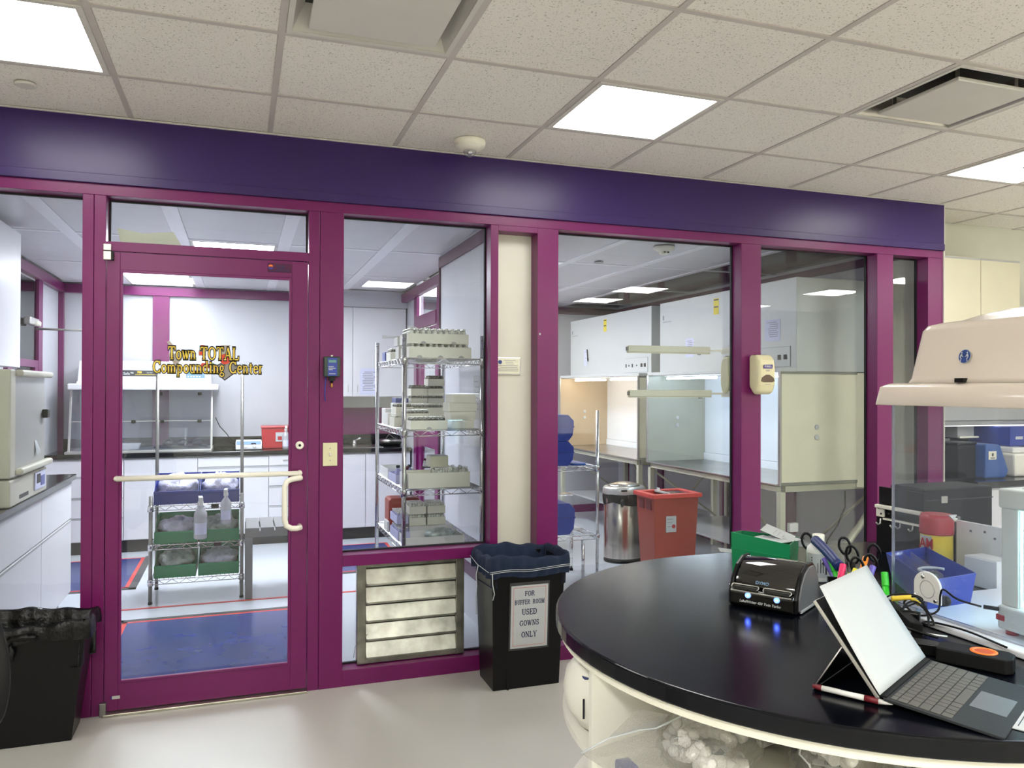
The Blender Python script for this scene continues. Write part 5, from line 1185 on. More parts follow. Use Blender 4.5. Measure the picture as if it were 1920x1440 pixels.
struct('backsplash_alcove', MB('black_counter').box(4.985, 6.9, 0.408, 0.429, 0.901, 1.17))
t = thing('power_outlet', 'white socket plate with a plug on the alcove backsplash', 'outlet', (5.35, 0.4, 1.11))
part('plate', MB('white_plastic').box(5.28, 5.42, 0.396, 0.4075, 1.085, 1.14), t, 0.002); part('plug', MB('black_plastic').box(5.31, 5.33, 0.375, 0.3955, 1.09, 1.115), t, 0.003); part('socket', MB('dark_grey').box(5.36, 5.37, 0.394, 0.3958, 1.10, 1.125).box(5.395, 5.405, 0.394, 0.3958, 1.10, 1.125), t)
t = thing('paper_dispenser', 'grey paper dispenser under the cream cupboard', 'dispenser', (5.42, 0.38, 1.15))
part('body', MB('light_grey').box(5.36, 5.52, 0.28, 0.40, 1.15, 1.24), t, 0.006); part('lip', MB('warm_white').box(5.36, 5.54, 0.26, 0.2795, 1.15, 1.162), t); part('side', MB('dark_grey').box(5.2, 5.30, 0.33, 0.405, 1.15, 1.28), t, 0.004)
t = thing('blue_machine', 'tall blue bin with a yellow sticker on the alcove worktop', 'bin', (5.32, 0.0, 0.9))
part('shell', MB('teal').prism([(5.19, 0.902), (5.38, 0.902), (5.41, 0.95), (5.33, 1.13), (5.20, 1.135)], 'y', -0.08, 0.15), t, 0.012); part('sticker', MB('paper_cream').box(5.22, 5.29, -0.083, -0.081, 1.03, 1.085), t)
part('sticker_print', MB('dark_grey').box(5.235, 5.275, -0.085, -0.0835, 1.037, 1.043).box(5.247, 5.263, -0.085, -0.0835, 1.052, 1.072), t)
for k, (x, z) in enumerate(((5.58, 1.10), (5.86, 1.09))):
    tt = thing('wall_bin', 'deep blue bin hung under the alcove cupboard, %s one' % ('left', 'right')[k], 'bin', (x, 0.2, z)); part('shell', MB('blue_bin').box(x, x + 0.26, 0.05, 0.38, z, z + 0.14, top=1.05), tt, 0.01); part('label_strip', MB('paper').box(x + 0.05, x + 0.12, 0.045, 0.051, z + 0.05, z + 0.07), tt)
t = thing('black_canister', 'black box between the partition and the blue bin on the alcove worktop', 'box', (5.1, 0.05, 0.9)); part('body', MB('black_matte').box(5.02, 5.18, -0.02, 0.15, 0.901, 1.13), t, 0.008); part('lid', MB('black_plastic').box(5.015, 5.183, -0.025, 0.155, 1.1305, 1.145), t, 0.003)
t = thing('small_appliance', 'off-white bench appliance at the right end of the alcove worktop', 'appliance', (5.7, 0.05, 0.9))
part('body', MB('warm_white').box(5.50, 5.82, -0.05, 0.2, 0.901, 1.06), t, 0.015); part('top', MB('white_plastic').box(5.52, 5.66, -0.02, 0.15, 1.0605, 1.10), t, 0.01); part('knob', MB('red_box').lathe([(0.02, 0), (0.015, -0.02)], (5.72, -0.05, 0.95), 12, axis='y'), t)

# ================================================================ floor-standing things of the front room
# black bin with navy liner
def bin_shell(mb, x0, x1, y0, y1, z0, z1, tx, k=0.005):
    shell4(mb, (x0 + tx, x1 - tx, y0 + tx, y1 - tx), (x0, x1, y0, y1), z0, z1, k)
gx0, gx1, gy0, gy1 = 1.60, 2.06, -0.335, -0.045
t = thing('gown_bin', 'slim black bin with a navy cloth liner and a printed gowns sign', 'bin', (1.83, -0.18, 0))
mb = MB('black_plastic'); shell4(mb, (1.665, 2.017, -0.300, -0.075), (1.648, 2.035, -0.335, -0.040), 0.0, 0.635, 0.006); part('shell', mb, t, 0.010, seg=3)
part('foot_notch', MB('black_matte').box(1.735, 1.745, -0.3075, -0.29, 0.0, 0.10), t)
# cloth liner: folded over the rim, pleated
def liner(mb, x0, x1, y0, y1, ztop, drop, seed, n=96, bulge=0.018, inner=0.16):
    rnd = random.Random(seed); per = []
    w_, d = x1 - x0, y1 - y0; P = 2 * (w_ + d)
    for k in range(n):
        s = P * k / n
        if s < w_: p = (x0 + s, y0); nrm = (0, -1)
        elif s < w_ + d: p = (x1, y0 + s - w_); nrm = (1, 0)
        elif s < 2 * w_ + d: p = (x1 - (s - w_ - d), y1); nrm = (0, 1)
        else: p = (x0, y1 - (s - 2 * w_ - d)); nrm = (-1, 0)
        per.append((p, nrm))
    cols = []
    for k, (p, nr) in enumerate(per):
        a = 2 * PI * k / n
        f = 0.006 * math.sin(9 * a + seed) + 0.004 * math.sin(23 * a) + rnd.uniform(-.0025, .0025)
        zt_ = ztop + 0.010 * math.sin(3 * a + 1) + 0.005 * math.sin(11 * a); zd = ztop - drop + 0.006 * math.sin(5 * a)
        col = []
        for off, z, q in ((-0.032, zt_ - inner, 0.5), (-0.024, zt_ - 0.06, 0.7), (-0.012, zt_ - 0.012, 1), (0.0, zt_, 0.6), (bulge * 0.8, zt_ - 0.012, 0.8), (bulge, zt_ - drop * .5, 1.0), (bulge * 0.8, zd, 1.3)):
            o = off + f * q; col.append(mb.v((p[0] + nr[0] * o, p[1] + nr[1] * o, z)))
        cols.append(col)
    for k in range(n):
        A, B = cols[k], cols[(k + 1) % n]
        for q in range(6): mb._f([A[q], B[q], B[q + 1], A[q + 1]], True)
    mb._f([c[0] for c in cols][::-1])
mb = MB('navy'); liner(mb, 1.645, 2.050, -0.345, -0.035, 0.668, 0.10, 2); part('cloth_liner', mb, t)
mb = MB('paper')
for dz in (0.0, 0.008):
    pts = [(1.624 + 0.436 * k / 20, -0.3735 - 0.003 * math.sin(k * 0.9), 0.597 + dz * 1.0 + 0.008 * math.sin(k * .45) * 0.5 + 0.010 * k / 20) for k in range(21)]
    mb.tube(pts, 0.0015, 5)
mb.tube([(1.618, -0.37, 0.605), (1.612, -0.2, 0.61), (1.618, -0.05, 0.625)], 0.0015, 5)
part('liner_seam', mb, t, label='two rows of white stitching')
part('draw_cord', MB('paper').tube([(1.616, -0.20, 0.605), (1.606, -0.20, 0.56), (1.610, -0.20, 0.50), (1.604, -0.20, 0.42), (1.608, -0.20, 0.36)], 0.0028, 5).tube([(1.635, -0.376, 0.60), (1.635, -0.38, 0.55), (1.647, -0.374, 0.50), (1.640, -0.37, 0.47)], 0.0025, 5), t)
# sign in its clear sleeve
X = lambda u: 1.7935 + u * 0.2215
fy = lambda z: -0.3005 - 0.035 * z / 0.635
def fq(mb, a0, a1, z0, z1, d):
    mb.quad((a0, fy(z0) - d, z0), (a1, fy(z0) - d, z0), (a1, fy(z1) - d, z1), (a0, fy(z1) - d, z1))
mb = MB('dark_grey'); fq(mb, 1.740, 1.952, 0.195, 0.535, 0.0025); part('sign_sleeve', mb, t, solid=0.002)
mb = MB('paper'); fq(mb, 1.748, 1.944, 0.205, 0.52, 0.0045); part('sign_sheet', mb, t)
mb = MB('logo_red')
for a in ((1.760, 1.932, 0.508, 0.5095), (1.760, 1.932, 0.217, 0.2185), (1.760, 1.7615, 0.2185, 0.508), (1.9305, 1.932, 0.2185, 0.508)): fq(mb, *a, 0.0052)
part('sign_border', mb, t)
SIGN = (('FOR', 0.478, 0.031, 0.052), ('BUFFER  ROOM', 0.436, 0.029, 0.158), ('USED', 0.386, 0.037, 0.080), ('GOWNS', 0.330, 0.034, 0.103), ('ONLY', 0.272, 0.036, 0.082))
for body, z, hcap, wid in SIGN:
    serif('sign_lettering', t, body, hcap * 0.78, (1.846, fy(z) - 0.0056, z), (1, 0, 0), (0, -0.055, 1), 'ink_navy', width=wid, grow=0.028)

# black trash bin with bag, far left
t = thing('waste_bin', 'black plastic waste bin with a black bag folded over its rim, left of the door', 'waste bin', (-0.38, -0.2, 0))
mb = MB('black_plastic'); shell4(mb, (-0.62, -0.19, -0.235, -0.045), (-0.68, -0.125, -0.285, -0.03), 0.0, 0.50, 0.006); part('shell', mb, t, 0.035, seg=4)
mb = MB('black_bag'); liner(mb, -0.68, -0.125, -0.285, -0.032, 0.518, 0.075, 5, bulge=0.010, inner=0.2); part('bag_liner', mb, t)
part('bag_twist', MB('black_bag').blob((-0.36, -0.30, 0.47), (0.05, 0.014, 0.012), 12, 8, 0.3, 3).blob((-0.40, -0.302, 0.41), (0.012, 0.01, 0.04), 10, 8, 0.3, 5), t)
# office chair at the left edge
t = thing('office_chair', 'black office chair, only its curved backrest edge showing at the far left', 'chair', (-0.15, -2.06, 0))
Mc = Matrix.Translation((-0.15, -2.06, 0)) @ Matrix.Rotation(math.radians(140), 4, 'Z')
prof = []
def cushion(mb, z0, z1, w_, yb_, th, mt, nz=10):
    mb.use(mt); rows = []
    for k in range(nz + 1):
        u = k / nz; z = z0 + (z1 - z0) * u; ww = w_ * (0.78 + 0.22 * math.sin(PI * min(1, u * 1.1 + .05))) * (1 if 0 < k < nz else 0.8)
        row = []
        for a, b_ in ((-1, 0), (-0.9, -1), (0, -1.25), (0.9, -1), (1, 0), (0.9, 1), (0, 0.8), (-0.9, 1)):
            row.append(mb.v((a * ww / 2, yb_ + b_ * th / 2 - 0.05 * (a * a), z)))
        rows.append(row)
    for A, B in zip(rows, rows[1:]):
        for i in range(8): mb._f([A[i], A[(i + 1) % 8], B[(i + 1) % 8], B[i]], True)
    mb._f(rows[0][::-1]); mb._f(rows[-1])
mb = MB('black_matte', Mc); cushion(mb, 0.78, 1.09, 0.44, 0.0, 0.05, 'black_matte'); part('backrest', mb, t, 0.0, sub=1)
mb = MB('dark_grey', Mc); cushion(mb, 0.82, 1.05, 0.36, -0.022, 0.025, 'dark_grey'); part('back_pad', mb, t, 0.0, sub=1)
mb = MB('black_matte', Mc); mb.blob((0.0, 0.26, 0.55), (0.24, 0.23, 0.045), 20, 10); part('seat', mb, t)
mb = MB('black_plastic', Mc).tube([(0, 0.02, 0.78), (0, 0.04, 0.55), (0, 0.14, 0.49), (0, 0.26, 0.50)], 0.02, 8).tube([(0, 0.26, 0.52), (0, 0.26, 0.10)], 0.025, 10); part('column', mb, t)
for k in range(5):
    a = 2 * PI * k / 5 + 0.3; mb = MB('black_plastic', Mc).tube([(0, 0.26, 0.11), (0.26 * math.cos(a), 0.26 + 0.26 * math.sin(a), 0.075)], 0.02, 8, 0.013); part('base_arm', mb, t)
    mb = MB('black_plastic', Mc).lathe([(0.028, -0.02), (0.028, 0.02)], (0.27 * math.cos(a), 0.26 + 0.27 * math.sin(a), 0.029), 14, axis='y'); part('caster', mb, t)

# ================================================================ round-ended counter
TCX, TCY, TR, TZ = 1.998, -2.298, 0.762, 0.90
def dshape(r, x1=4.3, n=48):
    return [(TCX + r * math.cos(a), TCY + r * math.sin(a)) for a in [PI / 2 + PI * k / n for k in range(n + 1)]] + [(x1, TCY - r), (x1, TCY + r)]
t = thing('counter', 'white counter with a round-ended black top in the foreground', 'counter', (2.3, TCY, 0))
part('countertop', MB('black_top').prism(dshape(TR), 'z', 0.861, TZ), t, 0.005, seg=3, label='glossy black countertop')
part('rim_board', MB('warm_white').prism(dshape(TR - 0.012), 'z', 0.840, 0.8605), t, 0.001)
half = lambda r, n=40: [(TCX + r * math.cos(a), TCY + r * math.sin(a)) for a in [PI / 2 + PI * k / n for k in range(n + 1)]] + [(TCX + 0.25, TCY - r), (TCX + 0.25, TCY + r)]
for z in (0.628, 0.34, 0.06): part('shelf', MB('base_white').prism(half(TR - 0.02), 'z', z, z + 0.018), t, 0.001)
part('divider', MB('base_white').box(1.246, TCX + .25, -2.341, -2.323, 0.0, 0.8395), t, 0.001)
part('back_panel', MB('base_white').box(TCX + 0.251, TCX + 0.27, TCY - TR + 0.03, TCY + TR - 0.03, 0.0, 0.8395), t)
part('cabinet_body', MB('base_white').box(TCX + 0.271, 4.28, TCY - TR + 0.03, TCY + TR - 0.03, 0.08, 0.8395), t, 0.002)
part('toe_kick', MB('toe_black').box(TCX + 0.30, 4.2, TCY - TR + 0.10, TCY + TR - 0.10, 0.0, 0.0795), t)
t = thing('plastic_jug', 'round white plastic jug with a dark blue cap on the counter shelf', 'jug', (1.37, -2.19, 0.647))
part('body', MB('base_white').lathe([(0.05, 0), (0.085, 0.008), (0.115, 0.05), (0.124, 0.095), (0.115, 0.14), (0.08, 0.18), (0.03, 0.19)], (1.372, -2.19, 0.6475), 32), t)
part('cap', MB('handle_blue').lathe([(0.018, 0), (0.02, 0.03)], (1.29, -2.235, 0.765), 14), t)
part('label_print', MB('ink').prism([(1.262, 0.70), (1.267, 0.70), (1.267, 0.748), (1.262, 0.748)], 'y', -2.256, -2.2545), t)

def vial_bag(label, c, r, seed, nv=26, seam=None, flap=None, dark=False):
    rnd = random.Random(seed); t = thing('vial_bag', label, 'bag', (c[0], c[1], c[2] - r[2]))
    proto = None; k = 0
    while k < nv:
        u, v_, w_ = rnd.uniform(-1, 1), rnd.uniform(-1, 1), rnd.uniform(-0.85, 0.7)
        if u * u + v_ * v_ + w_ * w_ > 0.72: continue
        p = (u * r[0], v_ * r[1], w_ * r[2])
        if proto is None:
            mb = MB('white_plastic', Matrix.Translation((c[0], c[1], c[2] - r[2]))).lathe([(0.012, -0.022), (0.013, -0.02), (0.013, 0.008)], (0, 0, 0), 10).lathe([(0.0105, 0.0085), (0.0115, 0.012), (0.0105, 0.022), (0.005, 0.0265)], (0, 0, 0), 10)
            proto = part('vial', mb, t); o = proto
        else:
            o = proto.copy(); COL.objects.link(o)
        o.location = (p[0], p[1], p[2] + r[2]); o.rotation_euler = (rnd.uniform(-1.6, 1.6), rnd.uniform(-1.6, 1.6), rnd.uniform(0, 6)); s = rnd.uniform(0.9, 1.25); o.scale = (s, s, s); k += 1
    for q in range(6):
        a = rnd.uniform(0, 6.28); p = Vector((c[0] + r[0] * 0.6 * math.cos(a), c[1] + r[1] * 0.6 * math.sin(a), c[2] + r[2] * rnd.uniform(-.1, .55)))
        M = Matrix.Translation(p) @ Matrix.Rotation(rnd.uniform(0, 6), 4, 'Z') @ Matrix.Rotation(rnd.uniform(-.7, .7), 4, 'X')
        mb = MB('paper' if q % 3 else 'teal', M); mb.box(-0.03, 0.03, -0.010, 0.010, 0, 0.0015)
        if q % 3: mb.use('ink'); [mb.box(-0.024 + 0.004 * i, -0.022 + 0.004 * i, -0.006, 0.006, 0.0016, 0.0019) for i in range(8)]
        part('packet', mb, t)
    if dark: part('dark_pack', MB('dark_grey').blob((c[0] - r[0] * .5, c[1] + 0.02, c[2] - r[2] * .1), (r[0] * .35, r[1] * .4, r[2] * .7), 12, 8, .2, 2), t)
    mb = MB('bag_clear').blob(c, r, 34, 20, 0.07, seed); part('bag_film', mb, t, 0.0, label='clear crinkled zip bag')
    if flap:
        mb = MB('bag_clear'); mb.quad(*flap[:4]); 
        if len(flap) > 4: mb.quad(*flap[4:8])
        part('flap', mb, t, solid=0.0008)
    if seam: part('zip_seam', MB('paper').tube(seam, 0.0022, 6), t)
    return t
vial_bag('clear zip bag of small white vials at the left of the counter shelf', (1.455, -2.50, 0.722), (0.115, 0.10, 0.072), 11, 34,
         seam=[(1.175, -2.44, 0.712), (1.235, -2.45, 0.740), (1.30, -2.47, 0.757), (1.335, -2.48, 0.760), (1.375, -2.50, 0.785), (1.40, -2.51, 0.797)],
         flap=[(1.175, -2.44, 0.712), (1.23, -2.44, 0.67), (1.36, -2.50, 0.68), (1.335, -2.48, 0.760), (1.235, -2.45, 0.742), (1.30, -2.46, 0.80), (1.36, -2.49, 0.79), (1.335, -2.48, 0.760)])
vial_bag('clear zip bag of white vials right of the first bag, under the counter rim', (1.675, -2.63, 0.715), (0.095, 0.08, 0.066), 12, 24,
         seam=[(1.60, -2.66, 0.785), (1.565, -2.665, 0.775), (1.555, -2.67, 0.755), (1.572, -2.68, 0.735), (1.58, -2.68, 0.71), (1.572, -2.69, 0.69)], dark=True)
vial_bag('clear bag of packets further right on the counter shelf, half out of frame', (1.85, -2.70, 0.705), (0.085, 0.08, 0.056), 13, 12)
vial_bag('grey clear bag at the back of the counter shelf behind the vial bags', (1.72, -2.43, 0.70), (0.10, 0.07, 0.050), 14, 10, dark=True)
carton('dark blue box under the left vial bag', 1.275, 1.31, -2.45, -2.40, 0.6465, 0.018, 'blue_bin', 'blue_bin')

# ---------------------------------------------------------------- powder enclosure on the counter
HX, HY0, HY1 = 2.15, -2.32, -3.05
t = thing('balance_enclosure', 'white-topped clear enclosure over the balance at the right edge', 'fume hood', (2.55, -2.7, 0.90))
lx0, lx1, ly0, ly1 = 2.118, 2.95, -3.10, -2.285
def slab(mb, rows):
    """stack of rounded rectangles (x0,x1,y0,y1,r,z)"""
    prev = None
    for x0, x1, y0, y1, r, z in rows:
        ring = [mb.v((a, b_, z)) for a, b_ in rrect(x0, x1, y0, y1, r, 5)]
        if prev:
            n = len(ring)
            for k in range(n): mb._f([prev[k], prev[(k + 1) % n], ring[(k + 1) % n], ring[k]], True)
        else: mb._f(ring[::-1])
        prev = ring
    mb._f(prev)
mb = MB('hood_white'); e = 0.0
slab(mb, [(lx0, lx1, ly0, ly1, 0.012, 1.4545), (lx0 - 0.001, lx1, ly0, ly1 + .001, 0.014, 1.457), (lx0 + 0.004, lx1 - .01, ly0 + .01, ly1 - 0.008, 0.016, 1.503), (lx0 + 0.016, lx1 - .02, ly0 + .02, ly1 - 0.024, 0.02, 1.512), (lx0 + 0.03, lx1 - .03, ly0 + .03, ly1 - .040, 0.02, 1.5135)])
part('canopy_skirt', mb, t)
mb = MB('hood_white')
slab(mb, [(lx0 + 0.020, lx1 - .06, ly0 + .04, ly1 - .080, 0.03, 1.5130), (lx0 + 0.026, lx1 - .065, ly0 + .045, ly1 - .085, 0.03, 1.525), (lx0 + 0.040, lx1 - .08, ly0 + .06, ly1 - 0.108, 0.03, 1.648), (lx0 + 0.046, lx1 - .09, ly0 + .07, ly1 - .116, 0.035, 1.662),
          (lx0 + 0.060, lx1 - .1, ly0 + .08, ly1 - .135, 0.035, 1.667), (lx0 + 0.10, lx1 - .14, ly0 + .12, ly1 - 0.165, 0.04, 1.673), (lx0 + 0.14, lx1 - .18, ly0 + .15, ly1 - 0.19, 0.04, 1.688), (lx0 + 0.18, lx1 - .2, ly0 + .2, ly1 - .23, 0.04, 1.700)])
part('canopy', mb, t)
mb = MB('acrylic').box(HX, HX + 0.006, HY1, HY0, 0.925, 1.4540); part('side_pane', mb, t, label='scratched clear side pane')
part('pane_edge', MB('acrylic_edge').box(HX - 0.0005, HX + 0.0065, HY0, HY0 + 0.004, 0.925, 1.4540), t)
part('pane_edge', MB('acrylic_edge').box(HX - .0005, HX + .0065, HY1, HY0, 0.918, 0.9245), t)
part('canopy_fill_light', MB('canopy_fill').box(2.22, 2.65, -2.80, -2.70, 1.447, 1.4540), t, label='added fill light strip under the canopy')  # unseen strip, added to brighten the balance
part('far_side_pane', MB('acrylic').box(2.90, 2.906, HY1, HY0, 0.925, 1.4540), t)
part('base_board', MB('white_gloss').box(2.112, 2.94, -3.09, -2.285, 0.9012, 0.917), t, 0.004)
# sleeve port cover with knobs
cy_, cz_ = -2.438, 0.990
def yz(a, b_): return (a, b_)
outl = [(cy_ + 0.041, cz_ - 0.037)] + [(cy_ + 0.041 * math.cos(a), cz_ + 0.004 + 0.036 * math.sin(a)) for a in [PI * k / 14 for k in range(15)]] + [(cy_ - 0.041, cz_ - 0.037)]
part('port_cover', MB('white_plastic').prism(outl, 'x', HX - 0.009, HX - 0.0015), t, 0.002, label='white port cover plate')
ring = [(cy_ - 0.002 + 0.022 * math.cos(a), cz_ - 0.004 + 0.022 * math.sin(a)) for a in [2 * PI * k / 28 for k in range(29)]]
part('cover_ring', MB('light_grey').tube([(HX - 0.0095, a, b_) for a, b_ in ring], 0.0012, 5, cap=False), t)
for a, b_ in ((cy_ + 0.010, cz_ + 0.026), (cy_ - 0.028, cz_ - 0.028), (cy_ + 0.033, cz_ - 0.028)):
    part('cover_screw', MB('chrome').lathe([(0.0065, 0), (0.0065, -0.003), (0.003, -0.005)], (HX - 0.009, a, b_), 12, axis='x'), t)
    part('cover_knob', MB('black_plastic').lathe([(0.013, 0.0), (0.014, 0.014), (0.008, 0.018)], (HX + 0.0065, a - 0.006, b_), 14, axis='x'), t)
# two-person lift sticker
sx_, sy_, sz_ = 2.135, -2.545, 1.578
n_in = Vector((-1, 0, 0.155)).normalized()
def onsk(a, b_, d): # local (along -y, up) on the sloping face
    return (2.1505 + (b_ + sz_ - 1.578) * 0.158 - d, sy_ - a, sz_ + b_)
def disc(mb, r, d): 
    mb._f([mb.v(onsk(r * math.cos(2 * PI * k / 28), r * math.sin(2 * PI * k / 28), d)) for k in range(28)])
mb = MB('paper'); disc(mb, 0.0175, 0.0035); mb.use('sign_blue'); disc(mb, 0.0160, 0.0045)
mb.use('paper')
for s in (-1, 1):
    for P_ in ([(0.010, 0.009), (0.0075, 0.0115), (0.005, 0.009), (0.0075, 0.0065)], [(0.009, 0.007), (0.012, 0.001), (0.0075, -0.001), (0.005, 0.004)], [(0.008, 0.004), (0.002, -0.0005), (0.003, -0.002), (0.0085, 0.002)],
               [(0.0115, 0.001), (0.0065, -0.005), (0.009, -0.006), (0.0125, -0.001)], [(0.0065, -0.005), (0.0085, -0.0125), (0.0105, -0.0125), (0.009, -0.005)]):
        mb._f([mb.v(onsk(s * a, b_, 0.0055)) for a, b_ in P_])
part('lift_sticker', mb, t, label='round blue two-person lifting sticker')
part('vent_slot', MB('black_plastic').box(2.128, 2.143, -2.556, -2.532, 1.5142, 1.5245), t)

# balance inside
t = thing('balance', 'white analytical balance with a glass draft shield lit pale cyan', 'balance', (2.3, -2.75, 0.918))
ax0, ax1, ay0, ay1 = 2.195, 2.42, -2.98, -2.600
part('base', MB('base_white').box(ax0 - 0.008, ax1, ay0, ay1 + 0.004, 0.928, 0.985), t, 0.008, seg=3)
for x in (ax0 + 0.006, ax1 - 0.03):
    for y in (ay1 - 0.02, ay0 + 0.02): part('foot', MB('red_box').lathe([(0.014, 0), (0.014, 0.0105)], (x + 0.008, y, 0.9175), 14), t)
part('red_corner', MB('red_box').box(ax0 - 0.0095, ax0 + 0.004, ay1 - 0.018, ay1 + 0.0055, 0.948, 0.963), t, 0.003)
for x in (ax0, ax1 - 0.03):
    part('corner_post', MB('warm_white').box(x, x + 0.02, ay1 - 0.045, ay1 - 0.002, 0.985, 1.215), t, 0.003)
part('rear_column', MB('warm_white').box(ax0, ax1, ay0, ay0 + 0.06, 0.985, 1.215), t, 0.004)
part('top_cover', MB('warm_white').box(ax0 - 0.006, ax1 + .004, ay0, ay1 + 0.002, 1.2155, 1.262), t, 0.006, seg=3)
part('top_handle', MB('warm_white').prism([(ax0 + 0.03, 1.262), (ax0 + 0.05, 1.278), (ax0 + 0.11, 1.278), (ax0 + 0.13, 1.262)], 'y', ay1 - 0.06, ay1 - 0.03), t, 0.002)
part('side_glass', MB('glass').box(ax0 + 0.004, ax0 + 0.007, ay0 + 0.06, ay1 - 0.045, 0.985, 1.215), t); part('side_glass', MB('glass').box(ax1 - 0.012, ax1 - 0.009, ay0 + 0.06, ay1 - 0.045, 0.985, 1.215), t)
part('chamber_light', MB('led_cyan').box(ax0 + 0.03, ax1 - 0.04, ay0 + 0.062, ay1 - 0.05, 1.2085, 1.2150), t)
part('chamber_lining', MB('panel_blue').box(ax0 + 0.03, ax1 - 0.035, ay0 + 0.061, ay0 + 0.066, 0.986, 1.20), t)
part('weighing_pan', MB('steel').lathe([(0.04, 0), (0.045, 0.004)], (2.31, -2.76, 0.995), 24), t)
part('pan_column', MB('steel').tube([(2.31, -2.76, 0.985), (2.31, -2.76, 0.996)], 0.008, 10), t)
part('power_plug', MB('black_plastic').tube([(ax0 - 0.009, ay1 - 0.004, 0.975), (ax0 - 0.03, ay1 + 0.02, 0.976)], 0.005, 8), t)

# blue bin with file folders and bags
t = thing('file_bin', 'open blue bin with clear files inside the enclosure', 'bin', (2.27, -2.27, 0.92))
FB = [(2.190, -2.395), (2.360, -2.378), (2.515, -2.09), (2.355, -2.115)]; FT = [(2.178, -2.410), (2.372, -2.385), (2.535, -2.07), (2.348, -2.098)]
mb = MB('blue_bin'); q_ = [mb.v((*p, 0.9185)) for p in FB]; r_ = [mb.v((*p, 0.998)) for p in FT]; mb._f(q_[::-1])
for i in range(4): j = (i + 1) % 4; mb._f([q_[i], q_[j], r_[j], r_[i]])
part('shell', mb, t, solid=0.003)
for k in range(3): part('file_edge', MB('plastic_clear').prism([(2.20 + 0.03 * k, -2.38), (2.202 + 0.03 * k, -2.38), (2.362 + 0.03 * k, -2.12), (2.36 + 0.03 * k, -2.12)], 'z', 0.93, 0.994 + 0.003 * k), t)
part('cable_coil', MB('light_grey').tube([(2.28 + 0.04 * math.cos(a), -2.33 + 0.03 * math.sin(a), 1.0) for a in [PI * k / 8 for k in range(10)]], 0.004, 6), t)
# wipes canister
ccx, ccy = 2.625, -2.028
t = thing('wipes_canister', 'yellow wipes canister with a red lid and AM lettering behind the enclosure pane', 'canister', (ccx, ccy, 0.90))
part('body', MB('yellow').lathe([(0.046, 0.0012), (0.048, 0.006), (0.048, 0.128)], (ccx, ccy, 0.90), 32), t)
part('lid', MB('red_box').lathe([(0.050, 0.1285), (0.051, 0.132), (0.050, 0.18), (0.046, 0.192)], (ccx, ccy, 0.90), 32), t)
part('lid_notch', MB('white_plastic').prism([(ccx - 0.005, 1.095), (ccx + 0.03, 1.095), (ccx + 0.016, 1.078)], 'y', ccy - 0.0515, ccy - 0.044), t)
arc = lambda a0, a1, r, n=10: [(ccx + r * math.cos(math.radians(a0 + (a1 - a0) * k / n)), ccy + r * math.sin(math.radians(a0 + (a1 - a0) * k / n))) for k in range(n + 1)]
part('label_sheet', MB('paper').prism(arc(150, 206, 0.0488) + arc(206, 150, 0.0482), 'z', 0.972, 1.024), t)
part('label_banner', MB('red_box').prism(arc(150, 206, 0.0488) + arc(206, 150, 0.0482), 'z', 0.955, 0.9718), t)
nx, ny = math.cos(math.radians(188)), math.sin(math.radians(188))
text('canister_lettering', t, 'AM', 0.046, (ccx + nx * 0.0515, ccy + ny * 0.0515, 0.999), (-ny, nx, 0), (0, 0, 1), 'red_box', off=0.0012, sx=0.72)
# white rail with hooks, black boards, white panel
RX = 2.70
t = thing('screen_board', 'black board with a cream hook rail standing across the counter', 'board', (RX, -1.9, 0.90))
part('board', MB('black_matte').box(RX + 0.004, RX + 0.02, -2.03, -1.692, 0.9012, 1.030), t, 0.001)
part('upper_board', MB('black_matte').box(RX + 0.008, RX + 0.02, -1.90, -1.700, 1.031, 1.139), t, 0.001)
part('board_post', MB('mid_grey').box(RX + 0.003, RX + 0.016, -2.039, -2.031, 0.9012, 1.08), t)
part('hook_rail', MB('warm_white').box(RX - 0.018, RX + 0.003, -2.04, -1.705, 1.064, 1.076), t, 0.002)
part('rail_bracket', MB('warm_white').box(RX - 0.006, RX + 0.003, -1.735, -1.700, 1.031, 1.076), t, 0.002)
part('rail_lower', MB('warm_white').box(RX - 0.012, RX + 0.003, -1.98, -1.738, 1.024, 1.030), t)
for y, z in ((-1.712, 1.063), (-1.725, 1.043), (-1.76, 1.048), (-1.93, 1.045)): part('screw', MB('dark_grey').lathe([(0.004, 0), (0.003, -0.003)], (RX - 0.0062, y, z), 10, axis='x'), t)
for y in (-1.725, -1.79, -1.815, -1.87):
    part('hook', MB('silver').tube([(RX - 0.008, y, 1.026), (RX - 0.010, y, 1.008), (RX - 0.022, y, 1.004), (RX - 0.03, y, 1.012)], 0.0028, 6), t)
t = thing('metal_panel', 'white metal panel with screws across the counter behind the canister', 'panel', (2.70, -2.16, 0.90))
part('sheet', MB('white_plastic').box(2.69, 2.70, -2.283, -2.045, 0.9012, 1.072), t, 0.002)
for y, z in ((-2.10, 1.045), (-2.15, 1.05), (-2.185, 1.035), (-2.22, 1.05), (-2.26, 1.045)): part('screw', MB('mid_grey').lathe([(0.004, 0), (0.003, -0.003)], (2.689, y, z), 10, axis='x'), t)
carton('white box seen between the canister and the balance', 2.585, 2.66, -2.275, -2.165, 0.902, 0.085)
t = thing('medicine_box', 'small white box with a green band in front of the blue bin', 'box', (2.12, -2.345, 0.9))
part('body', MB('paper').box(2.085, 2.135, -2.352, -2.322, 0.9015, 0.945, 0.25), t, 0.001); part('band', MB('logo_green').box(2.0865, 2.1335, -2.3535, -2.3525, 0.925, 0.936, 0.0), t)

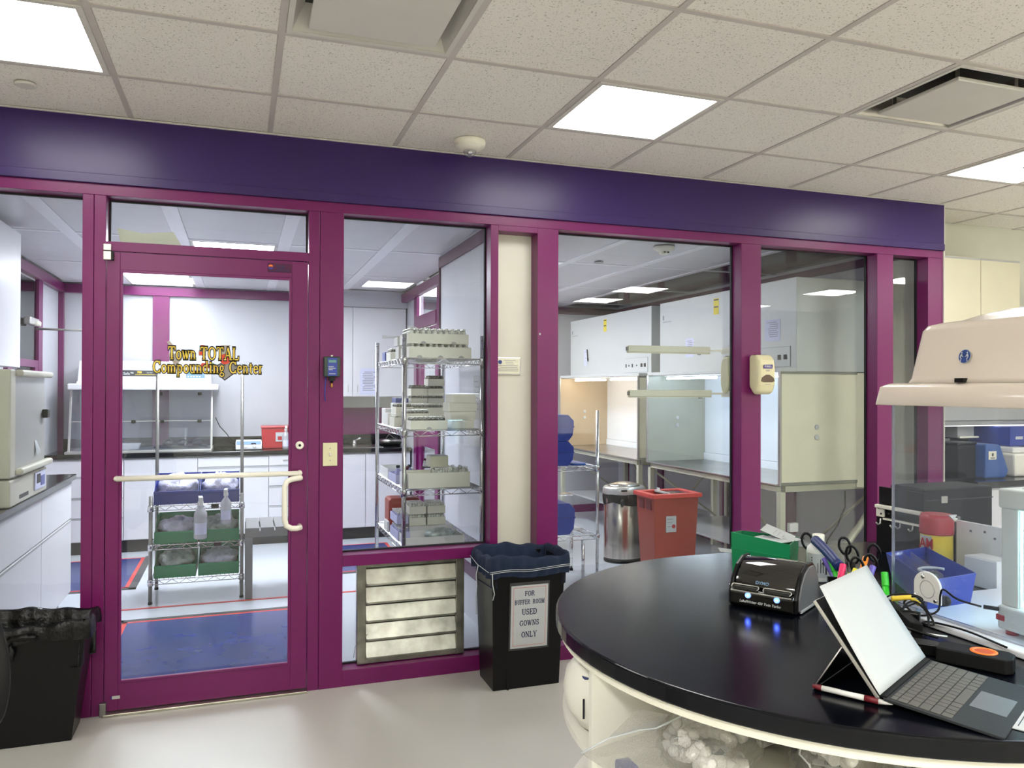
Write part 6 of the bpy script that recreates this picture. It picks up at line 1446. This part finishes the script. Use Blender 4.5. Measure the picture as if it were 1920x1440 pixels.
# ---------------------------------------------------------------- green bin with papers, bottle
t = thing('green_bin', 'dark green hopper bin full of papers at the back of the black counter', 'bin', (2.13, -1.83, 0.90))
G = [Vector((1.955, -1.872)), Vector((2.085, -1.975)), Vector((2.26, -1.80)), Vector((2.13, -1.68))]
mb = MB('green_bin'); k = 0.9015
lo = [Vector((*g, k)) for g in G]; cen = sum(G, Vector((0, 0))) / 4
hi = [Vector((*(g + (g - cen) * 0.04), 0)) for g in G]
hz = [1.045, 1.016, 0.995, 1.005]; hi = [Vector((h.x, h.y, z)) for h, z in zip(hi, hz)]

O = [mb.v(p) for p in lo]; P = [mb.v(p) for p in hi]; mb._f(O[::-1])
for i in range(4): j = (i + 1) % 4; mb._f([O[i], O[j], P[j], P[i]])
part('shell', mb, t, 0.0, solid=0.004)
mb = MB('green_bin')
for i in range(4):
    j = (i + 1) % 4; a = lo[i].lerp(hi[i], 0.62); b_ = lo[j].lerp(hi[j], 0.62); d = (b_ - a).cross(Vector((0, 0, 1))).normalized() * 0.003
    mb.quad(a + d, b_ + d, b_ + d + Vector((0, 0, .005)), a + d + Vector((0, 0, .005)))
part('rib', mb, t, solid=0.002)
for lab, c, rz, sx_, sy_, z, tl in (('white paper standing at the back of the green bin', (2.19, -1.79), 0.75, 0.13, 0.10, 1.012, 0.35), ('loose white paper on top of the green bin', (2.10, -1.84), 0.35, 0.13, 0.10, 1.000, 0.10), ('lower white paper in the green bin', (2.16, -1.84), 0.2, 0.12, 0.09, 1.004, 0.05),
                            ('corner of white paper sticking out left of the green bin', (1.985, -1.83), 1.1, 0.06, 0.09, 0.972, 0.1)):
    M = Matrix.Translation((c[0], c[1], z)) @ Matrix.Rotation(rz, 4, 'Z') @ Matrix.Rotation(tl, 4, 'X')
    mb = MB('paper', M)
    mb.box(-sx_ / 2, sx_ / 2, -sy_ / 2, sy_ / 2, 0, 0.0012)
    t2 = thing('loose_sheet', lab, 'paper', (c[0], c[1], z)); part('sheet', mb, t2)
    mb = MB('ink_grey', M)
    for q in range(3): mb.box(-sx_ * .3, sx_ * (0.1 + .1 * q), -sy_ * .2 + q * .015, -sy_ * .2 + q * .015 + .001, 0.0013, 0.0018)
    part('print', mb, t2, kind='stuff')
bx_, by_ = 2.19, -1.985
t = thing('pill_bottle', 'white plastic medicine bottle with a printed label between printer and pens', 'bottle', (bx_, by_, 0.90))
part('body', MB('white_plastic').lathe([(0.034, 0.0012), (0.036, 0.005), (0.036, 0.090), (0.033, 0.104), (0.020, 0.116), (0.018, 0.122)], (bx_, by_, 0.90), 28), t)
part('cap', MB('warm_white').lathe([(0.0175, 0.121), (0.018, 0.124), (0.018, 0.142), (0.016, 0.144)], (bx_, by_, 0.90), 24), t)
A0 = lambda a0, a1, r, n=14: [(bx_ + r * math.cos(math.radians(a0 + (a1 - a0) * k / n)), by_ + r * math.sin(math.radians(a0 + (a1 - a0) * k / n))) for k in range(n + 1)]
part('label_sheet', MB('paper').prism(A0(170, 310, 0.0368) + A0(310, 170, 0.0362), 'z', 0.915, 0.988), t)
mb = MB('ink')
for k in range(7): mb.prism(A0(196, 201, 0.0374, 1) + A0(201, 196, 0.0369, 1), 'z', 0.925 + k * 0.008, 0.929 + k * 0.008)
for a in (225, 238, 250): mb.prism(A0(a, a + 3, 0.0374, 1) + A0(a + 3, a, 0.0369, 1), 'z', 0.93, 0.96 if a != 238 else 0.972)
mb.prism(A0(262, 270, 0.0374, 2) + A0(270, 262, 0.0369, 2), 'z', 0.925, 0.975)
part('label_print', mb, t, kind='stuff')

# ---------------------------------------------------------------- twin label printer
pang = math.radians(-42)
PM = Matrix.Translation((1.752, -2.132, TZ)) @ Matrix.Rotation(math.radians(-58), 4, 'Z') @ Matrix.Diagonal((0.94, 1.0, 0.87, 1))
W_ = 0.205
t = thing('label_printer', 'black twin label printer with two blue-lit buttons on the counter', 'printer', (1.90, -2.15, 0.90))
base = [(0.006, 0.002), (0.0, 0.010), (0.0, 0.048), (0.008, 0.056), (0.19, 0.056), (0.196, 0.04), (0.196, 0.006), (0.19, 0.002)]
part('base', MB('black_gloss', PM).prism(base, 'x', 0.010, W_ - 0.010), t, 0.003, seg=3)
cover = [(0.026, 0.0565), (0.030, 0.075), (0.05, 0.103), (0.075, 0.124), (0.105, 0.137), (0.135, 0.137), (0.162, 0.122), (0.18, 0.095), (0.188, 0.0565)]
part('cover', MB('black_gloss', PM).prism(cover, 'x', 0.012, W_ - 0.014, smooth=True), t, 0.003, seg=2)
side = [(0.012, 0.003), (0.014, 0.045), (0.03, 0.085), (0.06, 0.120), (0.10, 0.140), (0.14, 0.139), (0.168, 0.118), (0.186, 0.08), (0.192, 0.04), (0.186, 0.004)]
part('side_cap', MB('black_plastic', PM).prism(side, 'x', 0.0, 0.0115), t, 0.003); part('side_cap', MB('black_plastic', PM).prism(side, 'x', W_ - 0.0135, W_ - 0.004), t, 0.003)
inn = [(0.098 + (a - 0.098) * 0.88, 0.066 + (b_ - 0.066) * 0.88) for a, b_ in side]
part('side_window', MB('mid_grey', PM).prism(inn, 'x', W_ - 0.0045, W_ + 0.001), t, 0.002, label='grey side window'); part('side_trim', MB('light_grey', PM).prism([(0.03, 0.003), (0.03, 0.012), (0.17, 0.012), (0.17, 0.003)], 'x', W_ - 0.003, W_ + 0.003), t, 0.002)
def ringslot(x0, x1):
    z0, z1 = 0.0, 0.010; pts = [(a, 0.0045 + b_ * 0.9, 0.0565 + b_ * 0.9) for a, b_ in rrect(x0, x1, z0, z1, 0.0049, 4)]
    return pts + [pts[0]]
for x0, x1 in ((0.014, 0.094), (0.108, 0.188)):
    part('slot_surround', MB('silver', PM).prism([(x0, 0.004), (x1, 0.004), (x1, 0.0), (x0, 0.0)], 'z', 0.0, 0.0001) if False else MB('silver', PM).tube([(a, y - 0.003, z + 0.004) for a, y, z in ringslot(x0, x1)], 0.0016, 6, cap=False), t)
    part('slot', MB('recess_dark', PM).box(x0 + 0.004, x1 - 0.004, -0.0005, 0.012, 0.057, 0.066), t)
part('silver_strip', MB('silver', PM).box(0.013, 0.189, -0.0014, 0.004, 0.0490, 0.0535), t, 0.001)
for x in (0.066, 0.150):
    part('feed_button', MB('led_blue', PM).lathe([(0.0075, 0), (0.0075, -0.0025)], (x, -0.0003, 0.042), 16, axis='y'), t)
    part('button_ring', MB('silver', PM).tube([(x + 0.009 * math.cos(a), -0.002, 0.042 + 0.009 * math.sin(a)) for a in [2 * PI * k / 18 for k in range(19)]], 0.0011, 5, cap=False), t)
    part('button_icon', MB('led_white', PM).box(x - 0.003, x + 0.003, -0.0034, -0.0029, 0.0395, 0.0445), t)
xd = (PM.to_3x3() @ Vector((1, 0, 0))); yd = (PM.to_3x3() @ Vector((0, 1, 0)))
text('printer_lettering', t, 'LabelWriter 450 Twin Turbo', 0.0095, PM @ Vector((0.100, -0.0012, 0.022)), xd, (0, 0, 1), 'paper', off=0.0002, shear=0.25)
text('logo_lettering', t, 'DYMO', 0.0125, PM @ Vector((0.095, 0.0315, 0.0765)) - yd * 0.002, xd, (yd * 0.5 + Vector((0, 0, 0.86))), 'panel_blue', off=0.0004)
t = thing('cable_end', 'short red and silver cable plug beside the printer', 'cable', (1.88, -1.97, 0.90))
part('red_sleeve', MB('tape_red').tube([(1.885, -1.985, 0.908), (1.905, -2.005, 0.908)], 0.005, 8), t); part('metal_tip', MB('chrome').tube([(1.872, -1.972, 0.908), (1.885, -1.985, 0.908)], 0.003, 8), t); part('lead', MB('black_plastic').tube([(1.905, -2.005, 0.908), (1.93, -2.03, 0.906), (1.96, -2.04, 0.905)], 0.0025, 6), t)

# ---------------------------------------------------------------- pen cup and its contents
ux, uy = 2.085, -2.235
t = thing('pen_cup', 'low black desk organiser crowded with markers and scissors', 'pen holder', (ux, uy, 0.90))
CM = Matrix.Translation((ux, uy, 0.90)) @ Matrix.Rotation(math.radians(-40), 4, 'Z')
mb = MB('black_plastic', CM); k = 0.0015
mb.box(-0.06, 0.06, -0.045, 0.045, k, 0.004)
for a in ((-0.06, 0.06, -0.045, -0.042), (-0.06, 0.06, 0.042, 0.045), (-0.06, -0.057, -0.042, 0.042), (0.057, 0.06, -0.042, 0.042), (-0.0015, 0.0015, -0.042, 0.042)): mb.box(*a, 0.004, 0.062)
part('cup', mb, t, 0.001)
def marker(label, top, base_, m, r=0.0075, L=None):
    a, b_ = Vector(base_), Vector(top); t = thing('highlighter', label, 'marker', tuple(a))
    d = (b_ - a); mid = a.lerp(b_, 0.6)
    part('barrel', MB(m).tube([a, mid], r * 0.92, 12), t)
    mb = MB(m); mb.tube([mid, b_], r, 14, cap=False)
    mb.tube([b_, b_ - d.normalized() * 0.004], r * 0.8, 14, r2=r * 0.8); part('cap', mb, t); return t
marker('green highlighter, end up, left of the pink one', (2.128, -2.106, 1.000), (2.10, -2.19, 0.915), 'hl_green', 0.0092)
marker('pink highlighter in front of the organiser', (2.105, -2.185, 0.997), (2.055, -2.215, 0.915), 'hl_pink', 0.0092)
marker('purple marker left of the green highlighter', (2.115, -2.095, 0.995), (2.11, -2.17, 0.915), 'hl_purple', 0.0065)
marker('yellow highlighter leaning between scissors', (2.115, -2.225, 0.992), (2.07, -2.23, 0.915), 'hl_yellow', 0.009)
marker('orange-capped marker behind the yellow one', (2.205, -2.165, 1.006), (2.12, -2.215, 0.915), 'hl_orange', 0.0085)
marker('purple-capped marker inside a scissor loop', (2.160, -2.24, 1.000), (2.10, -2.26, 0.915), 'hl_purple', 0.0085)
marker('green highlighter standing apart, beside the enclosure edge', (2.141, -2.300, 0.997), (2.115, -2.335, 0.915), 'hl_green', 0.0095)
marker('yellow marker stub low behind the paper', (2.085, -2.235, 0.985), (2.06, -2.24, 0.915), 'hl_yellow', 0.007)
def scissors(label, c1, c2, tip, m='black_plastic', r=0.0165):
    t = thing('scissors', label, 'scissors', tuple(tip)); tip = Vector(tip)
    sd = Vector((0.77, -0.64, 0)).normalized(); ax_ = Vector((0.12 * (1 if c1[0] > c2[0] else -1), 0.1, 1)).normalized()
    for i, c in enumerate((c1, c2)):
        c = Vector(c); pts = [c + ax_ * (r * 1.6 * math.cos(a)) + sd * (r * math.sin(a)) for a in [2 * PI * k / 20 for k in range(21)]]
        part('handle_loop', MB(m).tube(pts, 0.0040, 8, cap=False), t)
        part('shank', MB(m).tube([c - ax_ * r * 1.6, (c - ax_ * r * 1.6).lerp(tip, 0.4)], 0.005, 6), t); part('blade', MB('steel').tube([(c - ax_ * r * 1.6).lerp(tip, 0.4), tip + sd * (0.002 if i else -0.002)], 0.0035, 6, r2=0.001), t)
SC1, SC2, SC3, SC4, SC5, SC6 = (2.215, -1.905, 1.005), (2.283, -1.995, 1.003), (2.225, -2.09, 0.998), (2.30, -2.10, 1.000), (2.165, -2.175, 0.985), (2.205, -2.185, 0.993)
scissors('black-handled scissors with loops highest, at the back of the organiser', SC1, SC2, (2.12, -2.19, 0.93))
scissors('black-handled scissors in front, loops around the yellow marker', SC5, SC6, (2.09, -2.24, 0.93))
scissors('black-handled scissors with a grey inner loop, behind the front pair', SC3, SC4, (2.11, -2.22, 0.93))
t = thing('letter_opener', 'large dark blue handled cutter leaning out of the organiser', 'cutter', (2.11, -2.16, 0.92))
mb = MB('handle_blue'); a, b_ = Vector((2.160, -2.010, 1.028)), Vector((2.115, -2.160, 0.985))
pts = [a.lerp(b_, k / 8) + Vector((0, 0, 0.004 * math.sin(PI * k / 8))) for k in range(9)]
mb.tube([a + (a - b_) * 0.04] + pts, 0.0155, 12); part('handle', mb, t, 0.0); part('blade', MB('steel').tube([b_, Vector((2.09, -2.22, 0.92))], 0.005, 6), t)

# ---------------------------------------------------------------- tablet with keyboard and paper
A = Vector((1.616, -2.820, 0.918)); u_ = Vector((0.885, 0.465, 0.0)).normalized(); n_ = Vector((-0.465, 0.885, 0.0)).normalized()
ph = math.radians(53); v_ = n_ * math.cos(ph) + Vector((0, 0, math.sin(ph))); w_ = u_.cross(v_).normalized()   # w_ faces the viewer side
if w_.dot(n_) > 0: w_ = -w_
t = thing('tablet', 'tablet propped on its kickstand with a grey keyboard cover', 'tablet', tuple(A))
SM = Matrix((( u_.x, v_.x, w_.x, A.x), (u_.y, v_.y, w_.y, A.y), (u_.z, v_.z, w_.z, A.z), (0, 0, 0, 1)))
part('screen_body', MB('silver', SM).box(0.0, 0.290, 0.0, 0.201, -0.009, -0.0012), t, 0.002)
part('screen_glass', MB('black_gloss', SM).box(0.001, 0.289, 0.001, 0.200, -0.0011, 0.0), t)
fl_ = A + v_ * 0.11 - w_ * 0.009; foot = Vector((1.572, -2.700, 0.9015))
kd = (foot - (A + v_ * 0.105 - w_ * 0.009)); 
p1 = A + v_ * 0.105 - w_ * 0.0095; dd = Vector((foot.x, foot.y, foot.z)) - p1; dd = dd - u_ * dd.dot(u_)
part('stand_edge', MB('silver').tube([p1, p1 + dd], 0.0014, 6), t)
mb = MB('black_plastic'); q = p1 + u_ * 0.288
for off in (0.0,):
    mb.quad(p1, q, q + dd, p1 + dd)
part('kickstand', mb, t, solid=0.0012)
kd_ = (-n_ * 0.200 + Vector((0, 0, -0.0155))); kx = u_; kyv = kd_.normalized(); kz = kx.cross(kyv).normalized()
if kz.z < 0: kz = -kz
KM = Matrix(((kx.x, kyv.x, kz.x, A.x), (kx.y, kyv.y, kz.y, A.y), (kx.z, kyv.z, kz.z, A.z), (0, 0, 0, 1)))
part('keyboard', MB('kbd_grey', KM).prism(rrect(0.0, 0.290, 0.004, 0.202, 0.006), 'z', -0.004, 0.001), t, 0.001)
part('hinge_strip', MB('black_matte', KM).box(0.004, 0.286, -0.002, 0.010, -0.001, 0.004), t, 0.001)
rows = [(0.016, 0.010, [0.019] * 14), (0.028, 0.0165, [0.0175] * 13 + [0.0385]), (0.0465, 0.0165, [0.028] + [0.0175] * 12 + [0.028]), (0.065, 0.0165, [0.0325] + [0.0175] * 11 + [0.0415]),
        (0.0835, 0.0165, [0.042] + [0.0175] * 10 + [0.0475]), (0.102, 0.0165, [0.0175, 0.0175, 0.0175, 0.02, 0.0885, 0.02, 0.0175, 0.0175, 0.0175, 0.0175])]
for y, h, ws in rows:
    tot = sum(ws) ; gap = (0.274 - tot) / (len(ws) - 1); x = 0.008
    if gap < 0.001: sc = (0.274 - 0.0015 * (len(ws) - 1)) / tot; gap = 0.0015
    else: sc = 1.0
    for wk in ws:
        wk *= sc
        part('key', MB('key_grey', KM).box(x, x + wk, y, y + h, 0.0012, 0.0024), t); x += wk + gap
part('trackpad', MB('pad_grey', KM).box(0.097, 0.193, 0.126, 0.186, 0.0008, 0.0016), t)
t2 = thing('white_sheet', 'curled blank white sheet leaning over the tablet screen', 'paper', tuple(A))
mb = MB('paper'); NU, NV = 10, 14; grid = []
for i in range(NU + 1):
    row = []
    for j in range(NV + 1):
        a, b_ = i / NU, j / NV
        pu = -0.004 + 0.290 * a; pv = 0.004 + 0.215 * b_
        lift = 0.004 + 0.028 * (b_ ** 1.5) * (0.35 + 0.65 * (1 - a) * 0.6) - 0.008 * math.sin(PI * a) * b_
        row.append(mb.v(A + u_ * pu + v_ * pv + w_ * lift))
    grid.append(row)
for i in range(NU):
    for j in range(NV): mb._f([grid[i][j], grid[i + 1][j], grid[i + 1][j + 1], grid[i][j + 1]], True)
part('sheet', mb, t2, solid=0.0006)
# pen
a, b_ = Vector((1.553, -2.712, 0.9085)), Vector((1.632, -2.835, 0.9085)); d = b_ - a
t = thing('click_pen', 'white pen with maroon grip and clip end in front of the tablet', 'pen', tuple(a))
part('end', MB('maroon').tube([a, a.lerp(b_, 0.04), a.lerp(b_, 0.045), a.lerp(b_, 0.12)], 0.0035, 10, r2=0.0055), t)
part('barrel', MB('white_plastic').tube([a.lerp(b_, 0.12), a.lerp(b_, 0.66)], 0.0055, 12), t, label='white barrel')
part('grip', MB('maroon').tube([a.lerp(b_, 0.66), a.lerp(b_, 0.83)], 0.0062, 12), t, label='maroon grip')
part('tip', MB('white_plastic').tube([a.lerp(b_, 0.83), a.lerp(b_, 0.93), b_], 0.0055, 12, r2=0.001), t)
sd = d.cross(Vector((0, 0, 1))).normalized()
part('print', MB('ink').tube([a.lerp(b_, 0.36) + Vector((0, 0, 0.0052)) + sd * 0.0, a.lerp(b_, 0.54) + Vector((0, 0, 0.0052))], 0.0008, 4), t)
# papers at the far right edge
t = thing('printed_form', 'white printed form at the lower right corner beside the keyboard', 'paper', (1.85, -2.93, 0.9))
M = Matrix.Translation((1.868, -2.945, 0.9012)) @ Matrix.Rotation(math.radians(28), 4, 'Z')
part('sheet', MB('paper', M).box(-0.105, 0.11, -0.06, 0.075, 0, 0.0015), t)
mb = MB('ink', M)
for k in range(8): mb.box(-0.09, -0.03 + 0.012 * (k % 3), -0.05 + 0.014 * k, -0.0485 + 0.014 * k, 0.0016, 0.002)
part('printed_lines', mb, t, kind='stuff')
# dark organiser tray / tape holder
t = thing('tape_holder', 'black block with an orange ring well at the right', 'tape holder', (1.98, -2.72, 0.90))
M = Matrix.Translation((1.985, -2.715, 0.9015)) @ Matrix.Rotation(math.radians(-58), 4, 'Z')
blk = [(-0.075, -0.03), (0.055, -0.034), (0.068, -0.02), (0.068, 0.02), (0.055, 0.034), (-0.05, 0.032), (-0.075, 0.02)]
part('block', MB('black_matte', M).prism(blk, 'z', 0.0, 0.032), t, 0.003)
part('orange_ring', MB('orange', M).lathe([(0.0265, 0.0321), (0.0265, 0.0335), (0.019, 0.0338), (0.0185, 0.0325)], (0.012, 0, 0), 32), t, label='orange ring')
part('ring_shade_disc', MB('orange_shade', M).lathe([(0.0180, 0.0322), (0.0180, 0.0328)], (0.012, 0, 0), 24), t)  # flat disc in darker orange, shade of the hollow painted on
t = thing('docking_bar', 'flat black accessory bar lying behind the keyboard', 'accessory', (1.93, -2.60, 0.90))
M = Matrix.Translation((1.935, -2.60, 0.9015)) @ Matrix.Rotation(math.radians(-48), 4, 'Z')
part('bar', MB('black_plastic', M).prism([(-0.09, -0.018), (0.05, -0.02), (0.06, 0.0), (0.04, 0.02), (-0.09, 0.022)], 'z', 0.0, 0.024), t, 0.002)
part('port', MB('mid_grey', M).box(0.0, 0.01, -0.0205, -0.0190, 0.008, 0.016), t); part('port', MB('mid_grey', M).box(-0.03, -0.015, -0.0205, -0.0185, 0.006, 0.018), t)
t = thing('cable_tangle', 'dark heap of small tools and cords behind the white sheet', 'cords', (2.02, -2.50, 0.90)); rnd = random.Random(21)
part('stand', MB('black_matte').prism([(1.985, -2.54), (2.085, -2.36), (2.10, -2.37), (2.00, -2.56)], 'z', 0.9015, 0.945), t, 0.003)
part('black_plug', MB('black_plastic').box(2.045, 2.07, -2.49, -2.455, 0.918, 0.945, 0.6), t, 0.003)
part('yellow_tag', MB('yellow').tube([(2.045, -2.42, 0.965), (2.085, -2.44, 0.970), (2.10, -2.455, 0.955)], 0.007, 8, r2=0.006), t); part('blue_tag', MB('panel_blue').tube([(2.085, -2.465, 0.945), (2.075, -2.475, 0.935), (2.055, -2.475, 0.928)], 0.005, 8), t)
part('silver_pen', MB('silver').tube([(1.985, -2.525, 0.918), (2.035, -2.595, 0.922)], 0.0045, 10, r2=0.002), t)
part('dark_pen', MB('black_plastic').tube([(1.97, -2.50, 0.93), (2.0, -2.60, 0.925)], 0.0035, 8), t)
def sm(pts, n=6):
    P_ = [Vector(p) for p in pts]; out = []
    for i in range(len(P_) - 1):
        p0, p1, p2, p3 = P_[max(i - 1, 0)], P_[i], P_[i + 1], P_[min(i + 2, len(P_) - 1)]
        for k in range(n):
            s = k / n; out.append(0.5 * ((2 * p1) + (p2 - p0) * s + (2 * p0 - 5 * p1 + 4 * p2 - p3) * s * s + (3 * p1 - p0 - 3 * p2 + p3) * s ** 3))
    out.append(P_[-1]); return out
solo('black_cable', 'black cable looping up from the balance and down over the white base', 'cable', MB('black_plastic').tube(sm([(2.165, -2.575, 0.975), (2.135, -2.535, 0.985), (2.13, -2.50, 1.00), (2.13, -2.49, 0.985), (2.12, -2.49, 0.945), (2.09, -2.46, 0.93), (2.075, -2.43, 0.955), (2.09, -2.455, 0.975), (2.09, -2.49, 0.945), (2.075, -2.52, 0.925), (2.06, -2.50, 0.924), (2.09, -2.50, 0.924), (2.11, -2.58, 0.924), (2.09, -2.70, 0.924)]), 0.0026, 7), (2.12, -2.5, 0.92))
solo('loose_cable', 'black cord arching in front of the port cover', 'cord', MB('black_plastic').tube(sm([(2.03, -2.47, 0.93), (2.05, -2.455, 0.955), (2.08, -2.46, 0.965), (2.085, -2.49, 0.945), (2.06, -2.52, 0.920)]), 0.0026, 7), (2.05, -2.47, 0.92))
solo('ball_chain', 'thin black twisted chain hanging in front of the port cover', 'chain', MB('black_plastic').tube([(2.098 + 0.003 * math.cos(k * 1.4), -2.468 - 0.0012 * k, 0.965 - 0.0027 * k) for k in range(18)], 0.0016, 5), (2.1, -2.47, .92))
solo('black_lanyard', 'black lanyard looped behind the top of the white sheet', 'lanyard', MB('black_plastic').tube(sm([(2.03, -2.40, 0.955), (2.06, -2.41, 0.972), (2.10, -2.435, 0.974), (2.11, -2.455, 0.965), (2.08, -2.45, 0.955), (2.04, -2.44, 0.94)]), 0.0022, 6), (2.07, -2.42, 0.94))

t = thing('equipment_case', 'black equipment case on the counter behind the enclosure', 'case', (3.02, -1.68, 0.9))
part('case', MB('black_matte').box(2.86, 3.20, -1.76, -1.60, 0.9012, 1.13), t, 0.006); part('lid_seam', MB('dark_grey').box(2.859, 3.201, -1.761, -1.599, 1.085, 1.089), t); part('latch', MB('silver').box(2.94, 2.97, -1.764, -1.76, 1.075, 1.10), t, 0.001)
